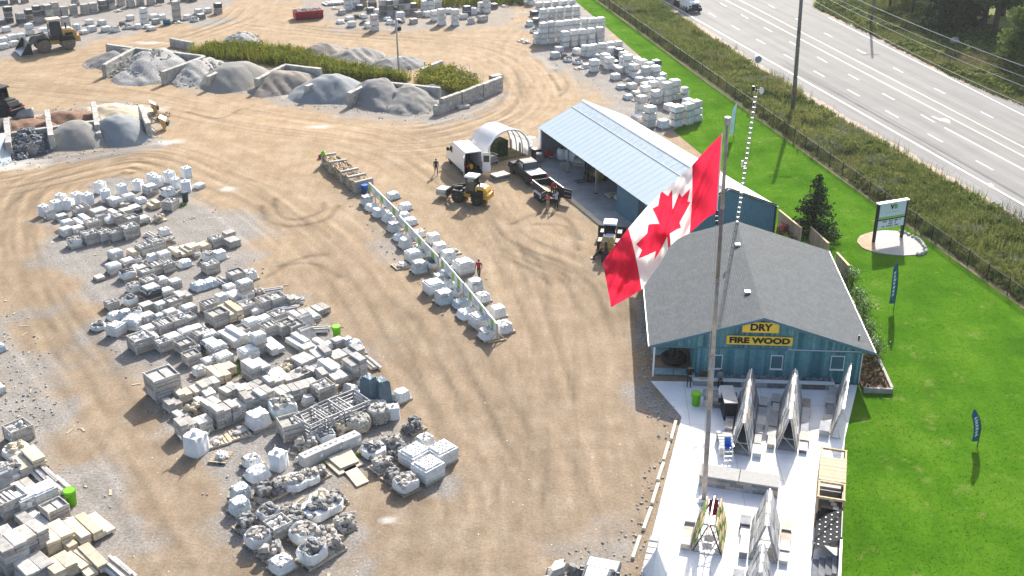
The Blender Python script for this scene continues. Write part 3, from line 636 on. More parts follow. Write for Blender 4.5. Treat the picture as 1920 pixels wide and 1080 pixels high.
# right hand bed with timber edging
th = thing('raised_bed', 'timber edged planting bed with weedy shrubs at the right corner of the store', 'planter', (*SO, 0), STH)
for a, c in (((7.15, -.9), (9.1, -.9)), ((9.1, -.75), (9.1, 6)), ((9.1, 6.05), (9.1, 13))): obj('edging_timber', MB().bar((*a, .2), (*c, .2), .2, .38), m_conc, th)
obj('soil', MB().box(7.12, -.78, 0, 8.98, 13, .22), m_soil, th)
q = np.stack([NR.uniform(7.3, 8.8, 900), NR.uniform(-.6, 4, 900), NR.uniform(.2, .9, 900)], 1)
tag(put('shrub_foliage', leaves('shrub_foliage', q, .12, mat('dry_shrub', (.8, .8, .8), attr='rnd', attr_cols=[(.05, .055, .02), (.12, .10, .04), (.20, .15, .09)], trans=.2), None), th), kind='stuff')
m_leaf = mat('leaf_green', (.85, .85, .85), col2=(1.1, 1.1, 1.1), scale=2, attr='rnd', attr_cols=[(.045, .09, .012), (.085, .15, .025), (.14, .21, .04)], trans=.35, rough=.7)
m_leafd = mat('conifer_green', (.85, .85, .85), attr='rnd', attr_cols=[(.014, .030, .012), (.032, .060, .020), (.065, .095, .030)], trans=.15, rough=.85, spec=.1)
m_petal = mat('white_petals', (.72, .72, .66), var=.1)
for k, (px, py, s) in enumerate([(1594, 520, .9), (1606, 560, 1.0), (1618, 585, 1.1), (1626, 625, 1.0), (1640, 655, .9)]):
    x, y = g(px, py+18); th = thing('flowering_weed', ['tall weed with white flower heads, farthest along the right side of the store', 'white flowering weed beside the middle of the store roof edge', 'largest white flowering weed bush beside the store roof', 'white flowering weed near the front third of the store side', 'white flowering weed at the front right corner of the store roof'][k], 'plant', (x, y), 0, 'flowering weeds beside the store')
    n = 420; P = np.stack([NR.normal(0, .35*s, n), NR.normal(0, .45*s, n), NR.uniform(.1, 1.6*s, n)], 1); put('foliage', leaves('foliage', P, .09, m_leaf), th)
    P = np.stack([NR.normal(0, .38*s, 90), NR.normal(0, .48*s, 90), NR.uniform(1.2*s, 1.85*s, 90)], 1); put('flower_heads', leaves('flower_heads', P, .055, m_petal), th); th['kind'] = 'thing'
    sm = MB(); [sm.tube([(R.uniform(-.2, .2), R.uniform(-.2, .2), 0), (R.uniform(-.4, .4), R.uniform(-.4, .4), 1.5*s)], .015, 4) for _ in range(9)]; obj('stems', sm, m_leaf, th).name = 'stem'
# tan privacy fence panels behind the store
for k, (a, c) in enumerate((((1457, 428), (1497, 462)), ((1515, 460), (1548, 492)), ((1564, 510), (1586, 535)))):
    p, q = Vector((*g(*a), 0)), Vector((*g(*c), 0)); d = q-p; Ln = d.length
    th = thing('privacy_fence', ['tan board fence panel beside red flowers behind the store', 'tan board fence panel between the fir tree and the store roof', 'short tan board fence panel beside the right edge of the store roof'][k], 'fence', p, atan2(d.y, d.x), 'tan fence panels behind the store')
    n = int(Ln/.19)
    bm_ = MB().box(-.09, -.012, .1, .09, .012, 1.75).mesh('board', mat('tan_fence_board', (.44, .31, .22), orand=.15, rough=.9))
    for i in range(n): put('board', bm_, th, ((i+.5)*Ln/n, 0, R.uniform(-.02, .02)))
    for z in (.4, 1.4): obj('rail', MB().box(0, .015, z, Ln, .06, z+.09), m_woodt, th)
    for s in (0, Ln): obj('post', MB().box(s-.06, .02, 0, s+.06, .14, 1.85), m_woodt, th)
    obj('cap_rail', MB().box(-.05, -.05, 1.79, Ln+.05, .13, 1.83), m_woodt, th)
x, y = g(1474, 444); th = thing('flower_bush', 'clump of red and white flowers against the tan fence', 'plant', (x, y)); P = np.stack([NR.normal(0, .5, 300), NR.normal(0, .3, 300), NR.uniform(.5, 1.2, 300)], 1)
put('blossom', leaves('blossom', P, .11, mat('red_petals', (.8, .8, .8), attr='rnd', attr_cols=[(.5, .02, .05), (.55, .05, .09), (.7, .5, .5)], trans=.2)), th); P[:, 2] *= .7; put('foliage', leaves('foliage', P, .1, m_leaf), th)
# ================================================================ STEEL SHED
ex = (.377, -.926); wx = (.927, .377); E1 = (3.0, 119.9)
Sh = lambda a, b_: (E1[0]+ex[0]*a+wx[0]*b_, E1[1]+ex[1]*a+wx[1]*b_)
SRZ = atan2(ex[1], ex[0]); LS, WS, SE, SR = 29.3, 10.5, 3.1, 5.45
# local: x along ex, y = +wx side (rotate ex by +90 gives wx)
sh_ = thing('pole_shed', 'long open fronted steel shed with pale blue metal roof and blue siding', 'shed', (*E1, 0), SRZ)
zs = lambda b_: SE+(SR-SE)*(1-abs(b_-WS/2)/(WS/2))
def sheet_mesh(b0, b1, w, name, mt):
    mb = MB(); zz = [zs(b0), zs(b1)]
    xs_ = [0, .03, .05, .08, .30, .32, .34, .60, .62, .64, w]; hs = [0, .014, .014, 0, 0, .006, 0, 0, .006, 0, 0]
    xs_ = [min(v, w) for v in xs_]; n = len(xs_); vs = []
    for (bb, z) in ((b0, zz[0]), (b1, zz[1])):
        vs += [(x, bb, z+h) for x, h in zip(xs_, hs)]
    up = (b1 > b0)
    fs = [(i, i+1, n+i+1, n+i) if up else (n+i, n+i+1, i+1, i) for i in range(n-1)]
    vs += [(0, b0, zz[0]-.02), (w, b0, zz[0]-.02), (w, b1, zz[1]-.02), (0, b1, zz[1]-.02)]; m_ = 2*n; fs.append((m_+3, m_+2, m_+1, m_) if up else (m_, m_+1, m_+2, m_+3))
    fs += [(m_, m_+1, n-1, 0)]
    mb.add(vs, fs); return mb.mesh(name, mt)
ns = 32; w = (LS+.5)/ns
sf = sheet_mesh(-.15, 3.85, w-.004, 'roof_sheet', m_roofm); sk_ = sheet_mesh(3.87, WS/2-.05, w-.004, 'skylight_panel', m_lights); sb = sheet_mesh(WS/2+.05, WS+.15, w-.004, 'roof_sheet', m_roofm)
for i in range(ns):
    X = -.25+i*w
    put('roof_sheet', sf, sh_, (X, 0, 0)); put('skylight_panel', sk_, sh_, (X, 0, 0)); put('roof_sheet', sb, sh_, (X, 0, 0))
obj('ridge_cap', MB().add([(-.3, WS/2-.22, zs(WS/2-.22)+.05), (LS+.3, WS/2-.22, zs(WS/2-.22)+.05), (LS+.3, WS/2, SR+.07), (-.3, WS/2, SR+.07), (LS+.3, WS/2+.22, zs(WS/2-.22)+.05), (-.3, WS/2+.22, zs(WS/2-.22)+.05)], [(0, 1, 2, 3), (3, 2, 4, 5)]), m_white, sh_)
obj('flashing', MB().bar((-.25, 3.86, zs(3.86)+.02), (LS+.25, 3.86, zs(3.86)+.02), .05, .04), m_dblue, sh_)
def rib_wall(name, p, q, zt, parent, mt=m_tealm, pitch=.23):
    "corrugated steel wall"
    p = Vector((*p, 0)); q = Vector((*q, 0)); d = q-p; Ln = d.length; d /= Ln; n = Vector((d.y, -d.x, 0)); vs = []; fs = []; k = int(Ln/pitch); ft = zt if callable(zt) else (lambda s: zt); i = 0
    for j in range(k):
        for f, o in ((0, 0), (.7, 0), (.78, .035), (.92, .035)):
            s = (j+f)*Ln/k; a = p+d*s+n*o; vs += [(a.x, a.y, 0), (a.x, a.y, ft(s))]
    a = q; vs += [(a.x, a.y, 0), (a.x, a.y, ft(Ln))]
    fs = [(2*i, 2*i+2, 2*i+3, 2*i+1) for i in range(len(vs)//2-1)]
    return obj(name, MB().add(vs, fs), mt, parent)
rib_wall('gable_wall', (LS, 0.02), (LS, WS-.02), lambda s: zs(s)-.03, sh_)
rib_wall('gable_wall', (0, WS-.02), (0, .02), lambda s: zs(WS-s)-.03, sh_, m_steel)
rib_wall('back_wall', (LS, WS), (0, WS), SE-.02, sh_)
rib_wall('front_wall', (18.3, .1), (22.6, .1), SE-.1, sh_); rib_wall('front_wall', (23.9, .1), (LS, .1), SE-.1, sh_)
obj('door', MB().box(22.65, .16, .05, 23.85, .22, 2.3), m_black, sh_); rib_wall('door_header', (22.6, .1), (23.9, .1), SE-.1, sh_, m_dblue)
for a, c in (((LS+.06, 0, SE), (LS+.06, WS/2, SR+.02)), ((LS+.06, WS/2, SR+.02), (LS+.06, WS, SE))): obj('gable_trim', MB().bar(a, c, .1, .22), m_black, sh_)
obj('corner_trim', MB().box(LS-.06, WS-.1, 0, LS+.08, WS+.06, SE), m_black, sh_); obj('corner_trim', MB().box(-.1, -.12, 0, .5, .05, SE-.1), m_white, sh_)
obj('partition_wall', MB().box(18.2, .3, 0, 18.3, WS-.1, 3), m_tealm, sh_)
for a in (6.6, 13.3): o = obj('post', MB().box(a-.07, .3, .1, a+.07, .44, SE-.05), m_steel, sh_); obj('post_base', MB().box(a-.16, .2, .08, a+.16, .54, .12), m_black, o)
obj('eave_beam', MB().box(.3, .28, SE-.3, 18.2, .46, SE-.02), m_black, sh_)
obj('window', MB().box(LS+.04, 1.2, .9, LS+.1, 2.2, 1.8), m_white, sh_); obj('window_glass', MB().box(LS+.1, 1.26, .96, LS+.115, 2.14, 1.74), m_glass, sh_)
for i in range(8):
    a = 1.5+i*2.3
    if a < 18: obj('roof_truss', MB().bar((a, .35, SE-.1), (a, WS/2, SR-.15), .06, .2).bar((a, WS-.2, SE-.1), (a, WS/2, SR-.15), .06, .2).bar((a, .35, SE-.12), (a, WS-.2, SE-.12), .06, .2), m_woodg, sh_)
mb = MB().prism([Sh(.3, -.2), Sh(3.4, -1.2), Sh(6, -2.2), Sh(21.5, -2.5), Sh(22.5, .0), Sh(LS, .0), Sh(LS, WS-.1), Sh(.3, WS-.1)][::-1], -.05, .07)
structure('shed_floor', mb, mat('shed_slab', (.27, .275, .28), scale=.5, var=.2, bump=.15))
structure('apron_edge', MB().bar((*Sh(8, -2.42), .045), (*Sh(21.5, -2.72), .045), .5, .08), mat('pale_sand', (.52, .44, .33), bump=.4))
# ================================================================ chain link fence: posts, rails, mesh (a real wire grid)
th = thing('chain_link_fence', 'black chain link fence between the lawn and the weedy verge', 'fence', (*FENCE[0], 0))
fx, fy = FENCE[0]; LF = FL+6; n = int((LF+16)/2.9); m_link = m_black
rel = lambda s, z: (fd[0]*s, fd[1]*s, z)
pm = MB().tube([(0, 0, 0), (0, 0, 1.45)], .045, 6).lathe([(.055, 1.44), (.05, 1.5), (.01, 1.53)], 6).mesh('post', m_black)
for i in range(n):
    s = -16+i*2.9; put('post', pm, th, rel(s, 0))
obj('top_rail', MB().tube([rel(-16, 1.4), rel(LF, 1.4)], .03, 5), mat('rail_grey', (.10, .10, .10), rough=.5), th)
mb = MB(); s = -16; H_ = 1.38
while s < LF:
    for sg in (-1, 1):
        a = rel(s, .03 if sg > 0 else H_); c = rel(s+H_*.8, H_ if sg > 0 else .03); mb.bar(a, c, .012, .012)
    s += .17
tag(obj('wire_mesh', mb, m_black, th), kind='stuff')
# ================================================================ FLAG, MASTS, POLES
def proj(p):
    X, Y, Z = p; z = Z-CAMH; d = Y*cos(PIT)-z*sin(PIT); up = Y*sin(PIT)+z*cos(PIT); return 960+FPX*X/d, 540-FPX*up/d
def height_at(bx, by, ty):
    X, Y = g(bx, by); lo, hi = 0, 60
    for _ in range(50):
        m_ = (lo+hi)/2
        if proj((X, Y, m_))[1] > ty: lo = m_
        else: hi = m_
    return lo
fpx, fpy = g(1319, 943); PH = height_at(1319, 943, 228)
qtop = on_plane(1364, 228, (fpx, fpy, 0), (0, 1, 0)); lean = (qtop.x-fpx)
th = thing('flagpole', 'tall weathered grey steel flagpole rising from the white patio', 'flagpole', (fpx, fpy, .07))
m_pole = mat('weathered_pole', (.33, .30, .275), rough=.6, metal=.2, scale=1.5, var=.35, bump=.15)
def pp(z): return (lean*z/PH, 0, z)
segs = [0, PH*.28, PH*.42, PH*.62, PH*.8, PH]
rad = [.155, .14, .125, .11, .095, .08]
for i in range(5): obj('shaft', MB().tube([pp(segs[i]), pp(segs[i+1])], [rad[i], rad[i+1]+.006], 14), [m_pole, mat('weathered_pole_dark', (.17, .155, .15), rough=.6, scale=2, var=.3)][1 if i == 3 else 0], th, True)
for i in range(1, 5): obj('collar', MB().lathe([(rad[i]+.012, -.1), (rad[i]+.02, 0), (rad[i]+.012, .1)], 14, pp(segs[i])), m_pole, th)
obj('base_flange', MB().lathe([(.42, 0), (.42, .06), (.3, .1), (.26, .3), (.22, .32)], 16), m_steel, th)
obj('truck_cap', MB().lathe([(.09, -.25), (.16, -.2), (.16, .12), (.15, .14), (.02, .15)], 16, pp(PH)), mat('grey_cap', (.36, .36, .36), rough=.5), th, True)
obj('cap_disc', MB().lathe([(.15, .152), (.15, .17), (.02, .18)], 16, pp(PH)), m_white, th)
hp = on_plane(1354, 250, (fpx, fpy, 0), (0, 1, 0)); hb = on_plane(1344, 398, (fpx, fpy, 0), (0, 1, 0))
rope = MB().tube([Vector(pp(PH-.3))+Vector((-.2, 0, 0)), hp-Vector((fpx, fpy, .07)), hb-Vector((fpx, fpy, .07)), Vector(pp((hb.z)*.82))+Vector((-.2, -.05, 0)), Vector(pp(1.2))+Vector((-.22, -.1, 0))], .014, 4)
obj('halyard', rope, mat('rope', (.5, .48, .42)), th)
for q in ((1344, 402), (1343, 412), (1343.5, 421)): v = on_plane(*q, (fpx, fpy, 0), (0, 1, 0))-Vector((fpx, fpy, .07)); obj('halyard_clip', MB().cbox(v.x, v.y, v.z, .12, .08, .22), m_black, th)
# maple leaf flag, cloth of real folds in the wind
TOP = [(0, 1354, 250), (.12, 1327, 277), (.25, 1298, 310), (.38, 1268, 337), (.5, 1240, 361), (.62, 1210, 391), (.75, 1178, 428), (.88, 1152, 462), (1, 1130, 491)]
BOT = [(0, 1344, 398), (.1, 1326, 408), (.18, 1310, 422), (.25, 1293, 437), (.38, 1270, 449), (.5, 1255, 463), (.62, 1239, 492), (.75, 1203, 543), (.88, 1170, 563), (1, 1146, 576)]
def lerp(T, s):
    for i in range(len(T)-1):
        if s <= T[i+1][0]+1e-9:
            f = (s-T[i][0])/(T[i+1][0]-T[i][0]); return (T[i][1]+f*(T[i+1][1]-T[i][1]), T[i][2]+f*(T[i+1][2]-T[i][2]))
NS, NT_ = 440, 200
leaf = [(0, .95), (.12, .72), (.24, .78), (.19, .36), (.40, .58), (.46, .46), (.68, .50), (.61, .29), (.70, .23), (.40, -.03), (.45, -.15), (.05, -.08), (.05, -.5), (-.05, -.5), (-.05, -.08), (-.45, -.15), (-.40, -.03), (-.70, .23), (-.61, .29), (-.68, .50), (-.46, .46), (-.40, .58), (-.19, .36), (-.24, .78), (-.12, .72)]
leaf = [(x*.68, (y-.22)*.80-.05) for x, y in leaf]
S, T_ = np.meshgrid(np.linspace(0, 1, NS+1), np.linspace(0, 1, NT_+1))
V = np.empty((NT_+1, NS+1, 3))
for i in range(NS+1):
    s = i/NS; a = lerp(TOP, s); c = lerp(BOT, s)
    for j in range(NT_+1):
        t_ = j/NT_
        # drape: curved between edges
        sag = sin(pi*t_)*(8*sin(pi*s)) ; px = a[0]+(c[0]-a[0])*t_+sag*.35; py = a[1]+(c[1]-a[1])*t_-sag*.25
        amp = min(1, s*4)
        dep = amp*(.62*sin(2*pi*(1.45*s+.55*t_)+.4)+.28*sin(2*pi*(3.1*s-1.3*t_)+1)+.10*sin(2*pi*(5.3*s+2.2*t_))+.04*sin(2*pi*(9*s-4*t_))-.22*math.tanh((s-.40-.13*t_)/.022)+.16*math.tanh((s-.14-.16*t_)/.03)-.2*math.tanh((s-.83+.14*t_)/.025)+.12*math.tanh((s-.62-.1*t_)/.02))-1.2*s+.45*amp*np.exp(-((s-.47-.16*(1-t_))/.05)**2)*(t_**.6)
        V[j, i] = on_plane(px, py, (fpx, fpy+dep, 0), (0, 1, 0))
F = np.arange((NT_+1)*(NS+1)).reshape(NT_+1, NS+1); F = np.stack([F[:-1, :-1], F[:-1, 1:], F[1:, 1:], F[1:, :-1]], -1).reshape(-1, 4)
sc_ = ((S[:-1, :-1]+S[1:, 1:])/2).ravel(); tc_ = ((T_[:-1, :-1]+T_[1:, 1:])/2).ravel()
isr = (sc_ < .25) | (sc_ > .75) | inpoly((sc_-.5)*2, .5-tc_, leaf)
m_fr = mat('flag_red', (.56, .02, .055), rough=.8, var=.05, trans=.5, spec=.1); m_fw = mat('flag_white', (.78, .78, .78), rough=.8, var=.02, trans=.42, spec=.1)
me = npmesh('flag', V.reshape(-1, 3), F, [m_fw, m_fr], None, True); me.polygons.foreach_set('material_index', isr.astype(np.int32)); me.update()
fo = put('flag', me); tag(fo, 'huge red and white maple leaf flag blowing from the flagpole', 'flag')
hem = MB().tube([tuple(V[j, 0]) for j in range(0, NT_+1, 10)], .035, 5); obj('hoist_band', hem, m_fw, fo)
# lattice radio mast on the store ridge
mx, my = U(0, 17.0); mz0 = 5.1; lo, hi = 5, 60
for _ in range(50):
    mm = (lo+hi)/2
    if proj((mx, my, mm))[1] > 172: lo = mm
    else: hi = mm
MZ = lo-mz0; th = thing('radio_mast', 'slim grey lattice radio mast standing at the back of the store ridge', 'antenna mast', (mx, my, mz0)); ml = (on_plane(1418, 172, (mx, my, 0), (0, 1, 0)).x-mx)/MZ
mr = .14; leg = [(mr*cos(2*pi*k/3+.5), mr*sin(2*pi*k/3+.5)) for k in range(3)]
for l in leg: obj('leg', MB().tube([(*l, -.3), (l[0]+ml*MZ, l[1], MZ)], .022, 5), m_steel, th)
nr = int(MZ/.42)
for k in range(nr):
    z = .2+k*.42; mb = MB()
    for i in range(3):
        a, c = leg[i], leg[(i+1) % 3]; mb.bar((a[0]+ml*z, a[1], z), (c[0]+ml*z, c[1], z), .03)
    if k % 2 == 0: mb.lathe([(.08, 0), (.08, .04)], 8, (ml*z, 0, z))
    obj('rung', mb, m_steel, th)
for k in range(0, nr-1):
    z = .2+k*.42; a, c = leg[k % 3], leg[(k+1) % 3]; obj('brace', MB().bar((a[0]+ml*z, a[1], z), (c[0]+ml*(z+.42), c[1], z+.42), .016), m_steel, th)
d_ = put('dish', MB().lathe([(.04, -.09), (.19, -.03), (.27, .04), (.26, .06), (.18, .0), (.02, -.05)], 16).mesh('dish', m_white, True), th, (ml*MZ+.35, -.1, MZ+.1)); d_.rotation_euler = (radians(70), 0, radians(40))
obj('bracket', MB().bar((ml*MZ-.3, 0, MZ+.2), (ml*MZ+.3, 0, MZ+.1), .06).bar((ml*MZ, 0, MZ-.1), (ml*MZ, 0, MZ+.5), .06).cbox(ml*MZ-.25, 0, MZ+.1, .2, .2, .35), m_black, th)
obj('sensor', MB().cbox(ml*MZ*.45-.3, -.1, MZ*.45, .12, .12, .5).bar((ml*MZ*.45-.3, -.1, MZ*.45), (ml*MZ*.45, 0, MZ*.45), .05), m_white, th)
# round back sign at the roadside
x, y = g(1419, 140); th = thing('round_road_sign', 'blue grey back of a round road sign at the verge edge', 'road sign', (x, y)); obj('post', MB().tube([(0, 0, 0), (0, 0, 2.2)], .05, 6), m_steel, th)
dd = put('disc', MB().lathe([(.01, -.012), (.5, -.012), (.5, .012), (.01, .012)], 18).mesh('disc', mat('sign_back', (.20, .26, .30), rough=.4, var=.1)), th, (0, -.06, 2.1)); dd.rotation_euler = (pi/2, 0, radians(15))
# timber poles
m_tpole = mat('grey_timber_pole', (.17, .155, .14), rough=.9, scale=3, var=.3, bump=.3, bscale=15)
def pole(name, label, cat, px, py, h, r0, r1, leanx=0, mt=m_tpole, n=9):
    x, y = g(px, py); th = thing(name, label, cat, (x, y)); obj('pole', MB().tube([(0, 0, -.3), (leanx*.5, 0, h*.5), (leanx, 0, h)], [r0, (r0+r1)/2, r1], n), mt, th, True); return th
th = pole('utility_pole', 'tall grey timber utility pole in the weeds between fence and road', 'utility pole', 1487, 205, 17, .27, .19, -.55)
obj('crossarm', MB().box(-1.2, -.06, 15.6, 1.2, .06, 15.75), m_tpole, th); [obj('insulator', MB().lathe([(.04, 0), (.07, .05), (.05, .16)], 8, (s, 0, 15.75)), m_stone, th) for s in (-1.1, .6, 1.1)]
th = pole('utility_pole', 'grey timber utility pole on the grass across the road', 'utility pole', 1632, 46, 14, .24, .17, .2)
obj('crossarm', MB().box(-1.2, -.06, 12.6, 1.2, .06, 12.75), m_tpole, th)
pole('marker_post', 'short grey post on the grass near the side road', 'post', 1583, 12, 1.6, .09, .08)
lh = height_at(748, 135, 14)
th = pole('yard_light_pole', 'grey steel light pole rising from the shrub strip in the yard', 'light pole', 748, 135, lh, .15, .09, -.12, m_steel)
obj('lamp_arm', MB().bar((-.12, 0, lh-1.9), (.35, 0, lh-1.7), .08), m_black, th); obj('lamp_head', MB().cbox(.42, 0, lh-2.1, .5, .45, .35, 0, 0, .1), m_black, th); obj('camera_box', MB().cbox(-.05, -.1, lh-.3, .35, .35, .4), m_black, th); obj('control_box', MB().cbox(.2, 0, 1.6, .35, .25, .5), m_white, th)
# overhead wires across the road side
for k, (a, c, h) in enumerate((((1620, 2), (1920, 122), 9.6), ((1620, 19), (1920, 142), 8.8), ((1620, 29), (1920, 160), 8.0), ((1620, 50), (1920, 194), 7.2))):
    p = gv(*a, h); q = gv(*c, h); d = q-p; p2 = p-d*.6; q2 = q+d*.5; pts = []
    for i in range(25):
        f = i/24; v = p2+(q2-p2)*f; v.z += .9*((2*f-1)**2)-.35; pts.append(v)
    o = obj('overhead_wire', MB().tube(pts, .045 if k == 0 else .032, 5), mat('aluminium_wire', (.42, .41, .42), rough=.5, metal=.3)); tag(o, ['uppermost and thickest wire of the four above the far roadside', 'second wire from the top above the far roadside', 'third wire from the top above the far roadside', 'lowest of the four wires above the far roadside'][k], 'wire', 'overhead wires along the far roadside')
# ================================================================ TREES
m_bark = mat('bark', (.07, .058, .048), scale=4, var=.35, bump=.8, bscale=10, rough=.95)
def tree(label, px, py, h, cr, cz, n, size, mt, trunk_r=.25, name='tree', cat='tree', blobs=14, lean=0, seed=1, group='trees across the road'):
    rg = np.random.default_rng(seed); rr = random.Random(seed); x, y = g(px, py); th = thing(name, label, cat, (x, y), 0, group)
    tk = MB().tube([(0, 0, -.2), (lean*.3, 0, h*.3), (lean*.7, 0, h*.6), (lean, 0, h*.85)], [trunk_r*1.25, trunk_r, trunk_r*.7, trunk_r*.25], 9)
    cs = []
    for k in range(blobs):
        a = rr.uniform(0, 6.28); r = cr*sqrt(rr.random())*.85; z = cz+(h-cz)*rr.random(); sh = 1-.55*((z-cz)/(h-cz)); c = (lean*z/h+r*sh*cos(a), r*sh*sin(a), z); cs.append(c)
        tk.tube([(lean*.4, 0, min(z, h*.7)*.75), (c[0]*.6, c[1]*.6, z*.92), c], [trunk_r*.35, trunk_r*.2, .03], 5)
    obj('trunk', tk, m_bark, th, True)
    per = n//blobs; P = []
    for c in cs:
        q = rg.normal(0, 1, (per, 3)); q /= np.linalg.norm(q, axis=1)[:, None]; q *= (rg.random((per, 1))**.45)*cr*.42*np.array([1, 1, .7]); P.append(q+np.array(c))
    P = np.vstack(P); rnd = np.clip(vnoise(P[:, 0]+50, P[:, 1]+P[:, 2]+50, 1.1, seed)*.8+rg.uniform(-.15, .35, len(P)), 0, 1)
    put('crown', leaves('crown', P, size, mt, rnd, .4), th); return th
def conifer(label, px, py, h, r, n, mt, zb=.6, name='fir_tree', size=.17, seed=2, group=None, dens=1):
    rr = random.Random(seed); rg = np.random.default_rng(seed); x, y = g(px, py); th = thing(name, label, 'fir tree', (x, y), 0, group)
    obj('trunk', MB().tube([(0, 0, -.1), (.03, 0, h*.5), (0, 0, h*.97)], [r*.09, r*.06, .02], 8), m_bark, th)
    P = []; tb = MB(); z = zb
    while z < h*.97:
        f = 1-(z-zb)/(h-zb); L_ = r*(f**.8)*rr.uniform(.75, 1.1); nb = max(4, int(9*f*dens))
        for k in range(nb):
            a = rr.uniform(0, 6.28); dr = rr.uniform(.1, .5)*L_; tip = Vector((L_*cos(a), L_*sin(a), z-dr*.5)); m_ = int(n*f/10)+5
            tb.bar((0, 0, z), tip*.95, .03)
            for i in range(m_):
                u = rg.random()**.6; sp = .16*L_*(1-u*.7)+.05
                P.append((tip.x*u+rg.normal(0, sp), tip.y*u+rg.normal(0, sp), z+(tip.z-z)*u+rg.normal(0, .08)-.05*u))
        z += .26*max(.5, f*1.2)*(h/6)**.5
    P = np.array(P); obj('branches', tb, m_bark, th).name = 'branch_work'
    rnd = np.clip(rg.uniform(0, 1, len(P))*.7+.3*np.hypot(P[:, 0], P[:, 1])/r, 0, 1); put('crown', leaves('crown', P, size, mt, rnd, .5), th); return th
conifer('bushy dark green fir tree on the lawn behind the store', 1523, 447, height_at(1523, 450, 327), 2.7, 260, m_leafd, .15, size=.13, seed=5, dens=1.6)
m_leaff = mat('forest_green', (.85, .85, .85), col2=(1.1, 1.1, 1.1), scale=1, attr='rnd', attr_cols=[(.018, .045, .010), (.042, .085, .018), (.085, .145, .03)], trans=.3, rough=.8)
m_leafb = mat('bright_leaf', (.85, .85, .85), col2=(1.1, 1.1, 1.1), scale=1, attr='rnd', attr_cols=[(.05, .085, .012), (.10, .15, .025), (.17, .21, .045)], trans=.4, rough=.7)
conifer('broad very dark spruce with low boughs across the road', 1772, 60, 13, 4.8, 200, m_leafd, .2, 'spruce_tree', .3, 7, 'trees across the road', 1.6)
conifer('second dark spruce standing close behind the broad one', 1808, 46, 14, 4.4, 150, m_leafd, .3, 'spruce_tree', .3, 8, 'trees across the road', 1.5)
tree('slim dark tree with clear lower trunk left of the broad spruce', 1709, 30, 8.5, 3.0, 3.0, 5000, .2, m_leaff, .22, seed=11)
tree('young tree with bare trunk farthest left on the far grass', 1668, 14, 9, 2.4, 4.8, 2500, .2, m_leaff, .2, seed=12)
tree('leafy tree with forked trunk right of the dark spruces', 1844, 55, 12, 4.6, 4.4, 7000, .24, m_leafb, .34, seed=13)
tree('thick trunked tree shading the grass in front of the wood', 1862, 72, 13, 4.2, 4.4, 6000, .24, m_leaff, .42, seed=14)
tree('bright green bush tree at the right picture edge', 1920, 138, 8.0, 4.6, .8, 12000, .22, m_leafb, .24, seed=15, blobs=26)
for k, (px, py) in enumerate(((1690, -14), (1725, -8), (1800, 6), (1840, 12), (1895, 14))): tree('dark wood edge tree at the top of the picture, '+['leftmost of five', 'second of five from left', 'middle of five', 'fourth of five from left', 'rightmost of five'][k], px, py, 13, 4.6, 2.0, 4500, .3, m_leaff, .3, seed=30+k)
tree('tall tree at the back of the wood behind the forked one', 1880, 30, 13, 4.5, 3.5, 6000, .25, m_leaff, .35, seed=16)
tree('shaded tree behind the spruces at the top of the picture', 1755, 8, 11, 4.0, 3.0, 5000, .25, m_leaff, .3, seed=17)
tree('dark tree at the top right corner of the picture', 1925, 60, 12, 4.5, 2.5, 6000, .25, m_leaff, .35, seed=18)
P = rpts(G([(1730, 64), (1800, 80), (1930, 112), (1930, 70), (1860, 62)]), 1500); P = np.concatenate([P, NR.uniform(.05, .9, (1500, 1))], 1)
tag(put('undergrowth', leaves('undergrowth', P, .2, m_leaff)), kind='stuff')
x, y = g(1789, 84); th = thing('boulder', 'pale grey boulder in the roadside grass across the road', 'boulder', (x, y)); obj('stone', MB().rock((0, 0, .5), (1.3, 1.1, 1.1), random.Random(3)), m_stone, th)
# ================================================================ ROADSIDE SIGN ON ITS GRAVEL ISLAND
isl = [(1607, 455), (1612, 444), (1635, 436), (1665, 433), (1695, 437), (1718, 449), (1731, 462), (1735, 474), (1722, 478), (1695, 480), (1660, 477), (1628, 470)]
isg = G(isl); structure('sign_island', MB().prism([tuple(p) for p in polyline_pts(isg+[isg[0]], .5)[:-1]], -.05, .07), mat('island_gravel', (.27, .25, .235), col2=(.52, .50, .47), scale=9, bump=.8, bscale=14))
dirt_i = [(1607, 455), (1614, 444), (1635, 437), (1642, 446), (1636, 458), (1645, 468), (1632, 471), (1616, 465)]
structure('island_soil', MB().prism([tuple(p) for p in polyline_pts(G(dirt_i)+[g(1607, 455)], .5)[:-1]], -.04, .078), mat('tan_soil', (.36, .25, .16), scale=2, var=.25, bump=.5))
edge = polyline_pts(G([(1690, 436), (1718, 449), (1731, 462), (1735, 474), (1722, 479)]), .38); th = thing('stone_edging', 'row of rough grey edging stones round the sign island', 'stone edging', (*edge[0], 0))
for q in edge[::1]: obj('stone', MB().rock((q[0]-edge[0][0], q[1]-edge[0][1], .12), (.42, .34, .28), R), m_stone, th)
pa, pb = Vector((*g(1637.5, 455), 0)), Vector((*g(1689.5, 446), 0)); d = pb-pa; Ls = d.length
th = thing('roadside_sign', 'two post roadside sign with white panels above a gravel island', 'sign', pa, atan2(d.y, d.x)); HS = height_at(1637.5, 455, 383)
for s in (0, Ls): obj('post', MB().box(s-.1, -.12, -.2, s+.1, .12, HS), m_black, th)
obj('cap', MB().box(-.14, -.2, HS, Ls+.14, .2, HS+.1), m_white, th)
z0_, z1_, z2_, z3_ = HS*.36, HS*.57, HS*.60, HS*.99
m_sw = mat('sign_white', (.58, .68, .72), rough=.4, var=.03)
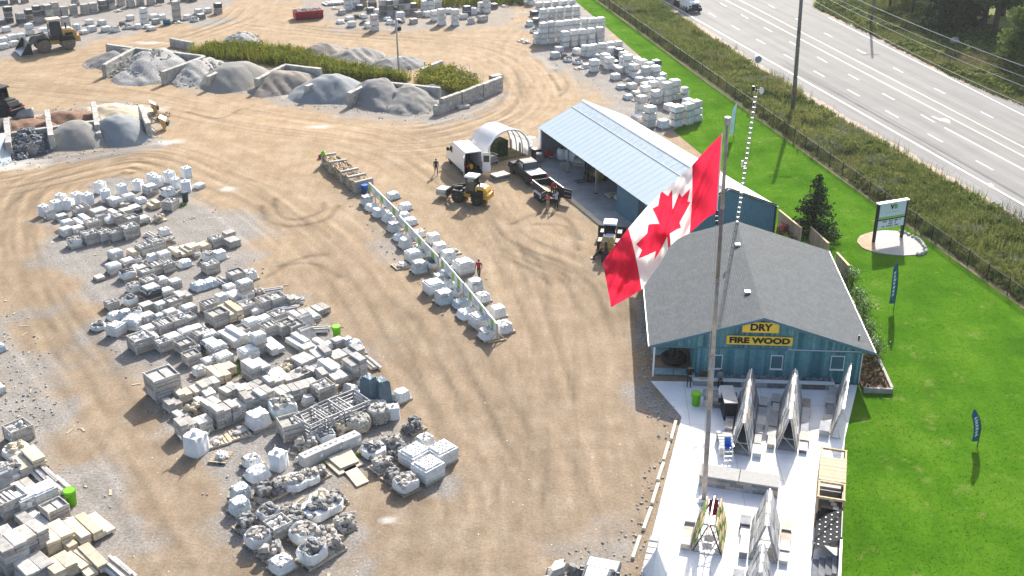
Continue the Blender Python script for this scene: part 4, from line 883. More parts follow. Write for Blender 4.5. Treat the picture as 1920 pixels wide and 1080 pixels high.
u_ = obj('upper_panel', MB().box(.11, -.13, z2_, Ls-.11, .08, z3_), m_sw, th); l_ = obj('lower_panel', MB().box(.11, -.13, z0_, Ls-.11, .08, z1_), m_sw, th)
obj('divider', MB().box(.1, -.15, z1_, Ls-.1, .1, z2_), m_black, th)
obj('green_stripe', MB().box(.12, -.137, z2_+.03, Ls-.12, -.131, z2_+.2), mat('sign_green', (.22, .50, .03), var=.03), u_)
zc = z2_+(z3_-z2_)*.74; lettering('V', .62, u_, (Ls*.47, -.14, zc), (pi/2, 0, 0), m_black, 1, .03); lettering('B', .58, u_, (Ls*.60, -.14, zc), (pi/2, 0, 0), mat('sign_leaf_green', (.08, .40, .03), var=.03), 1, .02)
for i, (z, n, hh) in enumerate(((z2_+(z3_-z2_)*.40, 12, .06),)):
    for k in range(n): obj('print_mark', MB().box(Ls*.28+k*Ls*.04, -.137, z, Ls*.28+k*Ls*.04+.06, -.131, z+hh), mat('print_grey', (.32, .35, .36)), u_)
for row, cols in enumerate(((.20, .25, .30, .42, .47, .52, .62, .66, .70, .80), (.42, .47, .52, .64), (.18, .24, .34, .39, .44, .49, .54, .64, .69, .74))):
    for c in cols: obj('changeable_letter', MB().box(Ls*c, -.137, z1_-.22-row*.24, Ls*c+.09, -.131, z1_-.06-row*.24), m_black, l_)
# feather flags
def feather(label, px, py, ty, wind, col, lx=0):
    x, y = g(px, py); h = height_at(px, py, ty); th = thing('feather_flag', label, 'feather flag', (x, y), 0, 'feather flags on the lawn')
    pts = [(0, 0, 0), (.02, 0, h*.5), (lx*.36, 0, h*.8), (lx, 0, h*1.0)]; obj('pole', MB().tube(pts, [.03, .025, .018, .012], 6), m_black, th)
    mb = MB(); n = 18; vs = []
    for i in range(n+1):
        f = .16+.84*i/n; z = h*f; xo = lx*max(0, (f-.5)*2)**1.5; w = .45*min(1, (1.02-f)*5+.12)*(1 if f > .2 else .8); rip = .07*sin(f*14)
        vs += [(xo, -.01, z), (xo+wind*w, -.05+rip, z-.12*w), (xo, .005, z), (xo+wind*w, -.035+rip, z-.12*w)]
    mb.add(vs, [(4*i, 4*i+1, 4*i+5, 4*i+4) for i in range(n)]+[(4*i+6, 4*i+7, 4*i+3, 4*i+2) for i in range(n)])
    obj('banner', mb, col, th)
    for k in range(7):
        f = .33+.075*k; z = h*f; xo = lx*max(0, (f-.5)*2)**1.5; rip = .07*sin(f*14); e = R.uniform(.02, .08)
        obj('print_mark', MB().add([(xo+wind*(.14+e), -.06+rip*.3, z), (xo+wind*.36, -.085+rip*.9, z-.08), (xo+wind*.34, -.085+rip*.9, z+h*.042), (xo+wind*(.12+e), -.06+rip*.3, z+h*.055)], [(0, 1, 2, 3)]), mat('print_white', (.62, .70, .74)), th)
m_fb = mat('banner_blue', (.06, .16, .24), var=.15, trans=.3)
feather('dark blue feather flag on the lawn beside the store, upright', 1675, 583, 492, -1, m_fb, -.25)
feather('dark blue feather flag nearest the camera on the lawn with bent tip', 1832, 838, 768, -1, m_fb, -.6)
feather('pale blue feather flag beyond the flagpole top beside the shed', 1375, 262, 194, -1, mat('banner_pale', (.50, .66, .72), var=.06, trans=.3), .1)
# ================================================================ PATIO DISPLAYS
PZ = .076
m_smp = [mat('sample_grey', (.30, .31, .33), var=.2, scale=3, orand=.2, bump=.4), mat('sample_tan', (.46, .40, .33), var=.25, scale=3, orand=.2, bump=.4), mat('sample_pale', (.47, .465, .45), var=.12, scale=3, orand=.15, bump=.3), mat('sample_char', (.17, .18, .20), var=.25, scale=3, orand=.2, bump=.4)]
def aframe(label, far, near, hw, h, cols, sides=(1, -1), blocks=(1, -1), nb=5, name='display_stand', green=False, top_hw=.06, seed=1):
    rr = random.Random(seed); p, q = Vector((*g(*near), 0)), Vector((*g(*far), 0)); d = q-p; Ln = d.length
    th = thing(name, label, 'display stand', (p.x, p.y, PZ), atan2(d.y, d.x), 'A-frame sample displays on the patio')   # x runs near to far, +y is left
    for sg in sides:
        nx = max(3, round(Ln/1.15)); n_up = 4 if not green else 5
        for i in range(nx):
            for k in range(n_up):
                xa, xb = i*Ln/nx+.035, (i+1)*Ln/nx-.035; f0, f1 = .06+.94*k/n_up+.016, .06+.94*(k+1)/n_up-.016
                ya, yb = sg*(hw+(top_hw-hw)*f0), sg*(hw+(top_hw-hw)*f1); za, zb_ = h*f0, h*f1; n = Vector((0, sg*h, hw)).normalized()*rr.uniform(.04, .09)
                vs = [Vector((xa, ya, za)), Vector((xb, ya, za)), Vector((xb, yb, zb_)), Vector((xa, yb, zb_))]; vs += [v+n for v in vs]
                mt = (m_green_turf if (k+i) % 2 else m_woodt) if green else m_smp[rr.choice(cols)]
                obj('sample_board', MB().add(vs, [(3, 2, 1, 0), (4, 5, 6, 7), (0, 1, 5, 4), (1, 2, 6, 5), (2, 3, 7, 6), (3, 0, 4, 7)]), mt, th)
        obj('backing_sheet', MB().add([(0, sg*(hw-.02), .05), (Ln, sg*(hw-.02), .05), (Ln, sg*(top_hw-.03), h), (0, sg*(top_hw-.03), h)], [(0, 1, 2, 3)]), m_woodg, th)
        for x in (.03, Ln-.03): obj('frame_leg', MB().bar((x, sg*(hw-.06), 0), (x, sg*.03, h-.02), .06), m_steel if not green else m_black, th)
        for f in (.35, .7): obj('cross_bar', MB().bar((.02, sg*(hw+(top_hw-hw)*f-.04), h*f), (Ln-.02, sg*(hw+(top_hw-hw)*f-.04), h*f), .05), m_steel, th)
    for x in (.02, Ln-.02):
        obj('tie_bar', MB().bar((x, -hw*(1 if -1 in sides else .1), .06), (x, hw, .06), .06), m_steel, th); obj('tie_bar', MB().bar((x, -hw*.62*(1 if -1 in sides else 0), h*.38), (x, hw*.62, h*.38), .04), m_steel, th)
        obj('tie_bar', MB().bar((x, -hw*.9 if -1 in sides else 0, .1), (x, hw*.5, h*.45), .035), m_steel, th)
    obj('ridge_bar', MB().bar((-.02, 0, h), (Ln+.02, 0, h), .07), m_white, th)
    for sg in blocks:
        for i in range(nb):
            w = Ln/nb; dpt = rr.uniform(.4, .62); hh = rr.uniform(.2, .42); mt = m_smp[rr.choice([0, 1, 2, 2, 3])]
            o = obj('sample_block', MB().cbox(w*(i+.5), sg*(hw+.1+dpt/2), 0, w-.05, dpt, hh, 0, 0, .02), mt, th); obj('sample_cap', MB().cbox(w*(i+.5), sg*(hw+.1+dpt/2), hh+.002, w-.02, dpt+.05, .05), m_smp[rr.choice([0, 2, 2, 1])], o)
    return th
m_green_turf = mat('turf_strip', (.10, .20, .02), col2=(.16, .27, .04), scale=8, bump=.8, bscale=30)
aframe('A-frame of grey stone samples nearest the grill, left of two by the store', (1403, 752), (1388, 856), .66, 2.45, [0, 0, 1, 2, 3], nb=6, seed=3)
aframe('A-frame of pale and grey stone samples in the middle of the patio by the store', (1484, 752), (1474, 848), .68, 2.45, [0, 2, 2, 1], nb=6, seed=4)
aframe('single leaning rack of stone samples at the lawn edge beside the store', (1588, 738), (1574, 826), .62, 2.3, [0, 2, 1, 3], sides=(1,), blocks=(1,), nb=5, seed=5)
aframe('A-frame of pale stone samples in the front of the patio right of the flagpole', (1436, 985), (1430, 1056), .78, 2.45, [2, 2, 0, 2], nb=4, seed=6)
aframe('A-frame of pale samples cut by the bottom picture edge', (1423, 1084), (1417, 1140), .7, 2.3, [2, 2, 0], nb=4, seed=7)
aframe('A-frame with green turf strips and wood trim beside the flagpole foot', (1335, 985), (1325, 1040), .86, 1.95, [2], nb=4, green=True, top_hw=.34, blocks=(1,), seed=8)
# red chair between the green panels
x, y = g(1336, 985); th = thing('red_chair', 'red plastic chair standing between the green turf panels', 'chair', (x, y, PZ))
obj('seat', MB().cbox(0, 0, .8, .5, .45, .06), m_red, th); obj('backrest', MB().cbox(0, .2, .86, .5, .06, .75), m_red, th); [obj('leg', MB().box(sx*.2-.02, sy*.17-.02, 0, sx*.2+.02, sy*.17+.02, .8), m_black, th) for sx in (-1, 1) for sy in (-1, 1)]
# long stone bench
A_, B_, D_ = gv(1311, 905), gv(1460, 932), None
hB = .85; tl, tr_, fr_, fl_ = gv(1315, 872, hB), gv(1461, 890, hB), gv(1460, 914, hB), gv(1311, 891, hB)
d = (fr_-fl_); ang = atan2(d.y, d.x); Ln = d.length; dep = ((tl-fl_).length+(tr_-fr_).length)/2
th = thing('stone_wall_bench', 'long stone block wall with pale coping slabs across the patio', 'wall', (fl_.x, fl_.y, PZ), ang); rr = random.Random(2)
for k in range(3):
    x = 0
    while x < Ln-.02:
        w = min(rr.uniform(.5, 1.1), Ln-x); w = Ln-x if Ln-x-w < .3 else w; obj('wall_block', MB().box(x+.005, .06+rr.uniform(0, .015), k*.235+.003, x+w-.005, dep-.06, k*.235+.23, j=.004), m_smp[rr.choice([0, 0, 1, 3])], th); x += w
for k in range(2): obj('coping', MB().box(k*Ln/2-.03+.01*k, -.03, .712, (k+1)*Ln/2+.02, dep+.03, .80), mat('grey_coping', (.33, .325, .31), var=.1, bump=.3, bscale=25), th)
# outdoor kitchen, grill, cabinet, stepped chair
kl, kr = gv(1318, 764), gv(1376, 770); d = kr-kl; Ln = d.length; th = thing('outdoor_kitchen', 'dark stone outdoor kitchen counter on the patio left of the display', 'counter', (kl.x, kl.y, PZ), atan2(d.y, d.x))
for k in range(3):
    x = 0
    while x < Ln-.05:
        w = min(.6, Ln-x)
        if not (.9 < x+w/2 < 1.7 and k == 2): obj('stone_block', MB().box(x+.005, 0, k*.27, x+w-.005, .75, k*.27+.265, j=.01), [m_stone_d, m_stone][R.random() < .3], th)
        x += w
obj('counter_top', MB().box(-.1, -.06, .82, .95, .85, .9), m_stone_d, th); obj('counter_top', MB().box(1.72, -.06, .82, Ln+.1, .85, .9), m_stone_d, th); obj('oven_mouth', MB().box(.97, -.02, .45, 1.68, .1, .8), m_black, th)
v = Vector((1.32, .4, 0)); v.rotate(Matrix.Rotation(atan2(d.y, d.x), 3, 'Z').to_euler()); gr = thing('barbecue_grill', 'shiny steel barbecue grill set in the dark stone counter', 'grill', (kl.x+v.x, kl.y+v.y, PZ+.82), atan2(d.y, d.x))
obj('firebox', MB().box(-.36, -.38, 0, .36, .4, .18), m_steel, gr); obj('hood', MB().side([(-.34, .18), (-.34, .4), (-.2, .52), (.2, .52), (.34, .4), (.34, .18)], .36), m_white, gr, rz=pi/2); obj('handle', MB().tube([(-.28, -.42, .3), (.28, -.42, .3)], .025, 6), m_steel, gr)
c0, c1 = gv(1356, 792), gv(1380, 792); th = thing('display_cabinet', 'black cabinet with pale square top behind the grey A-frame', 'cabinet', (c0.x, c0.y, PZ), -.02); w = (c1-c0).length
obj('carcass', MB().box(.03, .1, .0, w-.03, 2.2, 1.35), m_black, th); obj('counter_top', MB().box(-.02, .02, 1.352, w+.02, 2.3, 1.43), m_smp[2], th); [obj('door', MB().box(.06+i*(w/2-.03), .07, .1, w/2-.03+i*(w/2-.03), .097, 1.25), m_black, th) for i in (0, 1)]
th = thing('bench_seat', 'low dark slatted bench with stone ends below the display cabinet', 'bench', (*g(1362, 858), PZ), -.05)
for i in range(5): obj('seat_slat', MB().box(-.42, .1+i*.33, .55, .5, .36+i*.33, .6), m_black, th)
for y_ in (0, 1.75): obj('stone_end', MB().box(-.45, y_, 0, -.2, y_+.3, .62), m_smp[2], th)
th = thing('step_chair', 'blue seated folding chair on white ladder legs on the patio', 'chair', (*g(1365, 868), PZ), .1); hh = 1.5
for s in (-1, 1): obj('leg', MB().bar((s*.3, -.1, 0), (s*.24, .45, hh), .05), m_white, th); obj('leg', MB().bar((s*.3, .9, 0), (s*.26, .5, hh*.8), .05), m_white, th); obj('arm', MB().bar((s*.3, .05, hh*.72), (s*.28, .6, hh*.74), .07), m_white, th)
for k in range(4): obj('rung', MB().bar((-.3, -.08+.1*k, .15+.26*k), (.3, -.08+.1*k, .15+.26*k), .07, .04), m_white, th)
obj('seat', MB().cbox(0, .28, hh*.62, .46, .45, .05), m_blue, th); obj('backrest', MB().add([(-.23, .45, hh*.65), (.23, .45, hh*.65), (.21, .56, hh*1.02), (-.21, .56, hh*1.02)], [(0, 1, 2, 3)]), m_blue, th); obj('headrest', MB().cbox(0, .5, hh*1.03, .46, .08, .12), m_white, th)
# bins
binp = None
def bin_(name, label, px, py, h, r, mt, z=0, grp=None):
    th = thing(name, label, 'bin', (*g(px, py), z), R.uniform(0, 3), grp)
    obj('body', MB().lathe([(r*.78, 0), (r*.97, h*.93), (r*1.02, h*.93), (r*1.04, h), (r*.95, h), (r*.93, h*.9), (r*.74, h*.05), (.01, h*.05)], 20), mt, th, True)
    obj('rim', MB().lathe([(r*.97, h*.9), (r*1.07, h*.9), (r*1.07, h), (r*.97, h)], 20), mt, th)
    for s in (-1, 1): obj('handle', MB().box(s*r*1.05-.05, -.1, h*.78, s*r*1.05+.05, .1, h*.88), mt, th)
    return th
gb = 'lime green bins'
bin_('green_bin', 'lime green bin on the patio by the outdoor kitchen', 1304, 761, .95, .33, m_green, PZ, gb)
bin_('green_bin', 'lime green bin at the right end of the grey slab rows', 632, 632, .95, .34, m_green, 0, gb)
bin_('green_bin', 'lime green bin beside the tan slabs at lower left', 135, 946, 1.05, .36, m_green, 0, gb)
bin_('barrel', 'dark blue barrel standing in front of a white bulk bag', 348, 378, 1.05, .36, m_dblue)
b_ = bin_('barrel', 'bright blue barrel against the concrete firewood divider', 684, 362, .9, .36, m_blue)
# pergola, sample racks and step display at the lawn edge
p0, p1 = gv(1534, 932, 2.0), gv(1541, 842, 2.0); d = p1-p0; a_ = atan2(d.y, d.x)
def PG(s, o): n = Vector((-d.y, d.x, 0)).normalized(); v = p0+d.normalized()*s-n*o; return v
LD = d.length; s0 = 0; s1 = LD; p0.z = p1.z = 0
th = thing('pergola', 'tan timber slat roofed pergola at the patio edge by the lawn', 'pergola', (*PG(s0, 0).xy, PZ), a_); Lp = s1-s0; hp_ = 1.9; wp = 1.42
for x in (0, Lp*.33, Lp*.75, Lp):
    for y_ in (0, -wp): obj('post', MB().box(x-.05, y_-.05, 0, x+.05, y_+.05, hp_), m_woodt, th)
for y_ in (0, -wp): obj('beam', MB().box(-.1, y_-.05, hp_, Lp+.1, y_+.05, hp_+.14), m_woodt, th)
for x in (-.05, Lp*.3, Lp*.8, Lp+.05): obj('end_beam', MB().box(x-.05, -wp-.08, hp_+.002, x+.05, .08, hp_+.145), m_woodt, th)
n = 12
for i in range(n): x = Lp*.32+(Lp*.46)*(i+.5)/n; obj('slat', MB().box(x-.1, -wp-.06, hp_+.15, x+.1, .06, hp_+.19), [m_woodt, mat('grey_timber', (.40, .32, .24), orand=.15)][i % 2], th)
obj('back_screen', MB().box(.1, -wp+.06, .1, Lp-.1, -wp+.1, hp_-.1), m_black, th); obj('base_cabinet', MB().box(.08, -wp+.12, 0, Lp-.08, -.08, .95), m_black, th)
for x in (Lp*.12, Lp*.88): o = obj('shelf', MB().box(x-Lp*.09, -wp+.12, 1.1, x+Lp*.09, -.25, 1.15), m_black, th); [obj('sample_tile', MB().box(x-.5+.35*k, -wp+.2+.12*k, 1.155, x-.22+.35*k, -.9+.12*k, 1.21), m_smp[k % 3], o) for k in range(3)]
th = thing('sample_rack', 'black rack dotted with white sample discs in front of the pergola', 'display rack', (*PG(s0-3.1, 0).xy, PZ), a_)
obj('frame', MB().box(0, -wp, 0, 2.9, -wp+.06, 1.7).box(0, -.06, 0, .06, 0, 1.0).box(2.84, -.06, 0, 2.9, 0, 1.0), m_black, th); o = obj('sloped_board', MB().add([(0, -wp+.08, 1.55), (2.9, -wp+.08, 1.55), (2.9, -.02, .55), (0, -.02, .55)], [(0, 1, 2, 3)]), m_black, th)
dk = MB().lathe([(.045, 0), (.045, .02), (.01, .025)], 8).mesh('sample_disc', m_white)
for i in range(6):
    for k in range(4): f = (k+.6)/4.4; put('sample_disc', dk, o, (.3+i*.46, -wp+.08+f*(wp-.1), 1.55-f*1.0+.02))
for k in range(3):
    th = thing('step_display', ['dark stone step display next to the black sample rack', 'pale grey stone step display, second below the pergola', 'cream stone step display nearest the bottom edge beside the lawn'][k], 'step display', (*PG(s0-5.0-k*1.9, 0).xy, PZ), a_, 'stone step displays')
    for j in range(4): obj('step', MB().box(.05, -wp+.1, .16*j+.002, 1.65-.02, -.3*j*.9+.1 if False else -.05-.34*j, .16*(j+1)), m_smp[[3, 2, 1][k]], th)
    obj('screen', MB().box(0, -wp-.02, 0, 1.8, -wp+.05, 1.55), [m_smp[0], m_smp[2], m_smp[2]][k], th); obj('screen_frame', MB().box(-.03, -wp-.04, 1.552, 1.83, -wp+.07, 1.62).box(-.03, -wp-.04, 0, 0, -wp+.07, 1.55), m_white, th)
# timber parking curbs
cm = MB().cbox(0, 0, 0, 2.55, .2, .2, 0, 0, .03, .012).mesh('timber', mat('curb_timber', (.60, .55, .44), var=.15, scale=3, bump=.3))
for k, (a, c) in enumerate((((1267, 792), (1258, 827)), ((1254, 832), (1244, 866)), ((1244, 870), (1233, 904)), ((1234, 909), (1222, 948)), ((1221, 954), (1206, 996)), ((1200, 1008), (1186, 1050)))):
    p, q = gv(*a), gv(*c); d2 = q-p; o = put('timber_curb', cm, None, (p+q)/2, atan2(d2.y, d2.x), (d2.length/2.6, 1, 1)); tag(o, 'pale timber parking curb beside the patio, '+['farthest, by the grey gravel', 'second from the store', 'third from the store', 'fourth from the store', 'fifth from the store', 'nearest the bottom edge'][k], 'curb', 'timber curbs along the patio')
# pale blocks and white cone canopy at the patio corner
th = thing('block_column', 'row of pale blue stacked blocks at the left patio corner', 'blocks', (*g(1211, 1085), PZ), radians(75))
for k in range(6): obj('block', MB().cbox(k*.55, 0, 0, .5, .5, .55+.02*(k % 2), 0, 0, .03), m_smp[2], th)
th = thing('garden_umbrella', 'furled white umbrella canopy with dark stand at the bottom of the patio', 'umbrella', (*g(1228, 1085), PZ)); obj('canopy', MB().lathe([(.75, .5), (.5, .9), (.28, 1.35), (.05, 1.9)], 10), m_bag, th); obj('pole', MB().tube([(0, 0, 0), (0, 0, 2.0)], .035, 8), m_black, th); obj('stand', MB().cbox(0, 0, 0, .6, .6, .12), m_black, th)
# ================================================================ VEHICLES
def wheel(par, x, y, z, r, w, rim, mt=m_rubber, n=16, lug=False):
    o = obj('wheel', MB().lathe([(r*.55, -w/2), (r*.92, -w/2), (r, -w*.36), (r, w*.36), (r*.92, w/2), (r*.55, w/2)], n, (0, 0, 0), 'y'), mt, par, True); o.location = (x, y, z)
    rm = obj('rim', MB().lathe([(r*.18, -w*.44), (r*.56, -w*.40), (r*.56, w*.40), (r*.18, w*.44)], n, (0, 0, 0), 'y'), rim, o); obj('hub', MB().lathe([(r*.16, -w*.5), (r*.2, 0), (r*.16, w*.5)], 8, (0, 0, 0), 'y'), rim, rm).parent = o
    if lug:
        lm = MB()
        for k in range(14):
            t_ = 2*pi*k/14; lm.cbox(0, 0, 0, .01, .01, .01) if False else lm.bar((r*1.0*cos(t_), -w/2, r*1.0*sin(t_)), (r*1.0*cos(t_+.18), w/2, r*1.0*sin(t_+.18)), .07)
        obj('tread_lug', lm, mt, o)
    return o
def place(front, rear, wb, halfw, side=1):
    "near side front and rear wheel contacts in the photo -> centre between axles, heading"
    p, q = gv(*front), gv(*rear); d = p-q; a = atan2(d.y, d.x); n = Vector((-d.y, d.x, 0)).normalized(); m_ = (p+q)/2-n*halfw*side; return m_, a
def glass(par, poly, off=.012, mt=m_glass, name='side_window'): obj(name, MB().add(poly, [tuple(range(len(poly)))]), mt, par)
# white high roof van, rear doors open
m_van = mat('van_white', (.78, .79, .79), rough=.25, var=.02, spec=.5, coat=.5)
pv, av = place((844, 307), (866, 328), 3.7, .95)
th = thing('delivery_van', 'white high roofed delivery van with its rear doors open', 'van', pv, av)
prof = [(-2.85, .35), (-2.85, 2.62), (-2.7, 2.72), (1.0, 2.72), (1.55, 2.5), (2.15, 1.55), (2.95, 1.2), (3.08, .9), (3.08, .35)]
hw_ = lambda z: 1.0 if z < 1.3 else 1.0-.13*(z-1.3)/1.4
mb = MB(); n = len(prof); vs = [(x, -hw_(z), z) for x, z in prof]+[(x, hw_(z), z) for x, z in prof]
fs = [tuple(range(n)), tuple(range(2*n-1, n-1, -1))]+[(i, n+i, n+(i+1) % n, (i+1) % n) for i in range(1, n)]  # rear left open
mb.add(vs, fs); obj('body', mb, m_van, th)
obj('cargo_lining', MB().add([(-2.84, -.9, .5), (-2.84, .9, .5), (.6, .9, .5), (.6, -.9, .5), (.6, .85, 2.4), (.6, -.85, 2.4)], [(0, 1, 2, 3), (3, 2, 4, 5)]), m_black, th)
for s in (-1, 1):
    dr = obj('rear_door', MB().box(0, -.02, .45, .85, .02, 2.5), m_van, th); dr.location = (-2.87, s*.97, 0); dr.rotation_euler.z = radians(180-s*25 if s > 0 else 180+65); obj('door_window', MB().box(.12, -.028, 1.5, .72, .028, 2.2), m_glass, dr)
    wheel(th, 1.85, s*.86, .36, .36, .26, m_steel); wheel(th, -1.85, s*.86, .36, .36, .26, m_steel)
    y = s*(hw_(1.5)+.012); glass(th, [(1.0, y, 1.5), (2.05, y, 1.52), (1.62, s*(hw_(2.1)+.012), 2.15), (1.0, s*(hw_(2.1)+.012), 2.15)])
    obj('wing_mirror', MB().cbox(2.0, s*1.15, 1.5, .16, .26, .36, 0, 0, .04), m_black, th); obj('sill_trim', MB().box(-2.6, s*1.005-.02, .38, 2.3, s*1.005+.02, .52), m_black, th); obj('headlight', MB().cbox(2.9, s*.78, .88, .3, .3, .2, 0, 0, .05), m_glass, th); obj('tail_light', MB().box(-2.87, s*.93-.05, 1.0, -2.83, s*.93+.05, 1.6), m_red, th)
w1, w2 = (2.15, 1.55), (1.58, 2.46); glass(th, [(w1[0]+.01, -.88, w1[1]+.02), (w1[0]+.01, .88, w1[1]+.02), (w2[0]+.01, .8, w2[1]), (w2[0]+.01, -.8, w2[1])], name='windscreen')
obj('bumper', MB().cbox(3.05, 0, .3, .2, 1.95, .35, 0, 0, .05), m_black, th); obj('bumper', MB().cbox(-2.9, 0, .3, .14, 1.9, .2, 0, 0, .03), m_black, th)
# black pickup
m_blk = mat('car_black', (.012, .013, .015), rough=.45, var=.05, spec=.2, coat=0)
pp_, ap_ = place((961, 325), (989, 346), 3.7, .85)
th = thing('pickup_truck', 'black crew cab pickup truck with silver bed cover by the shed', 'pickup truck', pp_, ap_)
prof = [(-2.75, .5), (-2.8, 1.12), (-2.7, 1.22), (-.85, 1.24), (-.8, 1.24), (1.25, 1.22), (2.55, 1.14), (2.75, 1.0), (2.8, .5)]
obj('body', MB().side(prof, lambda z: 1.0 if z < 1.0 else .96), m_blk, th)
obj('cab', MB().side([(-.95, 1.22), (-.75, 1.86), (-.5, 1.93), (.55, 1.93), (.7, 1.88), (1.45, 1.22)], lambda z: .94 if z < 1.4 else .78), m_blk, th)
for s in (-1, 1):
    y = s*.895; glass(th, [(-.8, s*.93, 1.3), (.2, s*.93, 1.3), (.2, s*.80, 1.83), (-.66, s*.80, 1.83)]); glass(th, [(.28, s*.93, 1.3), (1.22, s*.93, 1.3), (.72, s*.80, 1.81), (.28, s*.80, 1.83)])
    for x in (1.85, -1.85): wheel(th, x, s*.88, .41, .41, .28, m_steel)
    obj('wing_mirror', MB().cbox(1.05, s*1.1, 1.2, .16, .24, .22, 0, 0, .03), m_blk, th); obj('tail_light', MB().box(-2.83, s*.86-.08, .78, -2.79, s*.86+.08, 1.15), m_red, th); obj('headlight', MB().cbox(2.72, s*.76, .82, .2, .3, .2, 0, 0, .04), m_white, th)
glass(th, [(1.4, -.84, 1.29), (1.4, .84, 1.29), (.74, .74, 1.87), (.74, -.74, 1.87)], name='windscreen'); glass(th, [(-.945, -.8, 1.3), (-.945, .8, 1.3), (-.765, .72, 1.84), (-.765, -.72, 1.84)], name='rear_window')
obj('bed_cover', MB().box(-2.72, -.86, 1.235, -.98, .86, 1.27), mat('silver_cover', (.48, .48, .47), rough=.4, var=.06), th); obj('bumper', MB().cbox(2.8, 0, .42, .2, 1.9, .3, 0, 0, .05), m_steel, th); obj('bumper', MB().cbox(-2.85, 0, .42, .16, 1.9, .22, 0, 0, .04), m_steel, th); obj('roof_panel', MB().box(-.48, -.72, 1.931, .55, .72, 1.942), mat('glossy_roof', (.10, .12, .14), rough=.15), th)
# trailer with open doors
pt, at_ = place((1004, 372), (1008, 379), 1, -.9)
d = (pp_-Vector((*g(1030, 378), 0))).normalized(); at_ = atan2(d.y, d.x)+.12; pt = Vector((*g(1027, 372), 0))
th = thing('box_trailer', 'black open topped trailer loaded with boards, its rear doors open', 'trailer', pt, at_)
obj('deck', MB().box(-1.6, -.9, .5, 1.6, .9, .58), m_black, th)
for s in (-1, 1): obj('side_wall', MB().box(-1.6, s*.92-.03, .58, 1.6, s*.92+.03, 1.5), m_black, th); obj('top_rail', MB().box(-1.62, s*.92-.05, 1.5, 1.62, s*.92+.05, 1.56), m_steel, th); wheel(th, -.35, s*1.08, .36, .36, .22, m_steel); wheel(th, .45, s*1.08, .36, .36, .22, m_steel); obj('mudguard', MB().side([(-.85, .45), (-.7, .78), (.8, .78), (.95, .45), (.9, .45), (.78, .72), (-.68, .72), (-.8, .45)], .14), m_white if s > 0 else m_black, th, loc=(0, s*1.08, 0))
obj('front_wall', MB().box(1.57, -.92, .58, 1.63, .92, 1.5), m_black, th)
for s, ag in ((-1, 215), (1, 120)):
    dr = obj('rear_door', MB().box(0, -.025, .5, .88, .025, 1.5), m_black, th); dr.location = (-1.62, s*.92, 0); dr.rotation_euler.z = radians(ag); [obj('door_brace', MB().box(.1, -.04, z, .8, .04, z+.06), m_steel, dr) for z in (.75, 1.2)]
obj('drawbar', MB().bar((1.6, -.5, .5), (2.7, 0, .5), .1).bar((1.6, .5, .5), (2.7, 0, .5), .1), m_black, th)
for k in range(4): o = obj('timber_board', MB().box(-.9+.1*k, -.75+.38*k, .75+.1*k, 1.45, -.42+.38*k, .8+.1*k), m_woodt if k != 2 else m_wood); o.location = pt; o.rotation_euler.z = at_; tag(o, 'tan board lying in the black trailer, '+['lowest at one side', 'second from the side', 'darkest of the load', 'topmost of the load'][k], 'board', 'boards in the trailer')
# dumpster
pa, pb = gv(556, 39), gv(606, 35); d = pb-pa
th = thing('red_dumpster', 'red open roll-off dumpster full of rubble at the back of the yard', 'dumpster', (pa+pb)/2, atan2(d.y, d.x)); Ld = d.length
obj('front_side', MB().add([(-Ld/2, 0, .15), (Ld/2, 0, .15), (Ld/2+.1, -.05, 1.35), (-Ld/2-.1, -.05, 1.35)], [(0, 1, 2, 3), (3, 2, 1, 0)]), m_red, th); obj('back_side', MB().box(-Ld/2-.1, 2.2, .15, Ld/2+.1, 2.26, 1.35), m_red, th)
for s in (-1, 1): obj('end_wall', MB().box(s*(Ld/2+.05)-.04, 0, .15, s*(Ld/2+.05)+.04, 2.2, 1.35), m_red, th); [obj('rib', MB().box(s*Ld*f-.05, -.12, .2, s*Ld*f+.05, 0, 1.3), m_red, th) for f in (.12, .36)]
obj('top_rim', MB().box(-Ld/2-.15, -.12, 1.3, Ld/2+.15, .02, 1.42), m_red, th); obj('skid_rail', MB().box(-Ld/2, .3, 0, Ld/2, .5, .15).box(-Ld/2, 1.7, 0, Ld/2, 1.9, .15), m_black, th)
mb = MB(); [mb.rock((R.uniform(-Ld/2+.3, Ld/2-.3), R.uniform(.3, 2), 1.05+R.uniform(0, .35)), (.55, .45, .35)) for _ in range(40)]; tag(obj('rubble_load', mb, m_stone, th), kind='stuff')
# white semi truck on the road
d = Vector((RD[0], RD[1], 0)); tp = Vector((*g(1297, 22), 0))
th = thing('semi_truck', 'white semi truck with flat trailer on the near lane at the top of the picture', 'truck', tp+Vector((0, 0, .04)), atan2(d.y, d.x))
obj('hood', MB().side([(-.4, .9), (-.4, 2.0), (1.0, 1.75), (1.35, 1.5), (1.4, .6), (-.4, .6)], lambda z: 1.0 if z < 1.2 else .82), m_van, th); obj('cab', MB().side([(-2.6, .8), (-2.6, 3.3), (-2.2, 3.5), (-1.0, 3.2), (-.45, 2.1), (-.35, .8)], lambda z: 1.2 if z < 2 else 1.08), m_van, th)
glass(th, [(-.43, -.98, 2.12), (-.43, .98, 2.12), (-.9, .95, 3.05), (-.9, -.95, 3.05)], name='windscreen'); [glass(th, [(-1.7, s*1.215, 1.9), (-.7, s*1.215, 1.9), (-1.05, s*1.15, 2.8), (-1.7, s*1.15, 2.8)]) for s in (-1, 1)]
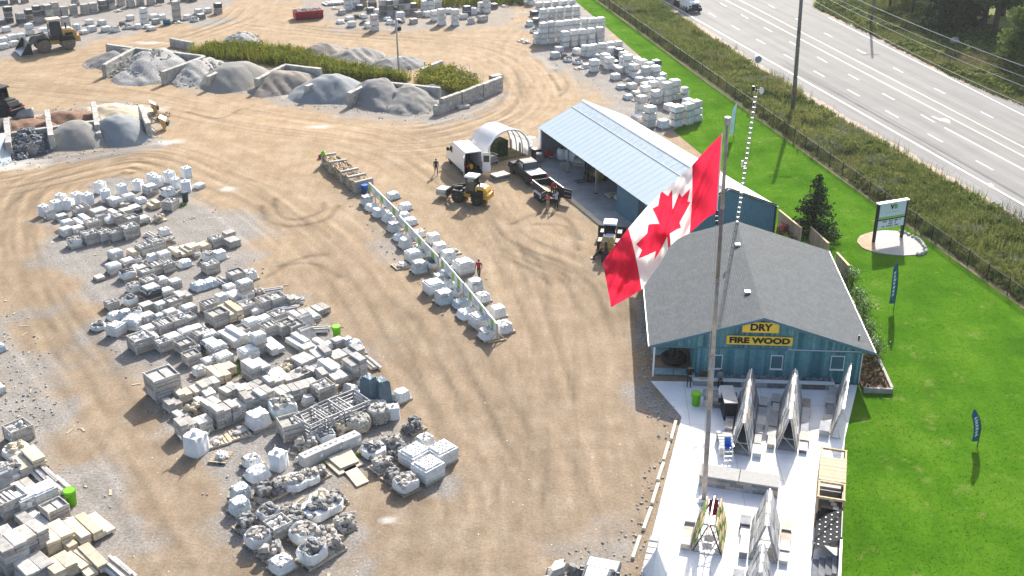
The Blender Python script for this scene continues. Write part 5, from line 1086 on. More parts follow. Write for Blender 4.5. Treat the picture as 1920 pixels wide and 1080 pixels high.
obj('bumper', MB().cbox(1.45, 0, .35, .25, 2.3, .5, 0, 0, .06), m_black, th); obj('grille', MB().box(1.36, -.6, .8, 1.42, .6, 1.45), m_black, th); obj('chassis', MB().box(-6.5, -.45, .7, .6, .45, .95), m_black, th); obj('flat_deck', MB().box(-15, -1.25, 1.15, -3.4, 1.25, 1.4), m_woodg, th); obj('deck_edge', MB().box(-15, -1.3, 1.2, -3.4, -1.255, 1.38), m_white, th); obj('step_box', MB().box(-2.4, -1.22, .4, -1.0, -.95, .8), m_steel, th)
for x in (.55, -3.9, -5.1, -12.5, -13.7):
    for s in (-1, 1): wheel(th, x, s*1.02, .5, .5, .34, m_steel)
for s in (-1, 1): obj('exhaust_stack', MB().tube([(-2.75, s*.95, 1), (-2.75, s*.95, 3.8)], .09, 8), m_steel, th); obj('headlight', MB().cbox(1.3, s*.85, .95, .2, .35, .3, 0, 0, .05), m_glass, th); obj('fender', MB().side([(-.1, .55), (0, 1.05), (1.1, 1.1), (1.35, .6), (1.1, .6), (.95, .98), (.2, .98), (.05, .55)], .22), m_van, th, loc=(0, s*1.0, 0))
x0_ = [obj('cargo_bundle', MB().cbox(-5.5-2.3*k, 0, 1.402, 2.0, 2.1, 1.0, 0, 0, .08, .02), m_wrap) for k in range(4)]
for k, o in enumerate(x0_): o.location = th.location; o.rotation_euler = th.rotation_euler; tag(o, 'wrapped bundle on the semi truck deck, '+['first behind the cab', 'second behind the cab', 'third behind the cab', 'last on the deck'][k], 'bundle', 'bundles on the truck')
# blue grey car cut by the bottom edge
cp = Vector((*g(1118, 1116), 0)); th = thing('parked_car', 'blue grey car with roof rails cut by the bottom picture edge', 'car', cp, radians(74)); m_cb = mat('car_blue', (.08, .115, .15), rough=.4, var=.03, spec=.35, coat=.1)
obj('body', MB().side([(-2.2, .35), (-2.25, .8), (-2.1, 1.0), (1.0, .98), (2.1, .82), (2.25, .6), (2.25, .35)], lambda z: .92 if z < .8 else .88), m_cb, th)
obj('roof', MB().side([(-2.05, .98), (-1.85, 1.5), (-1.6, 1.62), (-.2, 1.66), (.3, 1.6), (1.15, .98)], lambda z: .86 if z < 1.2 else .70), m_cb, th)
for s in (-1, 1):
    glass(th, [(-1.75, s*.85, 1.04), (.95, s*.85, 1.02), (.3, s*.735, 1.5), (-1.65, s*.735, 1.5)]); obj('roof_rail', MB().tube([(-1.6, s*.6, 1.68), (-.1, s*.62, 1.72), (.2, s*.62, 1.65)], .03, 6), m_black, th)
    for x in (1.4, -1.35): wheel(th, x, s*.82, .33, .33, .22, m_steel)
    obj('wing_mirror', MB().cbox(.75, s*.98, 1.0, .14, .2, .14, 0, 0, .03), m_cb, th); obj('tail_light', MB().cbox(-2.2, s*.7, .78, .1, .3, .16), m_red, th)
glass(th, [(1.1, -.78, 1.04), (1.1, .78, 1.04), (.36, .66, 1.58), (.36, -.66, 1.58)], name='windscreen'); glass(th, [(-2.07, -.76, 1.04), (-2.07, .76, 1.04), (-1.88, .66, 1.5), (-1.88, -.66, 1.5)], name='rear_window')
for k, (px, py, sx, sy, sz) in enumerate(((1044, 1084, 2.0, 1.0, .75), (1022, 1108, 1.8, 1.2, .6), (1078, 1078, 1.1, .6, .6))):
    th = thing('boulder', ['large pale ledge boulder at the bottom edge beside the blue car', 'low pale boulder half cut by the bottom picture edge', 'narrow brown boulder between the ledge rock and the blue car'][k], 'boulder', g(px, py), radians(50), 'boulders at the bottom edge')
    mb = MB(); [mb.rock((R.uniform(-.12, .12)*sx, R.uniform(-.15, .15)*sy, sz*(.28+.3*i)), (sx*(1-.15*i), sy*(1-.12*i), sz*.6), R, j=.12, up=.05) for i in range(3)]; obj('stone', mb, [m_stone_t, m_stone, m_conc][k] if k else mat('pale_ledge_stone', (.50, .45, .38), bump=.9, bscale=5, var=.25), th)
# ================================================================ MACHINES
def wheel_loader(name, label, front, rear, s=1.0, body=m_yellow, roof=m_white, tyre=m_rubber, rim=m_yellow, tool='forks', arm_col=m_black, side=1, facing=None, dark=m_black):
    wb = 2.1*s; pos, a = place(front, rear, wb, .78*s*side) if facing is None else (Vector((*g(*front), 0)), facing)
    th = thing(name, label, 'wheel loader', pos, a); r = .6*s; q = lambda *v: tuple(x*s for x in v)
    for sx in (1, -1):
        for sy in (1, -1): wheel(th, sx*wb/2, sy*.78*s, r, r, .42*s, rim, tyre, 18, True)
    def bx(nm, x0, y0, z0, x1, y1, z1, m_, ch=.06): return obj(nm, MB().cbox((x0+x1)/2*s, (y0+y1)/2*s, z0*s, (x1-x0)*s, (y1-y0)*s, (z1-z0)*s, 0, 0, ch*s), m_, th)
    obj('engine_hood', MB().side([q(-1.95, .75), q(-2.0, 1.35), q(-1.75, 1.72), q(-.75, 1.78), q(-.7, .75)], .56*s), body, th)
    bx('counterweight', -2.2, -.72, .62, -1.62, .72, 1.15, body); o = bx('hood_top', -1.6, -.45, 1.76, -.85, .45, 1.84, roof, .03); bx('exhaust_pipe', -1.2, .25, 1.8, -1.08, .37, 2.35, m_black, 0)
    obj('side_grille', MB().box(-1.6*s, -.575*s, 1.0*s, -.95*s, .575*s, 1.5*s), dark, th)
    for sy in (1, -1): obj('rear_fender', MB().side([q(-1.75, .85), q(-1.55, 1.3), q(-.55, 1.3), q(-.35, .85), q(-.45, .85), q(-.62, 1.22), q(-1.5, 1.22), q(-1.65, .85)], .24*s), dark, th, loc=(0, sy*.78*s, 0)); obj('front_fender', MB().side([q(.45, .9), q(.6, 1.3), q(1.5, 1.3), q(1.65, .95), q(1.57, .95), q(1.45, 1.23), q(.66, 1.23), q(.55, .9)], .22*s), dark, th, loc=(0, sy*.78*s, 0)); obj('tail_light', MB().cbox(-2.16*s, sy*.6*s, 1.2*s, .1*s, .2*s, .12*s), m_red, th)
    bx('chassis', -.7, -.45, .55, 1.5, .45, .95, body); bx('cab_floor', -.75, -.55, .95, .3, .55, 1.25, dark)
    for sx, sy in ((-.7, -.5), (-.7, .5), (.25, -.5), (.25, .5)): obj('cab_pillar', MB().bar(q(sx, sy, 1.2), q(sx*.9, sy*.92, 2.62), .08*s), m_black, th)
    bx('seat', -.55, -.25, 1.25, -.15, .25, 1.5, m_black); bx('seat_back', -.6, -.25, 1.5, -.5, .25, 2.0, m_black); bx('dashboard', .05, -.3, 1.25, .2, .3, 1.75, m_black)
    for sy in (1, -1): glass(th, [q(-.66, sy*.515, 1.3), q(.2, sy*.515, 1.3), q(.2, sy*.47, 2.55), q(-.62, sy*.47, 2.55)], name='cab_glass')
    glass(th, [q(.27, -.46, 1.3), q(.27, .46, 1.3), q(.245, .43, 2.55), q(.245, -.43, 2.55)], name='cab_glass')
    bx('cab_roof', -.85, -.6, 2.62, .42, .6, 2.78, roof)
    bx('front_frame', .5, -.35, .6, 1.5, .35, 1.35, dark if arm_col is m_black else body)
    for sy in (1, -1): obj('lift_arm', MB().bar(q(.7, sy*.38, 1.5), q(1.5, sy*.38, 1.35), .12*s, .26*s).bar(q(1.5, sy*.38, 1.35), q(2.25, sy*.38, .65), .12*s, .24*s), arm_col, th); obj('hydraulic_ram', MB().tube([q(.75, sy*.3, .9), q(1.7, sy*.34, 1.05)], .05*s, 6), m_steel, th)
    obj('tilt_link', MB().bar(q(.8, 0, 1.45), q(1.9, 0, 1.35), .14*s, .14*s).bar(q(1.9, 0, 1.35), q(2.2, 0, .8), .1*s), arm_col, th)
    if tool == 'forks':
        bx('fork_carriage', 2.2, -.6, .3, 2.3, .6, 1.1, m_black)
        for sy in (1, -1): bx('fork', 2.3, sy*.35-.06, .28, 3.4, sy*.35+.06, .34, m_black, .01)
    else:
        pr = [q(2.2, .1), q(2.2, 1.0), q(2.35, 1.25), q(2.4, 1.2), q(2.3, .95), q(2.4, .35), q(3.25, .12), q(3.25, .08), q(2.35, .03)]
        obj('bucket', MB().side(pr, 1.3*s), m_steel if tool == 'steel' else m_black, th)
        for sy in (1, -1): obj('bucket_side', MB().side([q(2.2, .08), q(2.22, 1.05), q(2.45, 1.15), q(3.2, .12)], .02*s), m_black, th, loc=(0, sy*1.29*s, 0))
    return th
ld = wheel_loader('wheel_loader', 'yellow compact wheel loader with white cab roof carrying a grey slab bundle', (857, 379), (895.5, 385))
fx_ = ld.location+Vector((cos(ld.rotation_euler.z), sin(ld.rotation_euler.z), 0))*2.95
th = thing('slab_bundle', 'grey slab bundle carried on the forks of the yellow loader', 'slab bundle', (fx_.x, fx_.y, .345), ld.rotation_euler.z)
for k in range(4): obj('slab', MB().box(-.5, -.62, k*.16+.002, .5, .62, k*.16+.155, j=.012), m_stone, th)
wheel_loader('wheel_loader', 'big dusty tan wheel loader with a bucket at the upper left of the yard', (84, 99), (131, 93), 1.62, m_yellowd, mat('dusty_roof', (.56, .46, .34), rough=.8), m_rubberd, m_yellowd, 'steel', mat('dusty_arm', (.16, .15, .14), rough=.8, var=.3))
# backhoe loader by the slab bay, partly behind the flag
bh = wheel_loader('backhoe_loader', 'yellow and black backhoe loader with white cab roof partly behind the flag', (1143, 466), (0, 0), .98, m_yellowd, m_white, m_rubber, m_yellow, 'bucket', m_yellow, facing=radians(80)); bh['category'] = 'backhoe'
obj('boom', MB().bar((-2.3, .1, .7), (-2.75, .1, 1.8), .22, .3).bar((-2.75, .1, 1.8), (-3.1, .1, .8), .18, .24), m_black, bh); obj('dipper_bucket', MB().side([(-3.5, .4), (-3.2, .9), (-2.95, .7), (-3.0, .2), (-3.3, .1)], .3), m_black, bh, loc=(0, .1, 0))
for s in (-1, 1): obj('stabiliser', MB().bar((-2.2, s*.5, .9), (-2.4, s*1.2, .1), .14).cbox(-2.4, s*1.2, 0, .4, .4, .08), m_black, bh)
# forklift in the shed
fk = thing('forklift', 'dark yellow forklift with tall black mast inside the open shed bay', 'forklift', (*Sh(9.9, 1.9), .07), SRZ-pi/2)
obj('body', MB().side([(-1.3, .3), (-1.4, .9), (-1.2, 1.15), (-.3, 1.1), (0, .55), (.7, .55), (.75, .3)], .52), mat('forklift_yellow', (.38, .27, .04), rough=.6, var=.2), fk); obj('seat', MB().cbox(-.4, 0, 1.1, .5, .5, .15).cbox(-.65, 0, 1.2, .1, .5, .5), m_black, fk)
for sx, sy in ((-1.0, -.45), (-1.0, .45), (.35, -.45), (.35, .45)): obj('guard_post', MB().bar((sx, sy, .9), (sx*.8, sy, 2.1), .07), m_black, fk)
obj('overhead_guard', MB().box(-.85, -.5, 2.1, .4, .5, 2.16), m_black, fk)
for s in (-1, 1): obj('mast_rail', MB().box(.85, s*.32-.06, .1, 1.0, s*.32+.06, 2.75), m_black, fk); obj('fork', MB().box(1.08, s*.28-.06, .12, 2.2, s*.28+.06, .17), m_black, fk); wheel(fk, .55, s*.5, .34, .34, .24, m_steel); wheel(fk, -.95, s*.46, .28, .28, .2, m_steel)
obj('fork_carriage', MB().box(1.02, -.5, .12, 1.08, .5, .8), m_black, fk)
obj('mast_crossbar', MB().box(.88, -.26, 2.5, .97, .26, 2.7).box(.88, -.26, 1.3, .97, .26, 1.42), m_black, fk)
# machine at the left edge with a culvert pipe
mm_ = wheel_loader('wheel_loader', 'black and dull yellow loader cut by the left picture edge', (4, 222), (0, 0), 1.45, m_black, m_black, m_rubber, m_yellowd, 'bucket', m_black, facing=radians(150))
x, y = g(24, 229); pp2 = gv(56, 226); d = pp2-Vector((x, y, 0))
th = thing('culvert_pipe', 'big grey concrete culvert pipe lying behind the left bins', 'pipe', (x, y, .72), atan2(d.y, d.x)); Lq = d.length+.6
obj('pipe', MB().lathe([(.5, 0), (.7, 0), (.7, Lq-.3), (.8, Lq-.3), (.8, Lq), (.55, Lq), (.5, Lq-.1), (.5, .02)], 20, (0, 0, 0), 'x'), m_conc, th, True)
# loader buckets lying by the left bins
for k, (px, py, a) in enumerate(((291, 213, 3.5), (310, 242, 3.2))):
    th = thing('loader_bucket', ['spare loader bucket standing on edge behind the left bins', 'spare loader bucket standing nearest the puddle by the left bins'][k], 'bucket', g(px, py), a, 'spare loader buckets')
    o = obj('shell', MB().side([(0, 0), (-.3, .5), (-.2, 1.2), (.5, 1.6), (.55, 1.5), (-.05, 1.1), (-.15, .5), (.1, .05)], .6), mat('bucket_steel', (.30, .31, .31), rough=.5, metal=.4, var=.25), th)
    for s in (-1, 1): obj('side_plate', MB().side([(0, 0), (-.3, .5), (-.2, 1.2), (.5, 1.6), (.3, .8)], .025), m_yellowd if s > 0 else m_steel, th, loc=(0, s*.6, 0))
    obj('mount_bracket', MB().box(-.5, -.4, .5, -.2, .4, 1.0), m_black, th)
m_junk = mat('rusty_scrap', (.24, .17, .11), var=.4, scale=5, rough=.9)
th = thing('scrap_pile', 'rusty scrap pieces on the ground by the left bins', 'scrap', g(303, 222))
for k in range(16): obj('scrap_piece', MB().bar((R.uniform(-1, 1), R.uniform(-1.6, 1.6), .1), (R.uniform(-1, 1), R.uniform(-1.6, 1.6), R.uniform(.2, .7)), R.uniform(.06, .2), R.uniform(.05, .3)), m_junk, th)
# ================================================================ HOOP SHELTER
hl, hr = gv(911, 312), gv(993, 292); rl_ = gv(890, 279); d = hr-hl; Wd = d.length; a = atan2(d.y, d.x); dep = abs((rl_-hl).dot(Vector((-d.y, d.x, 0)).normalized()))*.62; HH = 3.45
th = thing('hoop_shelter', 'white fabric hoop shelter open at both ends between van and shed', 'shelter', hl, a); m_fab = mat('white_fabric', (.80, .80, .80), rough=.6, var=.03, trans=.3); Ns = 20
arc = []
for i in range(Ns+1):
    t_ = i/Ns; ang = pi*(1-t_); arc.append((Wd/2+Wd/2*cos(ang)*(1-.0), HH*(sin(ang)**.78)))
vs = []; nj = 6
for j in range(nj+1):
    for x, z in arc: vs.append((x, dep*j/nj, z-.04*(j % 2)))
obj('cover', MB().add(vs, [(j*(Ns+1)+i, j*(Ns+1)+i+1, (j+1)*(Ns+1)+i+1, (j+1)*(Ns+1)+i) for j in range(nj) for i in range(Ns)]), m_fab, th, True)
for j in range(4): obj('hoop', MB().tube([(Wd/2+(x-Wd/2)*(.97 if j else 1.0), dep*j/3, z*(.97 if j else 1.0)) for x, z in arc], .07 if j else .11, 6), m_steel if j else m_white, th, True)
for i in (3, 7, 10, 13, 17): obj('purlin', MB().tube([(Wd/2+(arc[i][0]-Wd/2)*.98, 0, arc[i][1]*.98), (Wd/2+(arc[i][0]-Wd/2)*.98, dep, arc[i][1]*.98)], .03, 5), m_steel, th)
for y_ in (0, dep/2, dep): obj('anchor_post', MB().box(-.12, y_-.12, 0, .12, y_+.12, 1.1), m_steel, th); obj('anchor_post', MB().box(Wd-.12, y_-.12, 0, Wd+.12, y_+.12, 1.1), m_steel, th)
n_ = Vector((-d.y, d.x, 0)).normalized(); dn = d.normalized()
def HP(u, v_): p = hl+dn*u+n_*v_; return (p.x, p.y)
structure('turf_mat', MB().prism([HP(1.7, .5), HP(Wd-.3, .3), HP(Wd-.3, dep+.5), HP(2.2, dep+1)], -.04, .05), mat('old_turf', (.05, .055, .015), col2=(.12, .10, .035), scale=1.4, bump=.7))
th = thing('sod_stack', 'dark green stack of rolled turf under the hoop shelter', 'turf stack', (*HP(Wd*.57, dep*.62), .05), a)
for k in range(5):
    for i in range(3): obj('turf_roll', MB().tube([(-.55+.5*i, -.7, .22+.34*k), (-.55+.5*i, .7, .22+.34*k)], .24, 10), mat('turf_roll', (.02, .035, .012), bump=.9, bscale=15, orand=.2), th)
th = thing('steel_cart', 'galvanised steel crate cart at the mouth of the hoop shelter', 'cart', (*HP(.9, .4), 0), a+.1)
for z in (.35, .65, .95): obj('rail', MB().box(-.7, -.45, z, .7, -.41, z+.06).box(-.7, .41, z, .7, .45, z+.06).box(-.7, -.4, z, -.66, .4, z+.06).box(.66, -.4, z, .7, .4, z+.06), m_steel, th)
obj('deck', MB().box(-.72, -.47, .25, .72, .47, .3), m_steel, th); [wheel(th, sx*.5, sy*.4, .14, .14, .08, m_black) for sx in (-1, 1) for sy in (-1, 1)]
for k in range(2): obj('load_box', MB().cbox(-.3+.6*k, 0, .302, .5, .6, .55), m_steel, th)
# things by and inside the shed
for k, (px, py, mt, sz, nm, lb, ct) in enumerate(((1006, 296, m_black, (.9, .8, .9), 'machine_box', 'black machine box outside the left corner of the shed', 'machine'), (1011, 303, m_stone_d, (.8, .7, .8), 'air_compressor', 'grey compressor box in front of the black machine box', 'machine'), (996, 281, m_white, (.9, .6, 1.3), 'white_cabinet', 'white cabinet with green patch between hoop shelter and shed', 'cabinet'))):
    th = thing(nm, lb, ct, g(px, py), .5+k); obj('housing', MB().cbox(0, 0, .1, *sz, 0, 0, .08), mt, th); obj('grille', MB().box(-sz[0]*.35, -sz[1]/2-.02, .3, sz[0]*.35, -sz[1]/2-.003, sz[2]*.75), m_green if k == 2 else m_steel, th); obj('lid', MB().cbox(0, 0, sz[2]+.102, sz[0]*.9, sz[1]*.9, .06), m_steel, th); [obj('foot', MB().box(sx*sz[0]*.4-.05, sy*sz[1]*.4-.05, 0, sx*sz[0]*.4+.05, sy*sz[1]*.4+.05, .1), m_black, th) for sx in (-1, 1) for sy in (-1, 1)]
for k, (a_, b2) in enumerate(((2.4, 1.6), (3.1, 2.2), (3.9, 2.6))):
    th = thing('water_tank', ['pale plastic tank nearest the shed mouth', 'pale plastic tank second from the shed mouth', 'pale plastic tank deepest in the first shed bay'][k], 'tank', (*Sh(a_, b2), .07), 0, 'plastic tanks in the shed'); obj('tank', MB().lathe([(.5, 0), (.55, .1), (.55, .95), (.45, 1.1), (.2, 1.15), (.01, 1.15)], 16), m_bag, th, True); obj('cap', MB().lathe([(.18, 1.14), (.18, 1.24), (.01, 1.24)], 10), m_black, th)
th = thing('wheelbarrow', 'red wheelbarrow at the left corner of the shed floor', 'wheelbarrow', (*Sh(2.0, .3), .07), 2.2); obj('tray', MB().side([(-.5, .75), (-.3, .35), (.35, .35), (.6, .75)], .36), m_red, th); obj('tray_liner', MB().box(-.3, -.3, .752, .4, .3, .76), m_red, th); wheel(th, .65, 0, .2, .2, .1, m_steel); [obj('handle', MB().bar((.6, s*.12, .25), (-1.0, s*.3, .6), .05), m_wood, th) for s in (-1, 1)]; [obj('leg', MB().bar((-.25, s*.25, .4), (-.3, s*.28, 0), .04), m_steel, th) for s in (-1, 1)]
# ================================================================ PEOPLE
def person(label, px, py, face, shirt, trousers, pose='stand', hgt=1.75, z=0, loc=None, hair=(.02, .015, .012), vest=None, skin=m_skin):
    s = hgt/1.75; x, y = loc or g(px, py); J = {}
    st = {'walk': (.28, -.22), 'stand': (.03, -.03), 'reach': (.06, -.06), 'sit': (0, 0)}[pose]
    sit = pose == 'sit'; hz = .48 if sit else .92
    J['pelvis'] = (0, 0, hz); J['waist'] = (.02, 0, hz+.2); J['chest'] = (.03 if pose != 'reach' else .14, 0, hz+.42); J['neck'] = (.03 if pose != 'reach' else .2, 0, hz+.56); J['head'] = (.05 if pose != 'reach' else .25, 0, hz+.68); J['crown'] = (.04 if pose != 'reach' else .25, 0, hz+.80)
    E = [('pelvis', 'waist'), ('waist', 'chest'), ('chest', 'neck'), ('neck', 'head'), ('head', 'crown')]; rad = dict(pelvis=(.15, .125), waist=(.125, .105), chest=(.155, .12), neck=(.058, .06), head=(.088, .1), crown=(.07, .08))
    for sd_, sg in (('l', 1), ('r', -1)):
        f = st[0] if sg > 0 else st[1]
        if sit: kn, an, to = (.42, sg*.11, .47), (.44, sg*.12, .08), (.6, sg*.13, .04)
        else: kn, an, to = (f*.75+.03, sg*.105, .49), (f*1.0-.02-(.08 if f < 0 and pose == 'walk' else 0), sg*.11, .085), (f*1.0+.14, sg*.13, .035)
        J['hip'+sd_] = (0, sg*.09, hz-.04); J['knee'+sd_] = kn; J['ank'+sd_] = an; J['toe'+sd_] = to
        sh = (J['chest'][0], sg*.18, hz+.50)
        if pose == 'walk': el, wr = (sh[0]-f*.45, sg*.25, hz+.24), (sh[0]-f*.75+.08, sg*.25, hz+.01)
        elif pose == 'reach': el, wr = (sh[0]+.14, sg*.26, hz+.27), (sh[0]+.36, sg*.16, hz+.22)
        elif sit: el, wr = (.08, sg*.24, hz+.27), (.3, sg*.12, hz+.14)
        else: el, wr = (sh[0]+.03, sg*.26, hz+.24), (sh[0]+.2, sg*.08, hz+.14)
        J['sho'+sd_] = sh; J['elb'+sd_] = el; J['wri'+sd_] = wr; w = Vector(wr); dd = (w-Vector(el)).normalized(); J['palm'+sd_] = tuple(w+dd*.075)
        for k in range(4): J['fin%d%s' % (k, sd_)] = tuple(w+dd*(.16-.01*abs(k-1.4))+Vector((.024*(k-1.5), 0, 0))+Vector((0, -sg*.012, -.01))); rad['fin%d%s' % (k, sd_)] = (.010, .010)
        J['thm'+sd_] = tuple(w+dd*.075+Vector((.05, -sg*.015, .0))); rad['thm'+sd_] = (.011, .011)
        rad.update({'hip'+sd_: (.095, .095), 'knee'+sd_: (.062, .062), 'ank'+sd_: (.045, .045), 'toe'+sd_: (.042, .036), 'sho'+sd_: (.068, .068), 'elb'+sd_: (.047, .047), 'wri'+sd_: (.034, .034), 'palm'+sd_: (.038, .026)})
        E += [('pelvis', 'hip'+sd_), ('hip'+sd_, 'knee'+sd_), ('knee'+sd_, 'ank'+sd_), ('ank'+sd_, 'toe'+sd_), ('chest', 'sho'+sd_), ('sho'+sd_, 'elb'+sd_), ('elb'+sd_, 'wri'+sd_), ('wri'+sd_, 'palm'+sd_), ('palm'+sd_, 'thm'+sd_)]+[('palm'+sd_, 'fin%d%s' % (k, sd_)) for k in range(4)]
    ks = list(J); me = bpy.data.meshes.new('body'); me.from_pydata([Vector(J[k]) for k in ks], [(ks.index(a), ks.index(b_)) for a, b_ in E], [])
    o = bpy.data.objects.new('body', me); COL.objects.link(o); md = o.modifiers.new('s', 'SKIN'); md.use_smooth_shade = True
    for i, k in enumerate(ks): me.skin_vertices[0].data[i].radius = rad[k]; me.skin_vertices[0].data[i].use_root = (k == 'pelvis')
    o.modifiers.new('u', 'SUBSURF').levels = 1; bpy.context.view_layer.update()
    m2 = bpy.data.meshes.new_from_object(o.evaluated_get(bpy.context.evaluated_depsgraph_get())); bpy.data.objects.remove(o); m2.name = 'body'
    m2.transform(Matrix.Scale(s, 4))
    hd = mat('hair_%.2f' % hair[0], hair, rough=.7)
    for m_ in (shirt, trousers, skin, hd, m_black): m2.materials.append(m_)
    wl, wr_ = Vector(J['wril'])*s, Vector(J['wrir'])*s; nz = J['neck'][2]*s; hz_ = (hz+.05)*s; hx = J['head'][0]*s
    def hand(c):
        for sd_ in 'lr':
            w = Vector(J['wri'+sd_])*s; e = Vector(J['elb'+sd_])*s; dd = (w-e).normalized(); f = (c-w).dot(dd)
            if -.01 < f < .2 and (c-w-dd*f).length < .058: return True
        return False
    for p in m2.polygons:
        c = p.center; i = 0
        if hand(c): i = 2
        elif c.z > nz-.015: i = 3 if (c.z > nz+.215*s or c.x < hx-.03) else 2
        elif c.z < .11*s: i = 4
        elif c.z < hz_ and (abs(c.y) < .19*s or c.z < .35): i = 1
        p.material_index = i; p.use_smooth = True
    th = thing('person', label, 'person', (x, y, z), face); put('body', m2, th)
    hm = MB().lathe([(.098, .015), (.106, .05), (.092, .1), (.05, .132), (.01, .14)], 10); ho = obj('hair', hm, hd, th, True); ho.location = (hx-.012, 0, (J['head'][2]+.0)*s); ho.scale = (s, s*.88, s)
    fc = Vector((hx+.085*s, 0, J['head'][2]*s)); obj('nose', MB().cbox(fc.x+.006, 0, fc.z-.015, .022, .02, .04, 0, 0, .006), skin, th)
    for sg in (-1, 1): obj('eye', MB().cbox(fc.x-.002, sg*.032, fc.z+.02, .012, .018, .011), m_black, th); obj('ear', MB().cbox(hx, sg*.09*s, fc.z-.02, .03, .016, .05, 0, 0, .006), skin, th)
    obj('mouth', MB().cbox(fc.x-.004, 0, fc.z-.052, .01, .04, .01), m_red, th)
    if vest: obj('vest', MB().lathe([(.175, hz+.12), (.185, hz+.3), (.19, hz+.45), (.13, hz+.52)], 12), vest, th, True)
    return th
cl = lambda n, c: mat(n, c, rough=.9, var=.15, scale=12)
person('person in dark navy clothes walking alone by the white van', 818, 327, radians(-80), cl('navy_cloth', (.03, .045, .065)), cl('dark_cloth', (.03, .032, .035)), 'walk')
person('person in a red shirt and dark trousers walking past the wrapped pallets', 898, 522, radians(-100), cl('crimson_cloth', (.30, .02, .03)), cl('charcoal_cloth', (.035, .035, .04)), 'walk', 1.78)
person('person in orange safety vest at the open rear doors of the van', 0, 0, radians(150), cl('orange_cloth', (.60, .16, .02)), cl('dark_cloth', (.03, .032, .035)), 'reach', vest=cl('yellow_stripe_vest', (.62, .30, .03)), loc=g(884, 333))
person('person standing in black jacket and jeans at the store porch', 1291, 727, radians(-85), cl('black_cloth', (.018, .02, .022)), cl('jeans_cloth', (.03, .05, .08)), 'stand', z=PZ)
person('person in grey jacket sitting on the stone ledge in front of the store', 0, 0, radians(-100), cl('grey_cloth', (.22, .24, .26)), cl('black_trousers', (.018, .018, .02)), 'sit', 1.68, z=PZ+.11, loc=U(-2.75, -.80), hair=(.03, .018, .012))
person('person in light grey shirt bent over the rear of the trailer', 1043, 391, radians(110), cl('pale_grey_cloth', (.42, .43, .45)), cl('black_trousers', (.018, .018, .02)), 'reach', 1.8)
person('person in salmon red shirt and tan trousers by the trailer doors', 1027, 393, radians(80), cl('salmon_cloth', (.50, .12, .13)), cl('tan_cloth', (.40, .30, .18)), 'stand', 1.66, hair=(.05, .03, .015))
person('person in bright red shirt standing inside the trailer among boards', 0, 0, radians(-60), cl('bright_red_cloth', (.45, .03, .05)), cl('charcoal_cloth', (.035, .035, .04)), 'reach', 1.72, z=.58, loc=tuple((pt+Vector((cos(at_), sin(at_), 0))*-1.0).xy))
# ledge sitter's neighbour: cushion chair
th = thing('lawn_chair', 'dark wooden chair on the stone ledge near the flagpole', 'chair', (*U(-3.9, -.74), PZ+.42), STH); obj('seat', MB().cbox(0, 0, .1, .6, .3, .05), m_woodg, th); obj('backrest', MB().cbox(0, .17, .1, .6, .05, .5), mat('dark_wood', (.07, .05, .035)), th); [obj('leg', MB().box(s*.27-.03, -.12, 0.08, s*.27+.03, .15, .1), m_black, th) for s in (-1, 1)]
# ================================================================ AGGREGATE BINS
BLK = [MB().cbox(0, 0, 0, 1.19, .6, .595, 0, 0, .04, .012).mesh('block', m_conc) for _ in range(3)]
def bin_wall(label, a, c, h=1.8, hpx=None, group='concrete block bin walls'):
    p, q = Vector((*g(*a, h), 0)), Vector((*g(*c, h), 0)); d = q-p; Ln = d.length; n = max(1, round(Ln/1.2)); L1 = Ln/n
    th = thing('bin_wall', label, 'block wall', p, atan2(d.y, d.x), group)
    for k in range(round(h/.6)):
        off = .5 if k % 2 else 0
        for i in range(n+(1 if off else 0)):
            x = (i+.5-off)*L1; w = L1
            if off and i == 0: x, w = L1*.25, L1*.5
            if off and i == n: x, w = Ln-L1*.25, L1*.5
            if k == round(h/.6)-1 and R.random() < .06: continue
            put('block', R.choice(BLK), th, (x, R.uniform(-.03, .03), k*.6), R.uniform(-.015, .015), (w/1.2, 1, 1))
    return th
for lb, a, c in (('leftmost divider of the long row of gravel bins', (193, 121), (250, 90)), ('second divider from left of the long gravel bins', (303, 134), (383, 105)), ('third divider from left of the long gravel bins', (388, 143), (447, 117)), ('fourth divider of the long gravel bins, right of the smooth mound', (480, 148), (532, 121)),
                 ('divider left of the blue grey gravel in the long bins', (573, 161), (623, 143)), ('divider right of the blue grey gravel in the long bins', (653, 174), (700, 151)), ('tall end wall of blocks at the right of the long bins', (815, 189), (862, 172)), ('block wall stepping back right of the long bins end wall', (864, 172), (902, 157)), ('block wall farthest right beside loose pale slabs', (904, 157), (940, 143)),
                 ('back wall of the leftmost long bin', (200, 82), (250, 89)), ('back wall behind the coarse light gravel', (252, 89), (383, 104)), ('curved back wall behind the brown grey pile', (532, 120), (602, 128)), ('exposed back wall above the large grey piles at right', (705, 151), (825, 164)), ('short wall end behind the shrub strip at left', (320, 71), (362, 79)), ('low wall behind the light pole', (790, 128), (828, 113))):
    bin_wall('concrete block wall, '+lb, a, c, 1.2 if 'short' in lb or 'low' in lb else 1.8)
bin_wall('concrete block spine wall through the left gravel bins', (0, 251), (268, 213))
for k, (a, c) in enumerate((((15, 267), (10, 215)), ((95, 253), (87, 205)), ((183, 240), (174, 190)), ((277, 231), (263, 196)))): bin_wall('concrete cross wall of the left gravel bins, '+['first from the left edge', 'beside the black rocks', 'between the two smooth grey piles', 'at the right end by the spare buckets'][k], a, c)
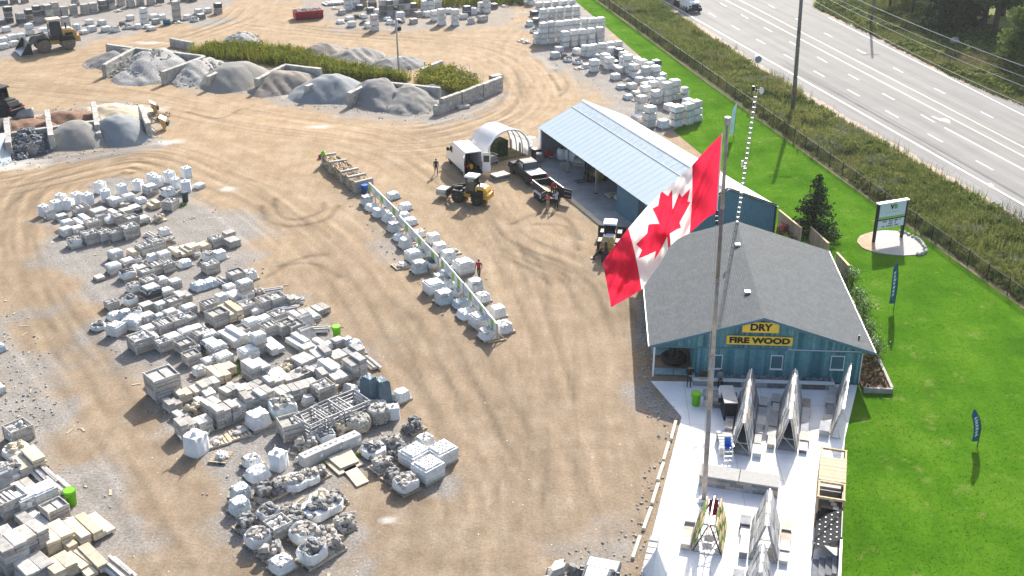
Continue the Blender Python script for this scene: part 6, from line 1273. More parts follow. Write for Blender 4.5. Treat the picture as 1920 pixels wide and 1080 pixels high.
def pile(label, px, py, rx, ry, h, mt, rot=0, nm='gravel_pile', rough=.12, peak=1.25, seed=1, stones=0, smt=None, cat='gravel pile'):
    n = 46; rg = np.random.default_rng(seed); u = np.linspace(-1.15, 1.15, n); X, Y = np.meshgrid(u, u); r = np.hypot(X, Y)
    ang = np.arctan2(Y, X); wob = 1+.12*np.sin(ang*2+seed)+.08*np.sin(ang*3+2*seed)
    rr_ = r/wob; Z = h*np.clip(1-rr_**peak, -0.06, 1); Z = np.where(Z > h*.8, h*.8+(Z-h*.8)*.45, Z)
    Z += (vnoise(X*rx+90, Y*ry+90, 2.4, seed+5)-.5)*min(h*.5, rough*7)*(rr_ < .98)*(1-.5*rr_)+(vnoise(X*rx+90+.8*Y*ry, Y*ry*.5+90, 1.0, seed)-.5)*rough*3.2*(rr_ < 1.05)+(vnoise(X*rx+90, Y*ry+90, .45, seed+1)-.5)*rough*1.2*(rr_ < 1.1); Z = np.where(rr_ > 1.03, -.08, Z)
    V = np.stack([X.ravel()*rx, Y.ravel()*ry, Z.ravel()], 1); F = np.arange(n*n).reshape(n, n); F = np.stack([F[:-1, :-1], F[:-1, 1:], F[1:, 1:], F[1:, :-1]], -1).reshape(-1, 4); F = F[(V[F][:, :, 2] > -.075).any(1)]
    o = put(nm, npmesh(nm, V, F, mt, None, True), None, (*g(px, py), 0), rot); tag(o, label, cat)
    fb = MB(); rf = random.Random(seed+50)
    for _ in range(90):
        a_ = rf.uniform(0, 6.28); q_ = rf.uniform(.82, 1.16); z_ = rf.uniform(.05, .16); fb.rock((q_*rx*cos(a_), q_*ry*sin(a_), max(0, h*(1-q_**peak))*.9+.02), (z_*1.4, z_, z_*.8), rf)
    tag(obj('foot_stones', fb, smt or mt, o), kind='stuff')
    if stones:
        mb = MB(); rs_ = random.Random(seed); k = 0
        while k < stones:
            x, y = rs_.uniform(-1, 1), rs_.uniform(-1, 1)
            if hypot(x, y) > 1.02: continue
            z = h*max(0, 1-hypot(x, y)**peak)*.96; s_ = rs_.uniform(.12, .34)*(1.6 if 'black' in label else 1); mb.rock((x*rx, y*ry, z), (s_*1.4, s_, s_), rs_); k += 1
        tag(obj('loose_stones', mb, smt, o), kind='stuff')
    return o
gm_ = lambda n, c, v=.2, s=14: mat(n, c, var=v, scale=s, bump=.9, bscale=18, rough=.95)
g1, g2, g3, g4, g5, g6, g7 = gm_('coarse_light_gravel', (.30, .295, .28), .35, 5), gm_('smooth_grey_gravel', (.245, .235, .215)), gm_('brown_grey_gravel', (.235, .205, .175)), gm_('blue_grey_gravel', (.225, .245, .255)), gm_('dark_grey_gravel', (.18, .172, .165)), gm_('pale_sand_pile', (.55, .47, .34)), gm_('mid_grey_gravel', (.215, .21, .205))
pile('low dark grey gravel heap at the left end of the long bins', 222, 116, 4.0, 5.8, 1.5, g5, seed=2); pile('small tan grey heap beside the dark heap in the leftmost bin', 240, 112, 2.6, 3.6, 1.9, g3, seed=3)
pile('broad coarse light gravel pile in the second long bin', 292, 128, 5.9, 8.4, 2.6, g1, seed=4, stones=500, smt=m_stone); pile('pile of loose grey stones in the third long bin', 372, 138, 3.8, 6.7, 1.9, g1, seed=5, stones=420, smt=m_stone)
pile('smooth rounded grey mound in the fourth long bin', 442, 153, 4.8, 5.2, 2.7, g2, seed=6, rough=.05, peak=1.7); pile('brown grey rutted pile with pale sand before it', 532, 160, 4.5, 5.6, 2.3, g3, seed=7); pile('blue grey crushed stone pile between two dividers', 622, 175, 4.9, 6.0, 2.5, g4, seed=8, rough=.08, peak=1.4)
pile('large grey pile left of centre in the right end bin', 708, 186, 4.0, 5.2, 2.6, g7, seed=9, peak=1.5); pile('large grey pile against the tall end wall', 768, 194, 4.4, 4.7, 2.2, g2, seed=10); pile('flat grey heap behind the exposed back wall', 800, 178, 3.5, 2.6, 1.4, g5, seed=16)
pile('tan heap behind the shrub strip', 607, 101, 3.6, 5, 1.7, g3, seed=11); pile('grey heap behind the shrubs left of the light pole', 668, 112, 4.2, 5, 1.7, g2, seed=12); pile('darker grey heap just behind the light pole', 740, 124, 3.6, 4.6, 1.6, g7, seed=13)
pile('rounded grey brown gravel pile in the middle left bin', 141, 264, 3.6, 4.2, 2.4, g2, seed=14, rough=.06, peak=1.5); pile('blue grey gravel pile with flat cut top in the left bins', 229, 254, 3.7, 4.2, 2.4, g4, seed=15, rough=.07, peak=1.7)
pile('pile of black broken rocks in the left bins', 55, 274, 3.3, 4.6, 2.0, gm_('black_gravel', (.05, .055, .065)), seed=17, stones=600, smt=mat('black_rock', (.13, .14, .155), orand=0, var=.6, scale=3, bump=.6, rough=.6))
pile('pale blue grey fine pile cut by the left picture edge', -8, 292, 3.0, 5, 2.5, gm_('pale_blue_fines', (.42, .47, .49), .08), seed=18, rough=.03); pile('dark soil heap behind the left bins at the picture edge', -2, 243, 2.6, 3.2, 1.4, gm_('dark_soil', (.10, .09, .08)), seed=19)
pile('low red brown mulch bed behind the black rocks', 50, 236, 3.4, 3.4, .8, m_soil, seed=20, rough=.07, nm='mulch_pile', cat='mulch pile'); pile('low red brown mulch bed behind the rounded grey pile', 130, 224, 3.9, 3.4, 1.0, m_soil, seed=21, rough=.07, nm='mulch_pile', cat='mulch pile'); pile('pale yellow sand bed behind the blue grey gravel', 222, 213, 4.2, 3.6, .9, g6, seed=22, nm='sand_pile', cat='sand pile')
pile('heap of pale boulders behind the shrub strip', 452, 76, 2.6, 4, 1.3, g1, seed=23, stones=160, smt=m_stone, nm='rock_pile', cat='rock pile')
for k, (px, py, sx, sy) in enumerate(((890, 188, 2.0, 1.1), (868, 202, 1.6, .9), (925, 172, 2.2, 1.2), (930, 165, 1.6, 1.0))):
    th = thing('loose_slab', ['pale slab lying before the right bin wall', 'brown edged slab nearest the right bin wall corner', 'stack of pale slabs farthest right by the bins', 'small slab on top of the pale stack by the bins'][k], 'slab', (*g(px, py), .9 if k == 3 else 0), .5, 'loose slabs by the bin wall')
    for j in range(1 if k < 2 else 2): obj('slab', MB().cbox(0, 0, .02+j*.42, sx, sy, .3 if k < 2 else .4, .05*j, 0, .03, .03), m_stone, th)
    obj('skid', MB().box(-sx/2+.1, -sy/2+.1, 0, sx/2-.1, sy/2-.1, .02), m_wood, th)
# shrub strips on the bins
m_shr = mat('wild_shrub', (.8, .8, .8), col2=(1.1, 1.1, 1.1), scale=.8, attr='rnd', attr_cols=[(.08, .11, .012), (.17, .20, .022), (.26, .26, .04), (.34, .30, .07)], trans=.3, rough=.85, spec=.1)
def shrubs(nm, poly, n, h, size=.16, mt=None, z0=0):
    P = rpts(poly, n); d = sdist(P[:, 0], P[:, 1], poly); hh = h*(.25+.75*np.clip(d/1.6, 0, 1))*(.45+.75*vnoise(P[:, 0], P[:, 1], 1.9, 31)); z = z0+hh*NR.random(n)**.5
    rn = np.clip(vnoise(P[:, 0], P[:, 1], 2.3, 32)*.6+.35*NR.random(n), 0, 1)
    tag(put(nm, leaves(nm, np.stack([P[:, 0], P[:, 1], z], 1), size, mt or m_shr, rn, .3)), kind='stuff')
    q = P[::40]; tag(put(nm.replace('leaves', 'stalks') if 'leaves' in nm else nm+'_stalks', blades('stalks', np.concatenate([q, z0+q[:, :1]*0], 1), h*.95, .1, 7, .7, mt or m_shr, smoothcol=3)), kind='stuff')
def shrub_mass(nm, poly, n, h, each=70, size=.17):
    c = rpts(poly, n); d = sdist(c[:, 0], c[:, 1], poly); c = c[d > .45]; bushes(nm, c, each, size, m_shr, h)
SP1 = G([(348, 104), (400, 92), (470, 90), (560, 102), (640, 126), (745, 146), (775, 150), (770, 160), (700, 155), (640, 148), (540, 128), (470, 118), (400, 112)]); SP2 = G([(775, 160), (800, 143), (850, 143), (905, 165), (900, 180), (868, 187), (800, 172)])
shrub_mass('shrub_strip', SP1, 560, 1.7); shrub_mass('shrub_patch', SP2, 230, 2.3)
tag(put('shrub_strip_stalks', blades('shrub_strip_stalks', np.vstack([rpts(SP1, 900), rpts(SP2, 260)]), 1.7, .08, 6, .5, m_shr, smoothcol=3)), kind='stuff')
shrubs('back_hedge', G([(770, 16), (980, 10), (985, -14), (760, -14)]), 9000, 2.2, .2)
fl = rpts(G([(845, 150), (880, 150), (900, 172), (870, 175)]), 120); put_ = leaves('pink_blossom', np.concatenate([fl, NR.uniform(1.6, 2.3, (120, 1))], 1), .1, mat('pale_pink', (.45, .38, .36), var=.2)); tag(put('pink_blossom', put_), kind='stuff')
# small weeds between the pallets
wp_ = np.vstack([rpts(G(p), n) for p, n in (([(440, 680), (460, 660), (480, 690), (470, 705), (430, 705)], 60), ([(560, 470+190), (575, 665), (560, 680)], 20), ([(640, 862), (700, 840), (710, 846), (645, 868)], 60), ([(598, 872), (640, 858), (640, 864), (600, 880)], 50), ([(330, 385), (350, 382), (340, 392)], 25), ([(248, 425), (275, 420), (262, 428)], 20), ([(490, 590), (500, 585), (480, 600)], 20), ([(640, 600), (650, 1005), (655, 1000)], 6))])
tag(put('yard_weeds', blades('yard_weeds', wp_, .22, .05, 8, 1, m_grassb)), kind='stuff')
# ================================================================ FIREWOOD ROW
DV = [((603, 290), (629, 286)), ((617, 303), (650, 298)), ((638, 321), (671, 314)), ((652, 331), (685, 324)), ((665, 341), (698, 333))]
dvs = []
for k, (a, c) in enumerate(DV):
    p, q = Vector((*g(*a, 1.15), 0)), Vector((*g(*c, 1.15), 0)); d = q-p; dvs.append((p, q))
    th = thing('concrete_divider', 'grey concrete firewood divider, '+['farthest of five at the green cap', 'second farthest of five', 'middle one of five', 'second nearest of five', 'nearest of five, beside the blue barrel'][k], 'divider', p, atan2(d.y, d.x), 'firewood dividers'); Ln = d.length
    obj('body', MB().add([(x, y, z) for x in (0, Ln) for y, z in ((-.3, 0), (-.22, .5), (-.2, 1.1), (-.15, 1.15), (.15, 1.15), (.2, 1.1), (.22, .5), (.3, 0))], [tuple(range(8)), tuple(range(15, 7, -1))]+[(i, 8+i, 8+(i+1) % 8, (i+1) % 8) for i in range(8)]), m_conc, th)
    obj('base_slab', MB().box(-.1, -.4, 0, Ln+.1, .4, .08), m_conc, th)
lg = [MB().tube([(-.26, 0, 0), (.26, .01, .005)], [.075, .07], 7).mesh('log', mat('log_%d' % i, c, orand=.3, bump=.5, scale=5)) for i, c in enumerate(((.42, .31, .18), (.30, .21, .13), (.50, .40, .26)))]
for k in range(4):
    (p, q), (p2, q2) = dvs[k], dvs[k+1]; o0 = (p+p2)/2; d = (q+q2)/2-o0; Ln = d.length; n_ = Vector((-d.y, d.x, 0)).normalized(); gap = abs((p2-p).dot(n_))-.5
    th = thing('firewood_stack', 'stack of split firewood between dividers, '+['farthest bay with mossy logs', 'long second bay', 'third bay', 'nearest bay'][k], 'firewood', o0, atan2(d.y, d.x), 'firewood stacks'); rows = max(1, int(gap/.55))
    for rw in range(rows):
        for lv in range(7):
            for i in range(int(Ln/.17)):
                if lv < 5 and 1 < i < int(Ln/.17)-2: continue
                if R.random() < .15 and lv == 6: continue
                o = put('log', R.choice(lg), th, ((i+.5)*.17+R.uniform(-.03, .03), (rw-(rows-1)/2)*.56, .08+lv*.148+R.uniform(-.02, .02))); o.rotation_euler = (R.uniform(0, 3), R.uniform(-.1, .1), pi/2+R.uniform(-.25, .25))
    obj('log_core', MB().box(.2, -rows*.25, .05, Ln-.2, rows*.25, .85), m_wood, th)
for k, (px, py, mt) in enumerate(((601, 297, m_red), (606, 291, m_green))):
    th = thing('jug', ['red fuel jug at the far end of the firewood row', 'green jug on the farthest firewood divider'][k], 'jug', (*g(px, py, 1.15 if k else 0), 1.15 if k else 0)); obj('body', MB().cbox(0, 0, 0, .42, .3, .42, 0, 0, .06), mt, th); obj('cap', MB().lathe([(.07, .42), (.06, .5), (.01, .5)], 8), m_black, th)
# ================================================================ BANNER FENCE
m_ban = mat('banner_white', (.72, .73, .72), rough=.6, var=.06, scale=2); m_bang = mat('banner_green', (.28, .50, .05), rough=.6, var=.05)
for k, (a, c, n) in enumerate((((692, 342), (748, 396), 5), ((749, 404), (822, 481), 6), ((828, 483), (869, 531), 4), ((871, 532), (932, 607), 6))):
    h = 1.5; p, q = Vector((*g(*a, h), 0)), Vector((*g(*c, h), 0)); d = q-p; Ln = d.length
    th = thing('banner_fence', 'white banner fence on timber feet, '+['farthest length by the firewood', 'second length from the firewood', 'short third length from the firewood', 'nearest length at the red shirted walker'][k], 'banner fence', p, atan2(d.y, d.x), 'banner fence lengths'); w = Ln/n
    for i in range(n+1):
        x = i*w; obj('post', MB().box(x-.045, -.045, 0, x+.045, .045, h), m_woodg, th)
        if i % 2 == 0 or i == n:
            obj('foot', MB().box(x-.05, -.75, 0, x+.05, .75, .09), m_woodt, th)
            for s in (-1, 1): obj('brace', MB().bar((x, s*.65, .09), (x, s*.05, .7), .06), m_woodt, th)
    for i in range(n):
        x = i*w; b_ = obj('banner', MB().add([(x+.05, -.06, .72), (x+w-.05, -.06, .72), (x+w-.05, -.06, h-.02), (x+w*.5, -.075, h-.03), (x+.05, -.06, h-.02), (x+.05, -.05, .72), (x+w-.05, -.05, .72), (x+w-.05, -.05, h-.02), (x+w*.5, -.06, h-.03), (x+.05, -.05, h-.02)], [(0, 1, 2, 3, 4), (9, 8, 7, 6, 5), (4, 3, 8, 9), (3, 2, 7, 8)]), m_ban, th)
        if i % 2 == (k % 2) or i == n-1: obj('green_square', MB().box(x+w*.08, -.082, .78, x+w*.5, -.078, h-.1), m_bang, b_)
        else: [obj('print_line', MB().box(x+w*.15, -.082, 1.28-.16*j, x+w*(.85-.15*j), -.078, 1.33-.16*j), mat('print_grey', (.32, .35, .36)), b_) for j in range(3)]
    obj('rail', MB().box(0, -.045, .66, Ln, .0, .72), m_woodt, th); obj('top_rail', MB().box(0, -.04, h, Ln, .04, h+.03), m_white, th)
# ================================================================ STONE YARD PALLETS
RP = random.Random(77)
def skid_mesh():
    mb = MB()
    for i in range(6): mb.box(-.58+i*.2, -.52, .095, -.58+i*.2+.14, .52, .12)
    for y in (-.48, 0, .48): mb.box(-.58, y-.04, .0, .58, y+.04, .095)
    return mb.mesh('skid', m_wood)
SKID = skid_mesh()
def lumps(mb, n, x, y, z0, h, sz, rng, dome=True):
    for _ in range(n):
        a, b_ = rng.uniform(-x, x), rng.uniform(-y, y); z = z0+rng.random()**.8*h*(1-(.5*(abs(a)/x)**2+.3*(abs(b_)/y)**2 if dome else 0)); s_ = rng.uniform(.6, 1.25)
        mb.rock((a, b_, z), (sz*1.5*s_, sz*s_, sz*.7*s_), rng)
def blob(w, d, h, amp, rng, n=9, edge=.28, top=.8):
    "draped lumpy wrap: grid over a rounded box, flat shaded folds"
    mb = MB(); vs = []; m_ = n
    ph = [rng.uniform(0, 6) for _ in range(8)]
    for j in range(m_+1):
        for i in range(m_+1):
            u, v = i/m_*2-1, j/m_*2-1; e = max(abs(u), abs(v)); k = min(1, (1-e)/edge)
            zz = h*(1 if k >= 1 else (.0 if e > .999 else top*k**.45+(1-top)*k)); r = 1-.12*(abs(u*v)) if e > .7 else 1
            zz += amp*(sin(u*5+ph[0])*cos(v*6+ph[1])+.6*sin(u*11+ph[2])*sin(v*9+ph[3]))*(k > .2)+rng.uniform(-amp, amp)*.5*(k > 0)
            sq = 1 if e > .999 else (1.0+.06*sin(u*7+v*5+ph[4])) if k < 1 else 1
            f = .93+.07*(1-k) if e < .999 else 1.02
            vs.append((u*w/2*r*sq*f, v*d/2*r*sq*f, max(.0, zz)))
    return mb.add(vs, [(j*(m_+1)+i, j*(m_+1)+i+1, (j+1)*(m_+1)+i+1, (j+1)*(m_+1)+i) for j in range(m_) for i in range(m_)])
PROTO = {}
def proto(key, nm, cat, build, nvar=2):
    L_ = []
    for v in range(nvar):
        th = thing(nm, 'prototype', cat, (0, 0, -50)); build(th, random.Random(hash((key, v)) % 9999 if False else sum(map(ord, key))*7+v*101), v); L_.append([freeze(th), False])
    PROTO[key] = L_
def layers(th, rng, n, lh, mt, w=1.1, d=.98, z=.122, nm='paver_layer', wrapm=None, cap=True, caph=.05, grid=(4, 3)):
    for k in range(n):
        mb = MB(); gx, gy = grid
        for i in range(gx):
            for j in range(gy): mb.box(-w/2+i*w/gx+.006, -d/2+j*d/gy+.006, z+k*lh+.004, -w/2+(i+1)*w/gx-.006, -d/2+(j+1)*d/gy-.006, z+(k+1)*lh-.006, j=.004, rng=rng)
        obj(nm, mb, mt, th)
    zt = z+n*lh
    if cap:
        mb = MB(); m_ = 8; vs = []
        for j in range(m_+1):
            for i in range(m_+1):
                u, v = i/m_*2-1, j/m_*2-1; e = max(abs(u), abs(v)); vs.append((u*(w/2+.03), v*(d/2+.03), zt+caph+rng.uniform(-.012, .02) if e < .99 else zt-rng.uniform(.05, .32)*(1 if wrapm else 1)))
        obj('plastic_wrap', mb.add(vs, [(j*(m_+1)+i, j*(m_+1)+i+1, (j+1)*(m_+1)+i+1, (j+1)*(m_+1)+i) for j in range(m_) for i in range(m_)]), wrapm or m_wrap, th)
sk = lambda th: put('skid', SKID, th)
def ltag(th, r): obj('label_tag', MB().box(-.3, -.535, .4, -.1, -.525, .65), m_white, th)
def P_W(th, r, v): sk(th); ltag(th, r); layers(th, r, 5, .13, [m_paver, m_stone][v % 2])
def P_w(th, r, v): sk(th); layers(th, r, 3, .13, [m_paver, m_stone][v % 2])
def P_D(th, r, v): sk(th); layers(th, r, 5, .13, m_paver_d, wrapm=m_paver if v else m_wrapb)
def P_N(th, r, v): sk(th); layers(th, r, 5, .13, m_stone, cap=False, nm='stone_layer')
def P_K(th, r, v):
    sk(th); layers(th, r, 4, .17, m_wrap, wrapm=m_wrap, w=1.15, d=1.05, nm='wrapped_layer', grid=(1, 1), caph=.06); mb = MB()
    for i in range(5):
        for j in range(3):
            x, y = -.45+i*.22+(j % 2)*.08, -.32+j*.32; a = r.uniform(.12, .18); mb.add([(x, y, .93), (x+a, y+.03, .93), (x+a*.4, y+a, .93)], [(0, 1, 2)])
    tag(obj('exposed_stone', mb, m_stone_d, th), kind='stuff')
def P_S(n, mt):
    def f(th, r, v):
        sk(th); z = .122
        for k in range(n):
            for s in (-1, 1):
                if k == n-1 and v == 1 and s == 1: continue
                o = put('slab', SLAB[mt][r.randrange(3)], th, (s*.268+r.uniform(-.015, .015), r.uniform(-.03, .03), z), r.uniform(-.02, .02))
            z += .17
    return f
SLAB = {k: [MB().cbox(0, 0, 0, .52, 1.16, .148, 0, 0, .02, .012, RP).mesh('slab', m_) for _ in range(3)] for k, m_ in (('g', m_stone), ('t', m_stone_t), ('p', m_paver), ('d', m_stone_d))}
LONG = {k: [MB().cbox(0, 0, 0, .5, 1.95, .165, 0, 0, .015, .012, RP).mesh('step_slab', m_) for _ in range(3)] for k, m_ in (('g', m_stone), ('t', m_stone_t), ('p', m_paver))}
def P_L(n, mt):
    def f(th, r, v):
        for y in (-.6, .6): obj('bearer', MB().box(-.55, y-.05, 0, .55, y+.05, .1), m_wood, th)
        z = .102
        for k in range(n):
            for s in (-1, 1):
                if k == n-1 and v == 1 and s == -1: continue
                put('step_slab', LONG[mt][r.randrange(3)], th, (s*.27+r.uniform(-.02, .02), r.uniform(-.08, .08), z), r.uniform(-.03, .03))
            z += .172
    return f
def crate(th, r, w=1.15, d=1.05, h=.85, mt=m_woodg, fill=0, ns=3):
    for sx in (-1, 1):
        for sy in (-1, 1): obj('corner_post', MB().box(sx*w/2-.04, sy*d/2-.04, 0, sx*w/2+.04, sy*d/2+.04, h+.04), mt, th)
    for k in range(ns):
        z = .14+k*(h-.2)/(ns-1); hs_ = .7*(h-.2)/(ns-1) if ns == 3 else .13
        if ns == 3: z -= .06*k
        for sy in (-1, 1): obj('slat', MB().box(-w/2+.041, sy*d/2-.02, z, w/2-.041, sy*d/2+.02, z+hs_, j=.008, rng=r), mt, th)
        for sx in (-1, 1): obj('slat', MB().box(sx*w/2-.02, -d/2+.041, z, sx*w/2+.02, d/2-.041, z+hs_, j=.008, rng=r), mt, th)
    sk(th)
def P_C(th, r, v):
    crate(th, r)
    if v == 0:
        for k in range(4):
            for s in (-1, 1): put('slab', SLAB['gpp'[(k+v) % 3]][r.randrange(3)], th, (s*.27, 0, .125+k*.165), 0, (.88, .86, 1))
    elif v == 1: mb = MB(); lumps(mb, 30, .45, .4, .3, .55, .22, r, False); obj('stone_fill', mb, m_paver, th)['kind'] = 'stuff'
    else:
        for k in range(7): obj('standing_slab', MB().box(-.48+k*.135, -.42, .125, -.48+k*.135+.1, .42, .78+r.uniform(-.1, .1), j=.02, rng=r), [m_stone, m_paver][k % 2], th)
def P_V(th, r, v): sk(th); o = obj('wrapped_stone', blob(1.15, 1.05, [.62, .74, .5][v % 3], .035, r, edge=.2), [m_wrap, m_wrapb, m_wrap][v % 3], th, loc=(0, 0, .1)); mb = MB(); lumps(mb, 14, .42, .38, .5 if v != 1 else .62, .12, .2, r); obj('exposed_stone', mb, m_stone if v else m_paver, th)['kind'] = 'stuff'
def P_v(th, r, v): sk(th); obj('wrapped_stone', blob(1.25, 1.15, .42, .045, r), [m_wrapb, m_wrap][v % 2], th, loc=(0, 0, .1)); mb = MB(); lumps(mb, 6, .4, .35, .36, .08, .2, r); obj('exposed_stone', mb, m_stone, th)['kind'] = 'stuff'
def P_R(mt):
    def f(th, r, v):
        sk(th)
        for k in range(30):
            a, b_ = r.uniform(-.48, .48), r.uniform(-.42, .42); lv = k//10; z = .2+lv*.17; s_ = r.uniform(.75, 1.25)
            put('stone', RK[mt][r.randrange(6)], th, (a*(1-.1*lv), b_*(1-.1*lv), z), r.uniform(0, 6), (s_, s_, s_))
        if v: obj('plastic_skirt', MB().lathe([(.72, .1), (.7, .35), (.66, .45)], 8), m_wrap, th, loc=(0, 0, 0), rz=pi/8)
    return f
RK = {k: [MB().rock((0, 0, 0), (.38, .26, .2), RP).mesh('stone', m_) for _ in range(6)] for k, m_ in (('g', m_rub), ('d', m_stone_d), ('t', m_stone_t), ('p', m_stone))}
def P_O(th, r, v):
    sk(th); h = .56; mb = MB(); n = 20; vs = []
    def se(t, q): c, s_ = cos(t), sin(t); return (q*abs(c)**.55*(1 if c > 0 else -1), q*.9*abs(s_)**.55*(1 if s_ > 0 else -1))
    for q, z in ((.52, 0), (.6, .12), (.61, .4), (.57, h), (.53, h+.02), (.46, h-.03), (.42, h-.2)):
        for k in range(n):
            t_ = 2*pi*k/n; x, y = se(t_, q*(1+.03*sin(5*t_+z*9+v))); vs.append((x, y, z+(.09*sin(3*t_+v)+.04*sin(7*t_) if z > .3 else 0)))
    mb.add(vs, [(j*n+k, j*n+(k+1) % n, (j+1)*n+(k+1) % n, (j+1)*n+k) for j in range(6) for k in range(n)]); obj('bag', mb, [m_bag, m_wrap, m_wrapb][v % 3], th, loc=(0, 0, .12))
    for k in range(24): put('stone', RK['gdg'[v % 3]][r.randrange(6)], th, (r.uniform(-.42, .42), r.uniform(-.38, .38), .64+r.uniform(-.05, .1)), r.uniform(0, 6))
def P_B(th, r, v):
    mb = blob(1.08, 1.08, .98, .02, r, 12, edge=.17, top=.88); mb.v = [(x*(1+.07*sin(pi*min(1, z/1.0))), y*(1+.07*sin(pi*min(1, z/1.0))), z) for x, y, z in mb.v]; mb.v = [(x*(.88+.12*min(1, z/.3)), y*(.88+.12*min(1, z/.3)), z) for x, y, z in mb.v]; obj('bag', mb, m_bag, th, True)
    obj('spout', MB().lathe([(.30, .90), (.17, 1.0), (.07, 1.08), (.10, 1.15), (.02, 1.12)], 9), m_bag, th, True)
    for sx in (-1, 1):
        for sy in (-1, 1): obj('lifting_loop', MB().tube([(sx*.45, sy*.38, .85), (sx*.5, sy*.5, 1.1), (sx*.38, sy*.46, .87)], .025, 5), m_bag, th)
def P_F(th, r, v):
    sk(th)
    for k in range(4): put('stone', (RK['p'] if v else RK['g'])[r.randrange(6)], th, (r.uniform(-.35, .35), r.uniform(-.3, .3), .19), r.uniform(0, 6), (1.3, 1.3, .7))
    if v: obj('folded_wrap', blob(.7, .6, .2, .04, r, 6), m_wrap, th, loc=(r.uniform(-.15, .15), 0, .12))
def P_G(th, r, v):
    obj('wire_basket', MB().lathe([(.55, 0), (.62, .1), (.6, .75), (.5, .8)], 14), m_stone_d if False else m_conc, th); mb = MB()
    for k in range(150): a = r.uniform(0, 6.28); z = r.uniform(.08, .85); rr_ = .6 if z < .7 else r.uniform(0, .55); mb.rock((rr_*cos(a), rr_*sin(a), z), (.17, .12, .12), r)
    obj('cobble_fill', mb, m_stone_t if v == 0 else m_stone, th)['kind'] = 'stuff'
def P_E(th, r, v):  # steel rail cage
    crate(th, r, 2.0, 1.9, 1.35, m_steel, 0, 5); mb = MB(); lumps(mb, 14, .7, .65, .1, .35+.3*v, .3, r); obj('stone_fill', mb, m_paver, th)['kind'] = 'stuff'
    for k in range(3): obj('stored_rail', MB().box(-.85, -.6+.5*k, .3+.2*k, .85, -.5+.5*k, .42+.2*k), m_steel, th)
def P_P(th, r, v):  # long thin pale boards / posts
    for y in (-.5, .5): obj('bearer', MB().box(-.4, y-.05, 0, .4, y+.05, .12), m_wood, th)
    for k in range(5): obj('stone_post', MB().box(-.4+.16*k, -1.0+r.uniform(-.15, .15), .122+.0*k, -.4+.16*k+.14, .95+r.uniform(-.15, .15), .26+.12*(k % 2), j=.01, rng=r), [m_paver, m_stone][k % 2], th)
def P_A(th, r, v):  # leaning slabs
    sk(th)
    for k in range(4): obj('leaning_slab', MB().add([(-.5, -.4+.16*k, .12), (.55, -.4+.16*k, .12), (.5, .0+.16*k, .75+r.uniform(-.1, .1)), (-.45, .0+.16*k, .75), (-.5, -.33+.16*k, .12), (.55, -.33+.16*k, .12), (.5, .07+.16*k, .75), (-.45, .07+.16*k, .75)], [(0, 1, 2, 3), (7, 6, 5, 4), (3, 2, 6, 7), (0, 4, 5, 1), (1, 5, 6, 2), (0, 3, 7, 4)]), [m_stone, m_paver][k % 2], th)
def P_M(th, r, v):  # simple far wrapped block
    sk(th); mb = MB(); [mb.cbox(0, 0, .122+.22*q_, 1.1+.02*(q_ % 2), .98, .208, 0, 0, .02, .012, r) for q_ in range(3)]; obj('wrapped_block', mb, [m_wrap, m_bag, m_paver][v], th)['kind'] = 'stuff'; ltag(th, r); [obj('strap', MB().box(x-.02, -.512, .122, x+.02, -.505, .75), m_wrapb, th) for x in (-.28, .28)]; mb = blob(1.18, 1.06, .16, .02, r, 6); obj('top_sheet', mb, m_wrap, th, loc=(0, 0, .66))
def P_m(th, r, v):  # dark far block
    sk(th); obj('stone_block', MB().cbox(0, 0, .122, 1.12, 1.0, .70, 0, 0, .02, .02, r), [m_paver_d, m_stone_d, m_stone][v], th); [obj('course_gap', MB().box(-.565, -.506, .3+.19*k, .565, .506, .315+.19*k), m_black, th) for k in range(3)]; obj('top_sheet', blob(1.16, 1.04, .1, .015, r, 6), [m_wrapb, m_wrap, m_stone][v], th, loc=(0, 0, .78))
def P_X(th, r, v): obj('stone', MB().rock((0, 0, .32), (.9, .75, .7), r), [m_stone_t, m_paver, m_stone][v], th); obj('chip', MB().rock((.4, -.35, .08), (.3, .2, .18), r), [m_stone_t, m_paver, m_stone][v], th)
DESC = {'W': ('paver_pallet', 'pallet', 'wrapped pallet of grey pavers'), 'w': ('low_paver_pallet', 'pallet', 'low wrapped paver pallet'), 'D': ('dark_paver_pallet', 'pallet', 'pallet of charcoal pavers'), 'N': ('bare_block_pallet', 'pallet', 'bare pallet of grey stone blocks'), 'K': ('wrapped_stone_pallet', 'pallet', 'white wrapped stone pallet with dark chinks'),
        'C': ('slat_crate', 'crate', 'open slatted crate of stone'), 'V': ('bagged_stone_pallet', 'pallet', 'white wrapped lumpy stone pallet'), 'v': ('low_bagged_pallet', 'pallet', 'low blue white wrapped stone pallet'), 'O': ('open_bag_pallet', 'bulk bag', 'open white bag of stones on a skid'), 'B': ('bulk_bag', 'bulk bag', 'tied white bulk bag'),
        'R': ('rubble_pallet', 'pallet', 'pallet of loose grey rubble stone'), 'r': ('dark_rubble_pallet', 'pallet', 'pallet of dark rubble stone'), 'q': ('tan_rubble_pallet', 'pallet', 'pallet of tan rubble stone'), 'F': ('skid_of_stones', 'skid', 'skid with a few flat stones'), 'G': ('cobble_basket', 'basket', 'round wire basket of cobbles'), 'E': ('steel_cage', 'cage', 'large grey steel rail cage'), 'P': ('post_bundle', 'stone posts', 'bundle of pale stone posts'), 'A': ('leaning_slabs', 'slabs', 'leaning flagstone slabs on a skid'),
        'M': ('wrapped_block_pallet', 'pallet', 'pale wrapped block pallet'), 'm': ('dark_block_pallet', 'pallet', 'dark sided block pallet'), 'X': ('loose_boulder', 'boulder', 'rough loose boulder')}
NW = ['', '', 'two', 'three', 'four', 'five', 'six', 'seven', 'eight']
